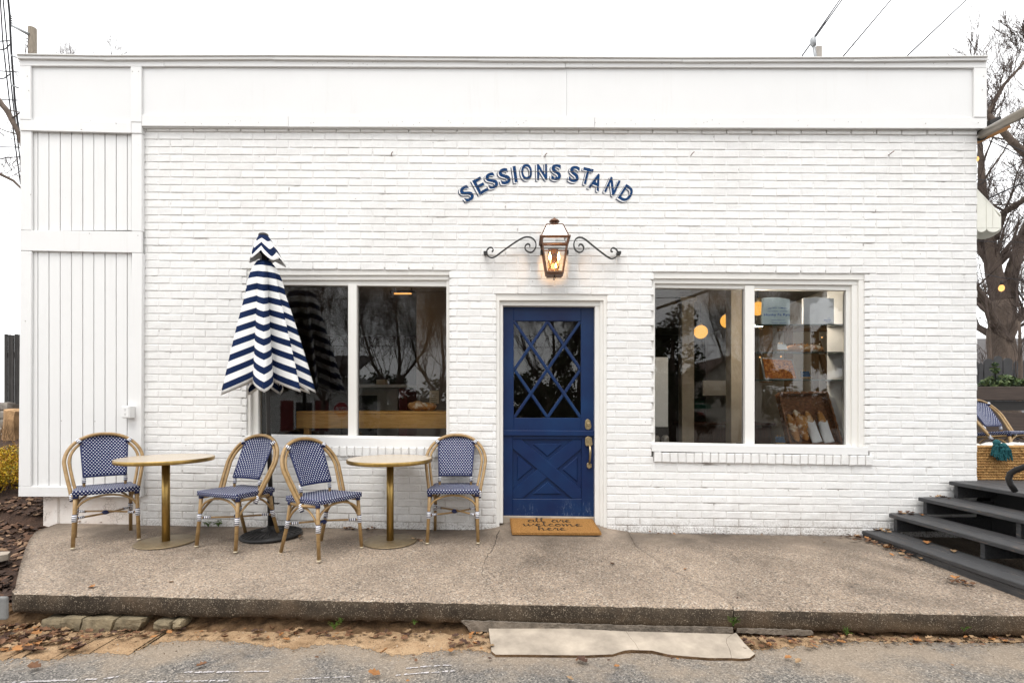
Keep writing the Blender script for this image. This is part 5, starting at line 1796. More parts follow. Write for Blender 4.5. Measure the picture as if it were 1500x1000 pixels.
for (px, py, Y, r, lab) in ((1026.5, 486, 3.1, .105, 'lower left glowing orange globe pendant in the right window'), (1066, 470, 2.7, .105, 'upper glowing orange globe pendant left of the mullion'), (1110, 452, .50, .072, 'glowing orange globe pendant half hidden by the pale blue shirt pack')):
    c = at(px, py, Y)
    pd = thing('pendant_lamp', lab, 'pendant lamp', (c.x, Y, c.z), group='globe pendants')
    mb = MB(); mb.ball(c, r, 24, 16); ob('globe', mb, M['globe'], pd)
    mb = MB(); mb.tube([c + V((0, 0, r - .005)), V((c.x, Y, 2.775))], .006, 6); ob('cord', mb, m_black, pd)
    pl_ = bpy.data.lights.new('pendant_glow', 'POINT'); pl_.energy = 10. if Y < 1 else 1.2; pl_.color = (1, .86, .68) if Y < 1 else (1, .82, .58); pl_.shadow_soft_size = r
    po = bpy.data.objects.new('pendant_glow', pl_); COL.objects.link(po); po.parent = pd; po.location = V((0, 0, -.16))
    mb = MB(); mb.lathe([(.03, c.z + r - .01), (.025, c.z + r + .04)], (c.x, Y, 0), 12); ob('cap', mb, M['brass'], pd)
# display niche behind the right pane
dn = thing('display_shelves', 'three green glass shelves in the white display niche of the right window', 'shelves', (W(1170, 640, .3).x, .3, 1.0))
pR = W(1240, 640, .10).x
zb_ = W(1170, 652.5, .12).z
spA, spB = V((pR + .004, .121, 0)), V((W(1211.5, 640, .30).x, .30, 0))
mb = MB(); mb.prism([V((spA.x, spA.y, zb_ - .02)), V((spB.x, spB.y, zb_ - .02)), V((spB.x, spB.y, 2.45)), V((spA.x, spA.y, 2.45))], (.03, .01, 0)); ob('side_panel', mb, m_wht, dn)
pL = W(1106.5, 640, .12).x
mb = MB(); mb.box(pL - .03, pR + .003, .1005, .50, zb_ - .035, zb_); ob('base_board', mb, m_black, dn)
zsh = []
for py in (475.5, 516, 556.5):
    z = W(1170, py, .113).z
    zsh.append(z)
    mb = MB(); mb.prism([V((pL, .116, z - .004)), V((pR - .002, .116, z - .004)), V((spB.x - .002, .298, z - .004)), V((pL, .34, z - .004))], (0, 0, .008)); ob('glass_shelf', mb, M['shelf_glass'], dn)
    mb = MB(); mb.box(pL, pR - .004, .111, .1155, z - .0045, z + .0045); ob('shelf_edge', mb, M['shelf_edge'], dn)
def pack(px, z0, matn, lab, prt):
    pts = [W(x, y, .135) for x, y in px]
    dz = z0 + .005 - min(p.z for p in pts)
    c = sum(pts, V()) / len(pts)
    s = thing('shirt_pack', lab, 'shirt pack', (c.x, .22, z0 + .005), group='folded shirts in bags')
    mb = MB()
    # plump cloth slab with a wavy bag top
    mb.prism([p + V((0, 0, dz)) for p in pts], (0, .035, 0)); ob('folded_cloth', mb, matn, s, bevel=.006, seg=2)
    rgp = random.Random(int(px[0][0]))
    mb = MB()
    x0, x1 = pts[0].x - .055, pts[1].x + .012
    zt_ = max(p.z for p in pts) + dz
    tp = [V((x1 - (x1 - x0) * k / 8, .127, zt_ + rgp.uniform(.002, .02))) for k in range(9)]
    mb.poly([V((x0, .127, z0 + .005)), V((x1, .127, z0 + .005))] + tp); ob('clear_bag', mb, M['bag'], s)
    for (txt, px_, py_, hh, wd_, ang) in prt:
        me = text_mesh(txt, .01)
        bm_ = bmesh.new(); bm_.from_mesh(me)
        xs_ = [v_.co.x for v_ in bm_.verts]; ys_ = [v_.co.y for v_ in bm_.verts]
        cx, cy = (min(xs_) + max(xs_)) / 2, (min(ys_) + max(ys_)) / 2
        k = hh / (max(ys_) - min(ys_)); kx = wd_ / (max(xs_) - min(xs_))
        q = W(px_, py_, .1335)
        for v_ in bm_.verts:
            X = (v_.co.x - cx) * kx
            v_.co = V((q.x + X, .1335, q.z + dz + (v_.co.y - cy) * k - ang * X * X))
        bm_.to_mesh(me); bm_.free()
        me.materials.append(M['print'])
        t_ = bpy.data.objects.new('print', me); COL.objects.link(t_); t_.parent = s; t_.location = -OFF[s.name]
M['bag'] = glass_mat('clear_plastic_bag', (.985, .99, .99), .6)
M['print'] = pm('blue_print', (.05, .16, .52), .7)
m_cb = pm('pale_blue_cloth', (.74, .86, .88), .85, .08, 12); m_cw = pm('white_cloth', (.87, .88, .90), .85, .04, 12)
pack([(1116, 473), (1157.5, 473), (1157.5, 436), (1150, 434.5), (1140, 433), (1129, 433), (1118, 434)], zsh[0], m_cb, 'pale blue shirt pack with blue lettering standing on the top glass shelf',
     [('PINE  PETIT  COMPANY', 1139, 448.5, .012, .19, .9), ('NATIONAL   STAND', 1139, 453.5, .009, .19, 0), ('Honky Fa Ryn', 1138, 459, .032, .25, 0), ('PROVISIONS', 1140, 466.5, .008, .13, 0), ('SANDY  SPRING', 1141, 470.5, .009, .14, -.8)])
pack([(1177, 473), (1222, 473), (1222, 434.5), (1205, 434), (1195, 432.5), (1186, 434), (1177, 434)], zsh[0], m_cw, 'white shirt pack with a small blue logo standing on the top glass shelf',
     [('SESSIONS', 1212, 466.8, .014, .066, 0), ('STAND', 1212.5, 469.4, .008, .04, 0), ('..', 1214, 464.2, .006, .02, 0)])
p = W(1178, 511, .19)
mb = MB(); loaf(mb, V((p.x, .19, zsh[1] + .045)), .37, .062, squash=.70, lumps=0)
for k in range(5):
    x = p.x - .12 + .06 * k
    mb.tube([(x, .145, zsh[1] + .078), (x + .022, .17, zsh[1] + .091), (x + .035, .20, zsh[1] + .088)], .006, 5)
o = ob('bread_loaf', mb, m_bread); tag(o, 'long scored loaf of bread on the middle glass shelf', 'bread')
# traybake leaning on the lower shelf
m_bake = NT('golden_traybake')
v = m_bake.coord('Object')
m_bake = m_bake.bsdf(m_bake.ramp(m_bake.noise(v, 40., 5, .7), [(.35, (.16, .04, .010)), (.52, (.55, .17, .03)), (.7, (.75, .36, .08))]), .5, 0, .4, m_bake.bump(m_bake.noise(v, 45., 5, .7), 1., .01))
tq = [(1120, 555), (1168, 555.5), (1160, 527), (1115, 524.5)]
ty = [.128, .128, .22, .22]
tp = [W(x, y, yy) for (x, y), yy in zip(tq, ty)]
lift = zsh[2] + .006 - min(q.z for q in tp)
tp = [q + V((0, 0, lift)) for q in tp]
TY = thing('baking_tray', 'metal tray of golden brown traybake tilted on the lowest glass shelf', 'tray', ((tp[0] + tp[1]) / 2))
nrm = (tp[1] - tp[0]).cross(tp[3] - tp[0]).normalized()
if nrm.y > 0: nrm = -nrm
mb = MB(); mb.prism([q - nrm * .002 for q in tp], -nrm * .022); ob('pan', mb, m_steel, TY)
mb = MB(); mb.tube(tp, .007, 6, closed=True); ob('rim', mb, m_steel, TY)
cc = sum(tp, V()) / 4
rgt = random.Random(5)
mb = MB()
def bake(u, v):
    q = tp[0].lerp(tp[1], u).lerp(tp[3].lerp(tp[2], u), v)
    q = cc + (q - cc) * .94
    return q + nrm * (.004 + rgt.uniform(0, .009))
mb.grid(bake, 26, 18); ob('traybake', mb, m_bake, TY)
# small chalkboards on easels
def easel(px, py, Y, z0, lab, board_mat, s=1.0):
    c = W(px, py, Y); c.z = z0
    e = thing('sign_easel', lab, 'easel sign', c)
    m_l = pm('pale_easel_wood', (.52, .33, .15), .6)
    for sx in (-.035, .035):
        mb = MB(); mb.tube([c + V((sx * s, -.02 * s, 0)), c + V((sx * .35 * s, .02 * s, .10 * s))], .0045 * s, 5); ob('leg', mb, m_l, e)
    mb = MB(); mb.box(c.x - .05 * s, c.x + .05 * s, Y - .03 * s, Y - .012 * s, z0 + .018 * s, z0 + .026 * s); ob('ledge', mb, m_l, e)
    mb = MB(); mb.prism([c + V((-.048 * s, -.022 * s, .027 * s)), c + V((.048 * s, -.022 * s, .027 * s)), c + V((.040 * s, .0 * s, .085 * s)), c + V((-.042 * s, .0 * s, .085 * s))], (0, .004, 0)); ob('board', mb, board_mat, e)
m_slate = pm('blue_slate', (.03, .07, .13), .7, .5, 60)
easel(1179, 555, .16, zsh[2] + .005, 'small blue chalkboard on an easel beside the traybake', m_slate, 1.0)
easel(1142, 650, .17, zb_ + .001, 'small blue chalkboard on an easel left of the wicker basket', m_slate, 1.0)
easel(1145, 514, .17, zsh[1] + .005, 'small white card on an easel left of the long loaf', m_wht, 1.0)
# wicker tray basket tilted to show the bread
bc = [W(1158, 650, .135), W(1234, 650, .135), W(1211, 574, .255), W(1141, 575.5, .255)]
lift = zb_ + .012 - min(bc[0].z, bc[1].z)
bc = [q + V((0, 0, lift)) for q in bc]
WB = thing('wicker_basket', 'brown wicker tray basket tilted up in the window holding bread', 'basket', (bc[0] + bc[1]) / 2)
m_wick = pm('brown_wicker', (.21, .092, .040), .65, .4, 40, .4, 160)
ex = (bc[1] - bc[0]).normalized(); ey = (bc[3] - bc[0]).normalized()
bn = ex.cross(ey).normalized()
if bn.y > 0: bn = -bn
dep = .075
mb = MB(); mb.prism([q - bn * dep for q in bc], -bn * .006); ob('basket_floor', mb, m_wick, WB)
mb = MB()
rg = random.Random(31)
C4 = bc
rows = 7
for r in range(rows):
    d = dep * r / (rows - 1)
    ring = []
    for i in range(4):
        A, B = C4[i], C4[(i + 1) % 4]
        for k in range(16):
            q = A.lerp(B, k / 16) - bn * d
            inw = ((sum(C4, V()) / 4) - q); inw -= bn * inw.dot(bn); inw.normalize()
            ring.append(q + inw * (.006 * (1 if (k + r) % 2 else -1) + d * .12))
    mb.tube(ring, .0075, 5, closed=True)
ob('woven_sides', mb, m_wick, WB, kind='stuff')
mb = MB()
for r in range(26):
    t = (r + .5) / 26
    A, B = bc[0].lerp(bc[3], t) - bn * (dep - .006), bc[1].lerp(bc[2], t) - bn * (dep - .006)
    mb.tube([A.lerp(B, k / 18) + bn * (.005 * (1 if (k + r) % 2 else -1)) for k in range(19)], .006, 4)
ob('woven_strands', mb, m_wick, WB, kind='stuff')
mb = MB()
for ph in (0, math.pi):
    ring = []
    for i in range(4):
        A, B = C4[i], C4[(i + 1) % 4]
        for k in range(24):
            q = A.lerp(B, k / 24)
            a_ = (i * 24 + k) * .9 + ph
            ring.append(q + bn * (.008 * math.sin(a_)) + ey * (.006 * math.cos(a_)))
    mb.tube(ring, .010, 5, closed=True)
ob('braided_rim', mb, m_wick, WB)
def inb(u, v, h): return bc[0].lerp(bc[1], u).lerp(bc[3].lerp(bc[2], u), v) - bn * (dep - h)
for (u0, v0, u1, v1, lab, lumps, r) in ((.19, .06, .12, .60, 'knobbly floured loaf leaning at the left side of the wicker basket', 5, .043), (.37, .08, .27, .68, 'longest knobbly floured loaf, second from the left in the wicker basket', 5, .047), (.40, .30, .40, .58, 'short floured loaf tucked behind the longest loaf in the wicker basket', 3, .036)):
    A, B = inb(u0, v0, .045), inb(u1, v1, .045)
    mb = MB(); loaf(mb, (A + B) / 2, (B - A).length, r, B - A, bn, .9, lumps=lumps, n=30)
    o = ob('bread_loaf', mb, m_bread); tag(o, lab, 'bread')
m_slv = pm('white_paper_sleeve', (.87, .87, .88), .85, .04, 10, .3, 60)
for (u0, u1, lab) in ((.57, .50, 'loaf in a white paper sleeve beside the floured loaves in the basket'), (.80, .76, 'loaf in a white paper sleeve at the right side of the basket')):
    A, B = inb(u0, .04, .04), inb(u1, .64, .05)
    bb = thing('bagged_bread', lab, 'bread', A)
    mb = MB(); loaf(mb, A.lerp(B, .55), (B - A).length * .95, .036, B - A, bn, .9, n=20, lumps=0); ob('bread_loaf', mb, m_bread, bb)
    ax = (B - A).normalized(); sd_ = bn.cross(ax).normalized()
    rgs = random.Random(int(u0 * 100))
    mb = MB()
    def slv(u, v):
        a_ = u * 2 * math.pi
        wv = .050 - .008 * v
        return A + ax * ((B - A).length * (.0 + .66 * v + (.03 * math.sin(a_ * 3) if v > .99 else 0))) + sd_ * (math.cos(a_) * wv * (1 + .06 * math.sin(5 * a_ + 6 * v))) + bn * (math.sin(a_) * (.018 + .024 * v))
    mb.grid(slv, 20, 10, wrap=True); ob('paper_sleeve', mb, m_slv, bb, solid=.0015)
# rear timber frame and rear windows of the room, dim
fr = thing('timber_frame', 'dark timber posts and brace in the room behind the display shelves', 'timber frame', (W(1180, 560, 1.9).x, 1.9, 0))
m_oak = pm('dim_oak', (.17, .105, .050), .7, stretch=(6, 6, 1))
def bm_line(p, q, r):
    mb = MB()
    d = (q - p).normalized(); s_ = V((0, 1, 0)) * r; n_ = d.cross(V((0, 1, 0))).normalized() * r
    mb.prism([p - n_ - s_, p + n_ - s_, q + n_ - s_, q - n_ - s_], (0, 2 * r, 0)); return mb
for (x0, y0, x1, y1, r) in ((1194, 660, 1194, 478, .032), (1155, 620, 1155, 478, .04), (1122, 560, 1122, 478, .06), (1197, 500, 1215, 560, .03), (1140, 482, 1225, 482, .03)):
    ob('post' if x0 == x1 else 'brace', bm_line(at(x0, y0, 1.9), at(x1, y1, 1.9), r), m_oak, fr)
for k, (px, py) in enumerate(((1113, 523), (1144, 522), (1204, 494))):
    c = at(px, py, 1.6)
    mb = MB(); mb.ball(c, .008, 8, 6); o = ob('fairy_light', mb, M['fairy']); tag(o, ('tiny warm fairy light left of the baking tray', 'tiny warm fairy light above the baking tray', 'tiny warm fairy light above the long loaf')[k], 'light', 'fairy lights inside the shop')

# ------------------------------------------------------------------ trees
m_bark = pm('grey_brown_bark', (.11, .083, .066), .95, .35, 9, .9, 40, bdist=.03, stretch=(1, 1, .35))
m_twig = pm('dark_twig', (.075, .055, .046), .95, .25, 6)
def grow(mb, p, d, L, r, lev, rg, spread=.55, up=.12, kids=(2, 3), droop=0.):
    n = 4 if lev > 2 else 3
    pts, rr = [p], [r]
    dd = d.normalized()
    for i in range(n):
        dd = (dd + V((rg.uniform(-1, 1), rg.uniform(-1, 1), rg.uniform(-1, 1))) * .20 + V((0, 0, up - droop))).normalized()
        p = p + dd * (L / n)
        pts.append(p); rr.append(r * (1 - .42 * (i + 1) / n))
    mb.tube(pts, rr, 6 if r > .05 else (4 if r > .012 else 3), caps=False)
    if lev <= 0: return
    for k in range(rg.randint(*kids) + (1 if lev < 3 else 0)):
        t = rg.uniform(.35, 1.0)
        i = min(int(t * n), n - 1)
        q = pts[i].lerp(pts[i + 1], t * n - i)
        nd = (dd + V((rg.uniform(-1, 1), rg.uniform(-1, 1), rg.uniform(-.6, .9))) * spread * 1.5).normalized()
        grow(mb, q, nd, L * rg.uniform(.55, .78), max(.0032, rr[i] * rg.uniform(.42, .62)), lev - 1, rg, spread, up * .8, kids, droop)
    grow(mb, pts[-1], dd, L * .72, max(.0032, rr[-1] * .9), lev - 1, rg, spread, up, kids, droop)
def Q(px, py, d):
    r = ray(px, py)
    return V((0, -D, H)) + r * d
def limb_tree(name_label, base, leaders, seed, cat='tree', group=None, lev=4, sub=(5, 8), kl=1.0, minr=.0032):
    """leaders: list of (points, radii)"""
    rg = random.Random(seed)
    t = thing('bare_tree', name_label, cat, base, group=group)
    tr, br = MB(), MB()
    for pts, rr in leaders:
        fine, fr_ = [], []
        for i in range(len(pts) - 1):
            for k in range(4):
                fine.append(pts[i].lerp(pts[i + 1], k / 4) + V((rg.uniform(-1, 1), rg.uniform(-1, 1), 0)) * rr[i] * .10)
                fr_.append(rr[i] + (rr[i + 1] - rr[i]) * k / 4)
        fine.append(pts[-1]); fr_.append(rr[-1])
        tr.tube(fine, fr_, 10)
        for k in range(rg.randint(*sub)):
            j = rg.randrange(len(fine) // 4, len(fine) - 1)
            d = (fine[j + 1] - fine[j]).normalized()
            nd = (d * .6 + V((rg.uniform(-1, 1), rg.uniform(-1, 1), rg.uniform(-.2, .8)))).normalized()
            grow(br, fine[j], nd, rg.uniform(.9, 1.7) * kl, fr_[j] * rg.uniform(.22, .4), lev, rg)
        grow(br, fine[-1], (fine[-1] - fine[-2]), 1.4 * kl, fr_[-1], lev, rg)
    ob('trunk', tr, m_bark, t)
    ob('branches', br, m_twig, t)
    return t
d = 10.5
limb_tree('big bare oak with a forked trunk behind the right end of the shop', Q(1470, 640, d), [
    ([Q(1470, 650, d), Q(1468, 560, d), Q(1466, 500, d), Q(1468, 440, d)], [.28, .25, .23, .20]),
    ([Q(1468, 445, d), Q(1458, 395, d), Q(1450, 345, d), Q(1438, 270, d), Q(1436, 215, d), Q(1432, 180, d)], [.15, .115, .09, .065, .045, .02]),
    ([Q(1474, 450, d), Q(1482, 400, d), Q(1496, 350, d), Q(1520, 290, d), Q(1545, 220, d)], [.15, .12, .095, .06, .03]),
    ([Q(1456, 350, d), Q(1470, 312, d), Q(1488, 300, d - .5), Q(1515, 285, d - .8)], [.085, .07, .055, .04]),
    ([Q(1460, 480, d - .2), Q(1444, 440, d - .4), Q(1424, 415, d - .6), Q(1405, 400, d - .7)], [.10, .07, .05, .03]),
    ([Q(1478, 500, d - .2), Q(1492, 470, d - .3), Q(1512, 450, d - .3)], [.06, .045, .03])], 3, lev=4, sub=(4, 6), kl=.62)
d = 8.2
limb_tree('slender bare tree whose limb reaches above the right end of the roof', Q(1610, 560, d), [
    ([Q(1620, 640, d), Q(1600, 480, d), Q(1560, 330, d), Q(1530, 250, d)], [.13, .11, .09, .06]),
    ([Q(1446, 168, d), Q(1456, 150, d), Q(1470, 125, d), Q(1484, 110, d), Q(1500, 92, d), Q(1530, 60, d)], [.040, .032, .026, .022, .02, .02]),
    ([Q(1530, 250, d), Q(1490, 215, d), Q(1450, 172, d), Q(1446, 168, d)], [.055, .05, .045, .04])], 8, lev=4, sub=(4, 5), kl=.36)
d = 9.0
limb_tree('bare tree at the left edge with one dark limb slanting behind the fascia', Q(-90, 600, d), [
    ([Q(-100, 700, d), Q(-95, 400, d), Q(-80, 250, d), Q(-70, 150, d)], [.14, .11, .08, .04]),
    ([Q(-58, 90, d), Q(-8, 140, d), Q(12, 165, d), Q(28, 198, d), Q(40, 240, d)], [.055, .05, .045, .035, .02]),
    ([Q(-80, 270, d), Q(-20, 245, d), Q(20, 265, d), Q(40, 285, d)], [.04, .03, .022, .015])], 5, lev=3, sub=(3, 4), kl=.42)
d = 22
limb_tree('distant bare tree showing only its top twigs above the roof at the left', Q(100, 420, d), [
    ([Q(100, 560, d), Q(98, 300, d), Q(95, 180, d), Q(92, 140, d)], [.22, .13, .06, .04]),
    ([Q(98, 220, d), Q(125, 170, d), Q(145, 140, d)], [.06, .045, .03])], 15, lev=4, sub=(6, 9), kl=.85)

# ------------------------------------------------------------------ left side: fence, stone wall, shrub, pole, wires
m_fence = pm('weathered_black_boards', (.045, .042, .040), .9, .35, 4, .5, 40, objvar=.25, stretch=(8, 8, 1))
d = 10.0
f0 = Q(8, 592, d)
fn_ = thing('board_fence', 'dark weathered board fence standing on the stone wall at the left', 'fence', f0)
xx = [2.5, 5.8, 10.5, 15.6, 20.5, 25.0, 29.5]
for i in range(-6, 12):
    a, b = Q(5.8 + 4.7 * i, 592, d), Q(5.8 + 4.7 * (i + 1) - .35, 489 + (i % 3) * .8, d)
    if i >= 5: pass
    if i < 0: continue
    mb = MB(); mb.box(a.x, b.x, a.y + (i % 2) * .012, a.y + .025 + (i % 2) * .012, a.z, b.z); ob('fence_board', mb, m_fence, fn_, bevel=.004)
a = Q(5, 520, d); mb = MB(); mb.box(a.x, a.x + 2.2, a.y + .04, a.y + .08, a.z - .05, a.z + .05); ob('fence_rail', mb, m_fence, fn_)
m_rubble = pm('pale_rubble_stone', (.30, .27, .235), .9, .3, 9, .6, 40, objvar=.25)
m_mort = pm('rubble_mortar', (.14, .12, .10), .95)
dw = 8.6
w0, w1 = Q(-120, 655, dw), Q(16, 590, dw)
rw = thing('stone_wall', 'low rubble stone wall below the dark fence at the left', 'stone wall', (w1.x, w1.y, 0))
mb = MB(); mb.box(w0.x, w1.x - .02, w1.y + .06, w1.y + .5, -.2, w1.z - .02); ob('core', mb, m_mort, rw)
rg = random.Random(6)
z = w0.z - .1; row = 0
while z < w1.z - .03:
    h = rg.uniform(.09, .15)
    x = w1.x - rg.uniform(0, .03)
    while x > w1.x - 1.3:
        wd = rg.uniform(.12, .24)
        mb, _ = rock(None, wd * .5, .07, h * .5, rg.randrange(9999))
        o = ob('stone', mb, m_rubble, rw, bevel=0); o.location = V((x - wd / 2, w1.y + .04, z + h / 2)) - OFF[rw.name]
        x -= wd + .012
    z += h + .012
mb, _ = rock(None, .13, .2, .30, 91)
p = Q(29, 622, 8.3)
o = ob('boulder', mb, pm('tan_boulder', (.36, .22, .11), .9, .35, 7, .8, 30, bdist=.02)); o.location = p; o.scale = (.75, 1, .85)
tag(o, 'tan boulder wedged between the stone wall and the shop corner', 'boulder')
# soil slope behind the shrub
rgq = random.Random(10)
mb = MB(); A = Q(-160, 700, 7.0); B = Q(35, 700, 7.0)
mb.grid(lambda u, v: V((A.x - 1 + (B.x - A.x + 1.3) * u, 1.4 + 2.8 * v, .30 + .55 * v + rgq.uniform(-.03, .03))), 24, 14)
ob('soil_slope', mb, M['mulch'], kind='structure', recalc=False)
# yellow-green shrub
def leaf_cloud(mb, centres, n, size, rg, mats):
    for _ in range(n):
        c, r = centres[rg.randrange(len(centres))]
        v_ = V((rg.gauss(0, 1), rg.gauss(0, 1), rg.gauss(0, 1))).normalized() * (r * rg.uniform(.45, 1.05))
        p = c + V((v_.x, v_.y, v_.z * .85))
        a, b = rg.uniform(0, 6.28), rg.uniform(-.9, 1.2)
        s = size * rg.uniform(.6, 1.3)
        u = V((math.cos(a) * math.cos(b), math.sin(a) * math.cos(b), math.sin(b)))
        w_ = u.orthogonal().normalized(); w_ = (w_ * math.cos(a * 3) + u.cross(w_) * math.sin(a * 3)) * .38
        mb.mi = rg.randrange(mats)
        q = [p - u * s * .5, p + w_ * s * .5, p + u * s * .5, p - w_ * s * .5]
        mb.face([mb.bm.verts.new(t) for t in q])
lm = [pm('golden_leaf', (.58, .36, .012), .7, .2, 9), pm('yellow_leaf', (.60, .42, .03), .7, .2, 9), pm('olive_leaf', (.22, .20, .02), .7, .2, 9), pm('amber_leaf', (.40, .19, .012), .7)]
rg = random.Random(17)
sp = G(8, 752); sp = Q(6, 745, 5.75)
sb = thing('golden_shrub', 'golden yellow low shrub growing in the bark mulch at the left edge', 'shrub', (sp.x, sp.y, sp.z))
cs = []
for k in range(40):
    q = Q(rg.uniform(-70, 27), rg.uniform(662, 756), 5.75 + rg.uniform(-.3, .5))
    cs.append((q, rg.uniform(.10, .17)))
cs += [(Q(26, 700, 5.9), .09), (Q(28, 722, 5.8), .09), (Q(20, 680, 5.9), .10), (Q(8, 665, 6), .10), (Q(33, 735, 5.7), .07)]
mb = MB(); leaf_cloud(mb, cs, 17000, .030, rg, 4); ob('foliage', mb, lm, sb, recalc=False)
mb = MB()
for k in range(26):
    q = cs[k][0]
    mb.tube([sp + V((rg.uniform(-.25, .1), rg.uniform(-.1, .2), -.05)), (sp + q) / 2 + V((0, 0, .05)), q], [.010, .007, .003], 4, caps=False)
ob('stems', mb, m_twig, sb)
# dry grasses on the slope
mb = MB()
for k in range(60):
    p = Q(rg.uniform(-12, 22), rg.uniform(632, 648), 7.2)
    mb.tube([p, p + V((rg.uniform(-.08, .08), rg.uniform(-.05, .05), rg.uniform(.08, .2)))], [.004, .001], 3, caps=False)
ob('dry_grass', mb, pm('dry_straw', (.20, .12, .06), .9), kind='stuff')
# flat white stone and the grey kerb block at the left
mb = MB(); p = [Z(-30, 808, -.03), Z(15, 807, -.03), Z(12, 811, -.03), Z(-30, 819, -.03)]
mb.prism(p, (0, 0, -.05)); o = ob('flat_stone', mb, M['ramp']); tag(o, 'flat pale stone lying in the bark mulch at the left edge', 'stone')
m_gblock = pm('grey_concrete_block', (.20, .20, .195), .9, .2, 14, .6, 70)
mb = MB(); a, b = W(-40, 908, -1.95), W(8.5, 874, -1.95); mb.box(a.x, b.x, -1.95, -1.925, a.z, b.z); o = ob('concrete_block', mb, m_gblock, bevel=.018, seg=2)
o2 = tag(o, 'grey concrete block at the left end of the pavement, by the road', 'block')
# utility pole
up_ = thing('utility_pole', 'weathered wooden utility pole with a metal arm rising behind the left roof corner', 'utility pole', Q(47, 590, 17))
m_pole = pm('weathered_pole', (.16, .135, .105), .9, .3, 6, .6, 40, stretch=(6, 6, .6))
pt_ = Q(47.5, 41.5, 17)
mb = MB(); mb.tube([V((pt_.x, pt_.y, 0)), V((pt_.x, pt_.y, pt_.z))], [.14, .115], 14); ob('shaft', mb, m_pole, up_)
m_galv = pm('galvanised_steel', (.28, .29, .30), .5, metal=.5)
def q17(x, y): return Q(x, y, 16.9)
mb = MB(); mb.tube([q17(43, 51), q17(30, 44), q17(17, 38)], [.05, .045, .03], 8); ob('arm', mb, m_galv, up_)
mb = MB()
for i in range(5):
    p = q17(16.5 - i * .3, 37 - i * 3.4); mb.lathe([(.02, -.02), (.05, -.005), (.02, .02)], p, 10)
ob('insulator', mb, m_galv, up_)
for (ya, yb) in ((58, 56), (70, 66), (63, 60)):
    mb = MB(); mb.tube([q17(42, ya), q17(38, yb)], .02, 6); ob('bolt', mb, m_galv, up_)
# wires
m_wire = pm('black_cable', (.03, .03, .033), .8, spec=.1)
def wire(pts, d0, d1, r, lab, grp):
    n = len(pts)
    P_ = [Q(x, y, d0 + (d1 - d0) * i / (n - 1)) for i, (x, y) in enumerate(pts)]
    mb = MB(); mb.tube(P_, r, 4, caps=False)
    o = ob('power_line', mb, m_wire); tag(o, lab, 'cable', grp)
GL_ = 'overhead cables at the left edge'
for k, (pts, lab) in enumerate((([(-3, -60), (4, 60), (14, 150), (30, 270)], 'leftmost steep cable running down beside the left edge of the roof'),
        ([(1, -40), (10, 60), (19, 150), (32, 255)], 'second steep cable from the left edge, in front of the pole arm'),
        ([(8, -40), (14, 20), (16.5, 75), (22, 150), (30, 210)], 'thick steep cable carrying the clamps at the left edge'))):
    wire(pts, 13, 13, .022 if k == 2 else .014, lab, GL_)
for pts, lab in (([(-20, 62), (14, 60)], 'short level cable just below the pole arm'), ([(-20, 77), (8, 72), (17, 63)], 'drooping jumper cable below the pole arm'), ([(-20, 103), (28, 106)], 'level cable at the height of the fascia panel'),
                 ([(-20, 118), (6, 115), (16, 108)], 'drooping jumper cable at the fascia panel height'), ([(-20, 146), (27, 147)], 'level cable crossing the dark slanting limb'), ([(-20, 215), (29, 216)], 'level cable just under the fascia at the left edge'), ([(-20, 238), (10, 231), (30, 230)], 'lowest drooping cable left of the siding')):
    wire(pts, 12.9, 13.1, .013, lab, GL_)
for y in (81.5, 125):
    mb = MB(); mb.tube([Q(17, y, 12.9), Q(27, y + 4, 12.9)], .02, 6); o = ob('cable_clamp', mb, m_galv); tag(o, 'grey cable clamp on the steep cable %s' % ('level with the roof edge' if y < 100 else 'level with the middle of the fascia panel'), 'clamp')
GR_ = 'overhead cables above the right half of the roof'
for pts, lab in (([(1242, -12), (1175, 82)], 'cable running to the mast above the roof, left of the pair'), ([(1238.5, -12), (1193, 54)], 'cable tied to the mast head above the roof'), ([(1312, -8), (1235, 83)], 'middle slanting cable above the roof'), ([(1424, -8), (1328, 83)], 'rightmost slanting cable above the roof')):
    wire(pts, 11, 8, .011, lab, GR_)
for (x, y) in ((1206.5, 37), (1249.5, 66)):
    mb = MB(); p = Q(x, y, 9.2); mb.tube([p + V((.05, 0, .07)), p, p - V((.03, 0, .03))], [.004, .016, .004], 5); o = ob('cable_splice', mb, m_wire)
    tag(o, 'dark cable splice on the %s' % ('cable left of the mast head' if x < 1220 else 'middle slanting cable'), 'splice')
ms = thing('service_mast', 'grey service mast with a weather head standing on the roof', 'mast', Q(1196, 100, 8))
mb = MB(); a, b = Q(1196, 100, 8), Q(1204.5, 67, 8); mb.box(a.x, b.x, a.y, a.y + .07, a.z - .4, b.z); ob('post', mb, pm('grey_timber', (.34, .31, .28), .9), ms, bevel=.006)
mb = MB(); mb.tube([Q(1196, 100, 7.9), Q(1194, 82, 7.9), Q(1192, 67, 7.9)], .022, 8); ob('conduit', mb, m_galv, ms)
mb = MB(); mb.tube([Q(1192.5, 68, 7.9), Q(1191.5, 64, 7.9), Q(1190.5, 57, 7.9), Q(1189.5, 55, 7.9)], [.030, .045, .042, .02], 10); ob('weather_head', mb, m_galv, ms)

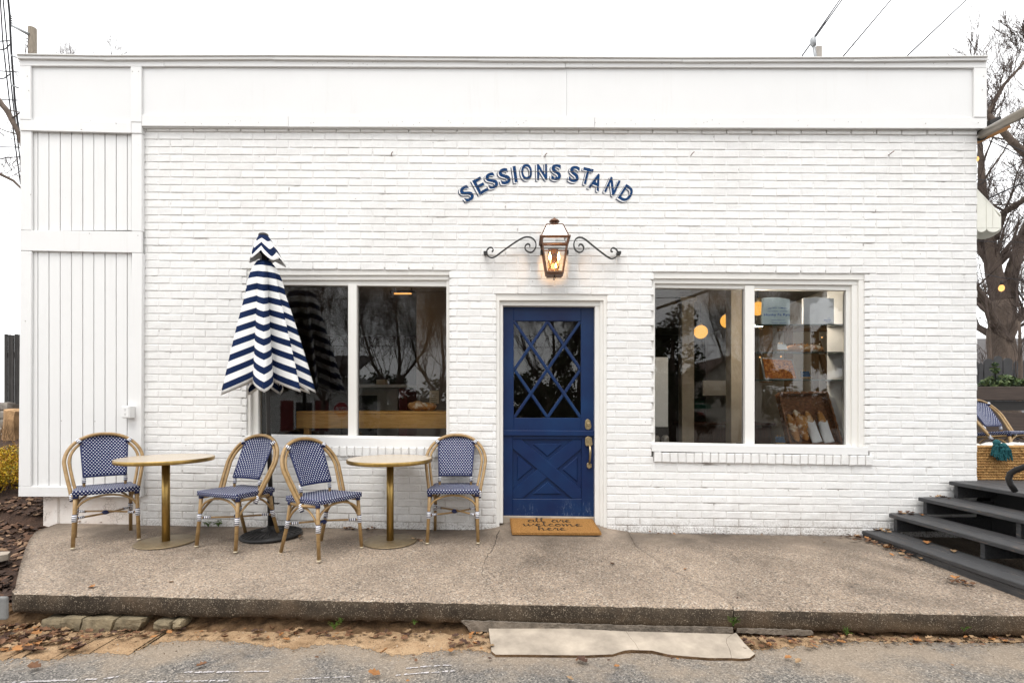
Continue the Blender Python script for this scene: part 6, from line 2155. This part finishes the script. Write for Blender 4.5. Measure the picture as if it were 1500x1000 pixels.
# ------------------------------------------------------------------ right side: awning, pergola tube, planter, pickets, bulbs
aw = thing('side_awning', 'cream scalloped board awning on the right side wall', 'awning', W(1448, 310, .0))
m_awn = pm('cream_boards', (.74, .735, .66), .7, .06, 4)
x0, x1 = W(1421, 300, -.06).x, W(1464, 300, -.06).x
zt_a = lambda x: W(1430, 279, -.06).z - (x - W(1430, 279, -.06).x) * (W(1430, 279, -.06).z - W(1465, 314, -.06).z) / (W(1465, 314, -.06).x - W(1430, 279, -.06).x)
nb = 3
segs = [(1431, 1444.5, 280, 292), (1445, 1454.2, 293, 303), (1454.6, 1465, 303.5, 318)]
for i, (a, b, ya, yb) in enumerate(segs):
    mb = MB()
    mb.prism([W(a, 334, .05), W(b, 334, .05), W(b, yb, .05), W(a, ya, .05)], (0, .02, 0)); ob('board', mb, m_awn, aw, bevel=.002)
for i, (a, b) in enumerate(((1431, 1445), (1445.5, 1464.5))):
    mb = MB(); pts = [W(a, 333.9, .052), W(b, 333.9, .052)]
    pts = [W(b, 333.9, .052)] + [W((a + b) / 2 + (b - a) / 2 * math.cos(math.pi * k / 10), 333.9 + 6 * math.sin(math.pi * k / 10), .052) for k in range(1, 10)] + [W(a, 333.9, .052)]
    mb.prism(list(reversed(pts)), (0, .016, 0)); ob('scallop', mb, m_awn, aw)
mb = MB(); A, B = W(1430, 278.5, .05), W(1466, 316, .05)
mb.prism([A, B, B + V((0, 0, .02)), A + V((0, 0, .02))], (0, 1.6, 0)); ob('roof_sheet', mb, m_awn, aw)
for k in range(6):
    y0 = .06 + k * .25
    pts = [V((B.x, y0 + .125 + .125 * math.cos(math.pi * j / 8), B.z - .12 - .05 * math.sin(math.pi * j / 8))) for j in range(9)]
    mb = MB(); mb.prism(pts + [V((B.x, y0, B.z)), V((B.x, y0 + .25, B.z))][::1], (.012, 0, 0)); ob('scallop', mb, m_awn, aw)
pg = thing('awning_arm', 'steel tube lashed under a warm timber batten at the top right corner', 'awning arm', W(1470, 180, -.2))
mb = MB(); mb.tube([W(1434, 203, .05), W(1440, 196, -.02), W(1470, 180, -.35), W(1530, 150, -.95)], [.028, .040, .040, .042], 14); ob('steel_tube', mb, pm('galvanised_tube', (.27, .24, .20), .32, metal=.85), pg)
m_cedar = pm('cedar_batten', (.30, .15, .055), .6, stretch=(2, 2, 8))
for (a, b, r) in (((1436, 202), (1476, 185), .026), ((1433, 208), (1474, 189), .014)):
    mb = bm_line(W(a[0], a[1], .12), W(b[0], b[1], -.05), r); ob('batten', mb, m_cedar, pg)
mb = bm_line(W(1446, 186, .25), W(1462, 180, .25), .045); ob('bracket', mb, m_black, pg)
mb = MB(); p = W(1437, 198, .02); mb.lathe([(.045, -.03), (.052, 0), (.045, .03)], p, 12, 'X'); ob('collar', mb, m_black, pg)
for pts, lab in (([(1432, 205), (1450, 200), (1500, 222), (1540, 240)], 'upper dark cable drooping right from the wall corner'), ([(1432, 207), (1450, 206), (1500, 231), (1540, 252)], 'second dark cable drooping right from the wall corner'),
                 ([(1428, 263), (1465, 264.5), (1540, 263)], 'level cable crossing the oak above the awning'), ([(1448, 291), (1480, 276), (1540, 252)], 'thick cable rising right from the awning'), ([(1432, 272), (1475, 248), (1540, 214)], 'thin cable rising right above the awning'),
                 ([(1430, 353), (1470, 354.5), (1540, 356)], 'thin level cable below the awning'), ([(1430, 399), (1468, 407), (1540, 414)], 'string light cable carrying the lit bulb')):
    wire(pts, 7.4, 6.0, .010 if 'thick' in lab else .005, lab, 'cables at the right edge')
for (x, y, lab) in ((1467, 422, 'lit string bulb hanging before the oak trunk'), (1431, 233, 'lit string bulb at the brick corner below the fascia')):
    c = Q(x, y, 6.8 if x > 1450 else 5.2)
    k = 1 if x > 1450 else .55
    bb = thing('string_bulb', lab, 'bulb', c, group='string light bulbs')
    mb = MB(); mb.lathe([(.004, -.045 * k), (.026 * k, -.03 * k), (.034 * k, 0), (.026 * k, .028 * k), (.015 * k, .042 * k)], c, 14); ob('bulb', mb, M['fairy'], bb)
    mb = MB(); mb.tube([c + V((0, 0, .04 * k)), c + V((0, 0, .10 * k))], .016 * k, 8); ob('socket', mb, m_black, bb)
# planter box and plants
d = 6.6
a, b = Q(1425, 586, d), Q(1540, 566, d)
pl = thing('planter_box', 'long dark brown timber planter box behind the deck chair', 'planter', ((a.x + b.x) / 2, a.y, .5))
m_plt = pm('dark_brown_timber', (.055, .038, .030), .7, .3, 5, stretch=(1, 8, 14))
mb = MB(); mb.box(a.x, b.x + .6, a.y, a.y + .05, a.z, b.z); ob('front_board', mb, m_plt, pl, bevel=.005)
mb = MB(); mb.box(a.x, b.x + .6, a.y + .06, a.y + .5, a.z, b.z - .04); ob('soil', mb, M['mulch'], pl)
mb = MB(); mb.box(a.x, b.x + .6, a.y + .02, a.y + .05, .0, a.z - .16); ob('lower_board', mb, m_plt, pl)
mb = MB(); mb.box(a.x, b.x + .6, a.y + .03, a.y + .06, a.z - .13, a.z - .012); ob('middle_board', mb, m_black, pl)
gm = [pm('green_leaf', (.055, .095, .022), .6, .3, 9), pm('pale_green_leaf', (.12, .16, .06), .6, .3, 9), pm('dark_leaf', (.022, .045, .018), .6)]
rg = random.Random(23)
for (x, y, r, lab, n) in ((1447, 561, .10, 'low grey green rosette plant in the planter, left', 300), (1458, 556, .10, 'upright leafy plant in the planter, left of middle', 420), (1478, 559, .13, 'bushy green plant in the planter, middle', 620), (1502, 561, .11, 'leafy plant in the planter at the right edge', 400)):
    c = Q(x, y + 4, d + .25)
    t = thing('potted_plant', lab, 'plant', (c.x, c.y, b.z), group='plants in the planter box')
    mb = MB(); cs = [(c + V((rg.uniform(-r, r) * .8, rg.uniform(-.08, .08), rg.uniform(-.3, .6) * r)), r * .6) for _ in range(6)]
    if 'upright' in lab: cs.append((c + V((0, 0, .16)), .05)); cs.append((c + V((.0, 0, .24)), .03))
    leaf_cloud(mb, cs, n, .055, rg, 3); ob('leaves', mb, gm, t, recalc=False)
    mb = MB()
    for q, _r in cs: mb.tube([V((c.x, c.y, b.z - .05)), q], .005, 4, caps=False)
    ob('stems', mb, m_twig, t)
# scalloped picket fence behind the planter
d = 8.4
pk = thing('picket_fence', 'dark grey picket fence with rounded tops behind the planter box', 'fence', Q(1465, 590, d))
m_pick = pm('charcoal_pickets', (.050, .050, .052), .8, .2, 5)
for i, (x0, x1, yt) in enumerate(((1424, 1433, 528), (1434, 1440, 531), (1442, 1455, 525), (1457, 1468, 521), (1470, 1483, 524), (1486, 1497, 528), (1499, 1511, 526), (1513, 1525, 528))):
    a, b = Q(x0, 600, d), Q(x1, yt + 5, d)
    c = (a.x + b.x) / 2; h = (b.x - a.x) / 2
    pts = [V((a.x, a.y, a.z)), V((b.x, a.y, a.z)), V((b.x, a.y, b.z))] + [V((c + h * math.cos(math.pi * k / 8), a.y, b.z + .055 * math.sin(math.pi * k / 8))) for k in range(1, 8)] + [V((a.x, a.y, b.z))]
    mb = MB(); mb.prism(pts, (0, .022, 0)); ob('picket', mb, m_pick, pk)
for yy in (545, 575):
    a = Q(1425, yy, d); mb = MB(); mb.box(a.x, a.x + 1.6, a.y + .024, a.y + .06, a.z - .04, a.z + .04); ob('fence_rail', mb, m_pick, pk)
# far house and hedge beyond
hs_ = thing('far_house', 'low grey house with a dark roof far behind the picket fence', 'house', Q(1480, 600, 24))
a, b = Q(1440, 600, 24), Q(1560, 535, 24)
mb = MB(); mb.box(a.x, b.x + 3, a.y, a.y + 5, -.3, b.z); ob('wall', mb, pm('grey_clapboard', (.20, .20, .21), .8), hs_)
r1 = Q(1432, 537, 23.6); r2 = Q(1445, 505, 24)
mb = MB(); mb.prism([V((r1.x, a.y - .4, r1.z)), V((b.x + 3.5, a.y - .4, r1.z)), V((b.x + 3.5, a.y + 2.4, r2.z + .5)), V((r1.x, a.y + 2.4, r2.z + .5))], (0, .2, .12)); ob('roof', mb, pm('dark_shingles', (.075, .070, .070), .9), hs_)
for k in range(3):
    p = Q(1462 + k * 24, 558, 24); mb = MB(); mb.box(p.x - .3, p.x + .3, a.y - .04, a.y - .005, p.z - .35, p.z + .35); wn_ = ob('window', mb, m_wht, hs_)
    mb = MB(); mb.box(p.x - .25, p.x + .25, a.y - .06, a.y - .041, p.z - .30, p.z + .30); ob('pane', mb, m_black, wn_)
for k, (x, lab) in enumerate(((1448, 'thin bare sapling between the pickets and the far house, left'), (1492, 'thin bare sapling in front of the right picket'))):
    limb_tree(lab, Q(x, 600, 8.9 - k * 1.2), [([Q(x, 600, 8.9 - k * 1.2), Q(x + 3, 540, 8.9 - k * 1.2), Q(x + 1, 470, 8.9 - k * 1.2)], [.035, .028, .016])], 50 + k, group=None, lev=3, sub=(5, 7), kl=.42)

# ------------------------------------------------------------------ weeds, leaves and litter
m_weed = [pm('weed_green', (.085, .16, .03), .6, .3, 30), pm('weed_lime', (.16, .25, .05), .6, .3, 30)]
def weed(px, py, Y, h, lab, n=9, seed=1):
    rg = random.Random(seed); c = W(px, py, Y)
    mb = MB()
    for k in range(n):
        a = rg.uniform(0, 6.28); L = h * rg.uniform(.5, 1.1)
        tip = c + V((math.cos(a) * L * .6, math.sin(a) * L * .4 - .01, L * .9))
        mb.mi = 0; mb.tube([c, (c + tip) / 2 + V((0, 0, L * .15)), tip], [.003, .002, .0015], 4, caps=False)
        mb.mi = rg.randrange(2)
        for s in (-1, 1):
            u = V((s * .6, rg.uniform(-.3, .3), rg.uniform(-.1, .4))).normalized() * h * .45; w_ = V((0, -.5, .5)) * h * .2
            mb.face([mb.bm.verts.new(q) for q in (tip, tip + u * .5 + w_, tip + u, tip + u * .5 - w_)])
    o = ob('weed', mb, m_weed, recalc=False); tag(o, lab, 'weed', 'weeds in the cracks')
weed(1074, 916, -1.73, .055, 'green weed in the broken joint of the pavement edge', 12, 1)
weed(490, 921, -1.78, .05, 'green weed under the pavement edge below the second table', 12, 2)
weed(500, 911, -1.75, .03, 'tiny weed right of the one below the second table', 8, 3)
weed(607, 914, -1.75, .03, 'tiny weed in the earth bank left of the ramp', 8, 4)
weed(1240, 929, -1.76, .045, 'weed beside fallen leaves at the right part of the kerb', 10, 5)
weed(1412, 924, -1.75, .035, 'yellow green weed at the kerb near the right edge', 9, 6)
weed(305, 771, -.02, .05, 'grassy weed at the foot of the wall behind the second chair, left tuft', 10, 7)
weed(320, 771, -.02, .06, 'grassy weed at the foot of the wall behind the second chair, right tuft', 12, 8)
lf = [pm('leaf_brown', (.145, .070, .034), .8, .4, 30), pm('leaf_orange', (.32, .145, .048), .8, .4, 30), pm('leaf_tan', (.27, .175, .095), .8, .4, 30), pm('leaf_dark', (.065, .032, .020), .8, .4, 30)]
def leaf_geo(mb, c, L, a, rg, curl=.3, tilt=0.):
    """a curled, lobed dry leaf"""
    ax = V((math.cos(a), math.sin(a), rg.uniform(-.1, .25) + tilt)).normalized(); sx = V((-math.sin(a), math.cos(a), rg.uniform(-.3, .3))).normalized()
    prof = [(0, .03), (.18, .30), (.35, .22), (.52, .42), (.70, .24), (.86, .26), (1.0, .02)]
    rows = []
    for t, wd in prof:
        m = c + ax * (L * t) + V((0, 0, L * curl * (t - .4) ** 2))
        k = rg.uniform(.8, 1.2)
        rows.append((m - sx * L * wd * k + V((0, 0, L * wd * curl * 1.6)), m, m + sx * L * wd * rg.uniform(.8, 1.2) + V((0, 0, L * wd * curl * 1.6))))
    vv = [[mb.bm.verts.new(q) for q in r] for r in rows]
    for A, B in zip(vv, vv[1:]):
        for i in range(2): mb.face([A[i], A[i + 1], B[i + 1], B[i]])
rg = random.Random(40)
GRP = 'single dry leaves on the ground'
def gl(x, y):
    if y < 900: p = G(x, y); return p + V((0, 0, .003))
    return Z(x, y, ROAD_Z + .018)
leaves = [(556, 957, 1, .055, 'upright orange dry leaf on the asphalt left of the ramp'), (557, 988, 1, .065, 'orange dry leaf on the asphalt at the bottom edge, left of the ramp'), (287, 976, 0, .055, 'dark brown sliver of leaf beside the white paint mark'),
          (130, 860, 1, .055, 'orange dry leaf near the left part of the pavement edge'), (255, 852, 2, .035, 'small tan leaf on the pavement before the first table'), (1001, 834, 1, .035, 'orange leaf lying by the broken joint of the pavement'),
          (900, 826, 0, .05, 'rust brown leaf on the pavement before the door'), (1150, 964, 1, .045, 'orange leaf on the asphalt right of the ramp'), (1166, 971, 2, .045, 'pale tan leaf on the asphalt right of the ramp'), (1398, 974, 1, .02, 'small orange leaf bit on the asphalt near the right edge'),
          (60, 977, 0, .07, 'dark curled leaf on the asphalt at the lower left'), (600, 996, 1, .02, 'tiny orange leaf bit at the bottom edge'), (840, 996, 2, .04, 'tan leaf at the bottom edge below the ramp'), (150, 815, 0, .015, 'small brown leaf bit by the left chair'),
          (1205, 794, 2, .025, 'tan leaf bit on the pavement before the right window'), (908, 975, 1, .035, 'reddish leaf on the asphalt below the ramp joint'), (860, 970, 3, .07, 'dark thin leaf on the asphalt below the ramp')]
for x, y, m, L, lab in leaves:
    mb = MB(); leaf_geo(mb, V((0, 0, 0)), L, rg.uniform(-.8, .8) + (math.pi if rg.random() < .5 else 0), rg, .35, .7 if 'upright' in lab else 0)
    o = ob('dry_leaf', mb, lf[m], recalc=False); o.location = gl(x, y); tag(o, lab, 'leaf', GRP)
mb = MB()
def litter(n, f, L0, L1):
    for _ in range(n):
        c = f()
        mb.mi = rg.choice((0, 0, 0, 1, 2, 2, 3, 3))
        leaf_geo(mb, c, rg.uniform(L0, L1), rg.uniform(0, 6.28), rg, rg.uniform(.1, .5))
def band(x0, x1, y0, y1, jitter=0):
    def f():
        x = rg.uniform(x0, x1); y = min(max(rg.gauss((y0 + y1) / 2, (y1 - y0) / 3), y0), y1)
        return Z(x, y, ROAD_Z + .012 + rg.uniform(0, .012))
    return f
litter(190, band(-30, 110, 915, 952), .025, .07)
litter(60, band(60, 220, 924, 936), .02, .05)
litter(110, band(200, 640, 921, 935), .012, .055)
litter(30, band(660, 715, 925, 950), .025, .06)
litter(55, band(1085, 1200, 932, 948), .02, .05)
litter(70, band(1200, 1500, 930, 942), .02, .05)
litter(12, band(380, 1080, 955, 968), .015, .03)
def slabband(pts, spread):
    def f():
        i = rg.randrange(len(pts) - 1); t = rg.random()
        x = pts[i][0] + (pts[i + 1][0] - pts[i][0]) * t + rg.gauss(0, spread); y = pts[i][1] + (pts[i + 1][1] - pts[i][1]) * t + abs(rg.gauss(0, spread * .5))
        p = G(x, y); p.y = min(p.y, -.03); p.z = slab_z(p.x, p.y)
        return p + V((0, 0, .006 + rg.uniform(0, .012)))
    return f
litter(75, slabband([(1240, 783), (1262, 788), (1290, 797), (1312, 805), (1345, 817)], 5), .02, .06)
litter(24, slabband([(1385, 846), (1400, 850), (1425, 858)], 5), .02, .045)
litter(22, slabband([(505, 774), (550, 775)], 3), .02, .05)
litter(10, slabband([(430, 785), (440, 788)], 3), .02, .04)
litter(10, slabband([(608, 790), (618, 793)], 3), .02, .04)
litter(14, slabband([(930, 781), (1220, 786)], 2), .012, .03)
litter(8, slabband([(300, 800), (1200, 870)], 40), .01, .02)
ob('leaf_litter', mb, lf, kind='stuff', recalc=False)
mb = MB()
for (st, x0, x1, y0) in ((0, 1275, 1300, 0), (1, 1325, 1350, 0), (2, 1372, 1382, 0)):
    z = c3[st].z
    for k in range(9 if st < 2 else 5):
        p = c3[st] + sperp * rg.uniform(.08, .24) + sdir * abs(rg.gauss(0, .06))
        mb.mi = rg.choice((0, 1, 2, 3)); leaf_geo(mb, V((p.x, p.y, z + .004)), rg.uniform(.025, .06), rg.uniform(0, 6.28), rg, .4)
for d0, k in ((.50, 1), (.75, 2)):
    p = c3[0] + sdir * d0 + sperp * .2; mb.mi = k; leaf_geo(mb, V((p.x, p.y, c3[0].z + .004)), .07, 1., rg, .4)
ob('leaf_litter', mb, lf, kind='stuff', recalc=False)
mb = MB()
for _ in range(2600):
    x = rg.uniform(-20, 1500); i = 0
    while i < len(edge) - 2 and edge[i + 1][0] < x: i += 1
    t = (x - edge[i][0]) / (edge[i + 1][0] - edge[i][0] + 1e-9); y = edge[i][1] + (edge[i + 1][1] - edge[i][1]) * t
    p = Z(x, y + rg.gauss(1.0, 3.0), ROAD_Z + .003); s_ = rg.uniform(.0015, .005)
    vv = [mb.bm.verts.new(u) for u in [p + V((rg.uniform(-s_, s_) * 1.6, rg.uniform(-s_, s_) * 1.6, 0)) for _k in range(3)] + [p + V((0, 0, s_ * .5))]]
    for f in ((0, 1, 3), (1, 2, 3), (2, 0, 3)): mb.face([vv[i2] for i2 in f])
ob('sand_grains', mb, M['soil'], kind='stuff')
# grit on the soil and gravel bits
mb = MB()
for _ in range(900):
    x = rg.uniform(-20, 1500); y = rg.gauss(942, 9)
    p = Z(x, min(max(y, 925), 975), ROAD_Z + .010)
    s = rg.uniform(.002, .008)
    mb.mi = rg.randrange(3)
    q = [p + V((rg.uniform(-s, s), rg.uniform(-s, s), 0)) for _ in range(3)]; t = p + V((0, 0, s))
    vv = [mb.bm.verts.new(u) for u in q + [t]]
    for f in ((0, 1, 3), (1, 2, 3), (2, 0, 3)): mb.face([vv[i] for i in f])
ob('grit', mb, [M['stone'], M['ramp'], M['bank']], kind='stuff')

# ------------------------------------------------------------------ across the street: what the panes mirror
def R_(px, py, dist):
    """point across the street that the window glass (y = .095) mirrors at that sight line"""
    r = ray(px, py); p = V((0, -D, H)) + r * dist
    return V((p.x, .19 - p.y, p.z))
def street_tree(px, dist, seed, lab, kl=1.0, hgt=5.0):
    b = R_(px, 600, dist); b.z = ROAD_Z
    limb_tree(lab, b, [([b, b + V((.1, 0, hgt * .35)), b + V((.3, .2, hgt * .6)), b + V((.2, .3, hgt * .95))], [.10, .08, .055, .03]),
                       ([b + V((.1, 0, hgt * .35)), b + V((-.6, .2, hgt * .6)), b + V((-1.1, .1, hgt * .95))], [.06, .045, .025]),
                       ([b + V((.2, .1, hgt * .45)), b + V((1.0, -.2, hgt * .7)), b + V((1.5, 0, hgt))], [.05, .04, .025])], seed, lev=4, sub=(9, 12), kl=kl, group='bare trees across the street')
street_tree(575, 17, 61, 'bare many-branched tree across the street, mirrored in the left window', 1.25, 4.6)
street_tree(640, 19, 62, 'second bare tree across the street, mirrored at the right of the left window', 1.2, 4.6)
street_tree(470, 20, 63, 'bare tree across the street, mirrored beside the umbrella', 1.1, 4.4)
street_tree(800, 18, 64, 'bare tree across the street, mirrored in the door glass', 1.1, 4.8)
street_tree(1085, 20, 65, 'bare tree across the street, mirrored at the right window mullion', 1.1, 4.6)
em = [pm('pine_dark', (.020, .030, .014), .8), pm('pine_mid', (.035, .050, .022), .8)]
rg = random.Random(71)
for k, (px, dist, hgt, wid, lab) in enumerate(((850, 17, 5.0, 1.0, 'dark evergreen across the street, mirrored in the door glass'), (985, 18, 4.4, 1.2, 'dark evergreen across the street, mirrored in the left pane of the right window'), (560, 24, 2.6, 2.2, 'low dark evergreen clump across the street, mirrored in the left window'), (770, 25, 2.8, 1.8, 'low dark evergreen clump across the street, mirrored low in the door'), (1182, 16, 7.2, 2.5, 'tall dark evergreen across the street, mirrored behind the bread'))):
    b = R_(px, 600, dist); b.z = ROAD_Z
    t = thing('evergreen_tree', lab, 'tree', b, group='evergreens across the street')
    mb = MB(); mb.tube([b, b + V((0, 0, hgt))], [.14, .04], 8); ob('trunk', mb, m_bark, t)
    cs = [(b + V((rg.uniform(-wid, wid) * (1 - .6 * j / 22), rg.uniform(-wid, wid) * .6, hgt * (.12 + .88 * j / 22))), rg.uniform(.3, .55)) for j in range(23)]
    mb = MB(); leaf_cloud(mb, cs, 16000 if hgt > 5.5 else 4500, .24 if hgt > 5.5 else .20, rg, 2); ob('foliage', mb, em, t, recalc=False)
rg = random.Random(88)
mb = MB(); cs = []
for k in range(120):
    x = -22 + 46 * k / 119
    cs.append((V((x, -27 + rg.uniform(-1, 1), ROAD_Z + rg.uniform(.3, 2.2))), rg.uniform(.9, 1.5)))
leaf_cloud(mb, cs, 16000, .42, rg, 2)
ob('far_hedgerow', mb, em, kind='stuff', recalc=False)
# white house with red shutters
b0 = R_(380, 600, 21); b1 = R_(512, 600, 21)
xa, xb, yh = min(b0.x, b1.x) - 3, max(b0.x, b1.x), b0.y
hw = thing('white_house', 'white clapboard house with dark red shutters across the street', 'house', ((xa + xb) / 2, yh - 2, ROAD_Z))
m_clap = pm('white_clapboard', (.62, .62, .60), .7)
zt0 = R_(400, 552, 21).z
n = 10
for k in range(n):
    mb = MB(); z0 = ROAD_Z + (zt0 - ROAD_Z) * k / n; z1 = ROAD_Z + (zt0 - ROAD_Z) * (k + 1) / n
    mb.prism([V((xa, yh + .02, z0)), V((xb, yh + .02, z0)), V((xb, yh, z1 - .004)), V((xa, yh, z1 - .004))], (0, -.04, 0)); ob('clapboard', mb, m_clap, hw)
mb = MB(); mb.box(xa, xb, yh - 5, yh - .05, ROAD_Z, zt0); ob('wall', mb, m_clap, hw)
mb = MB(); mb.prism([V((xa - .3, yh + .4, zt0)), V((xb + .3, yh + .4, zt0)), V((xb + .3, yh - 2.5, zt0 + 1.0)), V((xa - .3, yh - 2.5, zt0 + 1.0))], (0, 0, .1)); ob('roof', mb, pm('house_roof', (.09, .08, .078), .9), hw)
pw = R_(447, 606, 21)
mb = MB(); mb.box(pw.x - .42, pw.x + .42, yh + .021, yh + .06, pw.z - .7, pw.z + .55); wn_ = ob('window', mb, m_wht, hw)
mb = MB(); mb.box(pw.x - .34, pw.x + .34, yh + .061, yh + .075, pw.z - .62, pw.z + .47); ob('pane', mb, m_black, wn_)
for s in (-1, 1):
    mb = MB(); mb.box(pw.x + s * .72 - .26, pw.x + s * .72 + .26, yh + .021, yh + .05, pw.z - .7, pw.z + .55); ob('shutter', mb, m_red, hw)
# gabled house for the right window
g0 = R_(1050, 600, 30)
hg = thing('gabled_house', 'cream gabled house with a brown roof across the street', 'house', (g0.x, g0.y - 2, ROAD_Z))
m_cre = pm('cream_siding', (.50, .47, .42), .8)
ze_, zp_ = R_(1050, 560, 30).z, R_(1050, 533, 30).z
mb = MB(); mb.prism([V((g0.x - 1.2, g0.y, ROAD_Z)), V((g0.x + 2.6, g0.y, ROAD_Z)), V((g0.x + 2.6, g0.y, ze_)), V((g0.x + .7, g0.y, zp_ + .3)), V((g0.x - 1.2, g0.y, ze_))], (0, -5, 0)); ob('wall', mb, m_cre, hg)
mb = MB(); mb.prism([V((g0.x + .7, g0.y + .3, zp_ + .32)), V((g0.x - 1.6, g0.y + .3, ze_ - .2)), V((g0.x - 1.6, g0.y + .3, ze_ - .05)), V((g0.x + .7, g0.y + .3, zp_ + .5))], (0, -5.5, 0)); ob('roof', mb, pm('brown_shingles', (.11, .07, .055), .9), hg)
mb = MB(); mb.prism([V((g0.x + .7, g0.y + .3, zp_ + .32)), V((g0.x + 3.0, g0.y + .3, ze_ - .2)), V((g0.x + 3.0, g0.y + .3, ze_ - .05)), V((g0.x + .7, g0.y + .3, zp_ + .5))], (0, -5.5, 0)); ob('roof', mb, m_oak, hg)
mb = MB(); mb.box(g0.x + .4, g0.x + 1.0, g0.y + .01, g0.y + .04, ze_ - .6, ze_ + .2); wn_ = ob('window', mb, m_wht, hg)
mb = MB(); mb.box(g0.x + .46, g0.x + .94, g0.y + .041, g0.y + .05, ze_ - .54, ze_ + .14); ob('pane', mb, m_black, wn_)
m_sred = pm('stop_red', (.42, .012, .018), .5); m_sgrn = pm('street_sign_green', (.01, .16, .09), .5)
def stop_sign(px, py, dist, lab, blade):
    c = R_(px, py, dist)
    s = thing('stop_sign', lab, 'stop sign', (c.x, c.y, ROAD_Z), group='stop signs across the street')
    mb = MB(); mb.tube([V((c.x, c.y - .03, ROAD_Z)), V((c.x, c.y - .03, c.z + (.75 if blade else .3)))], .025, 6); ob('post', mb, m_galv, s)
    def octa(r, y, th):
        mb = MB(); mb.prism([V((c.x + r * math.cos(R(22.5 + 45 * k)), y, c.z + r * math.sin(R(22.5 + 45 * k)))) for k in range(8)], (0, -th, 0)); return mb
    ob('rim', octa(.33, c.y, .004), m_wht, s); ob('plate', octa(.305, c.y + .004, .0035), m_sred, s)
    def txt(body, z, h, wd, y, mat, nm):
        me = text_mesh(body, .01); xs_ = [v_.co.x for v_ in me.vertices]; ys_ = [v_.co.y for v_ in me.vertices]
        cx, cy = (min(xs_) + max(xs_)) / 2, (min(ys_) + max(ys_)) / 2
        for v_ in me.vertices: v_.co = V((c.x - (v_.co.x - cx) / (max(xs_) - min(xs_)) * wd, y, z + (v_.co.y - cy) / (max(ys_) - min(ys_)) * h))
        me.materials.append(mat); t_ = bpy.data.objects.new(nm, me); COL.objects.link(t_); t_.parent = s; t_.location = -OFF[s.name]
    txt('STOP', c.z, .22, .46, c.y + .008, m_wht, 'lettering')
    if blade:
        for k in range(2):
            mb = MB(); mb.box(c.x - .45, c.x + .45, c.y - .004, c.y, c.z + .40 + .2 * k, c.z + .56 + .2 * k); ob('street_blade', mb, m_sgrn, s)
stop_sign(500, 600, 20, 'red stop sign across the street mirrored by the left window mullion', False)
stop_sign(1023, 614, 19, 'red stop sign with green street blades mirrored in the right window', True)
for z, lab in ((4.6, 'upper level cable across the street, mirrored in the panes'), (3.1, 'lower level cable across the street, mirrored in the panes')):
    mb = MB(); mb.tube([V((-14, -11, z)), V((0, -11, z - .12)), V((14, -11, z))], .012, 4, caps=False); o = ob('power_line', mb, m_wire); tag(o, lab, 'cable')
mb = MB(); mb.tube([R_(962, 452, 12), R_(1042, 424, 11)], .035, 6, caps=False); o = ob('power_line', mb, m_wire); tag(o, 'thick slanting cable across the street mirrored in the right window', 'cable')
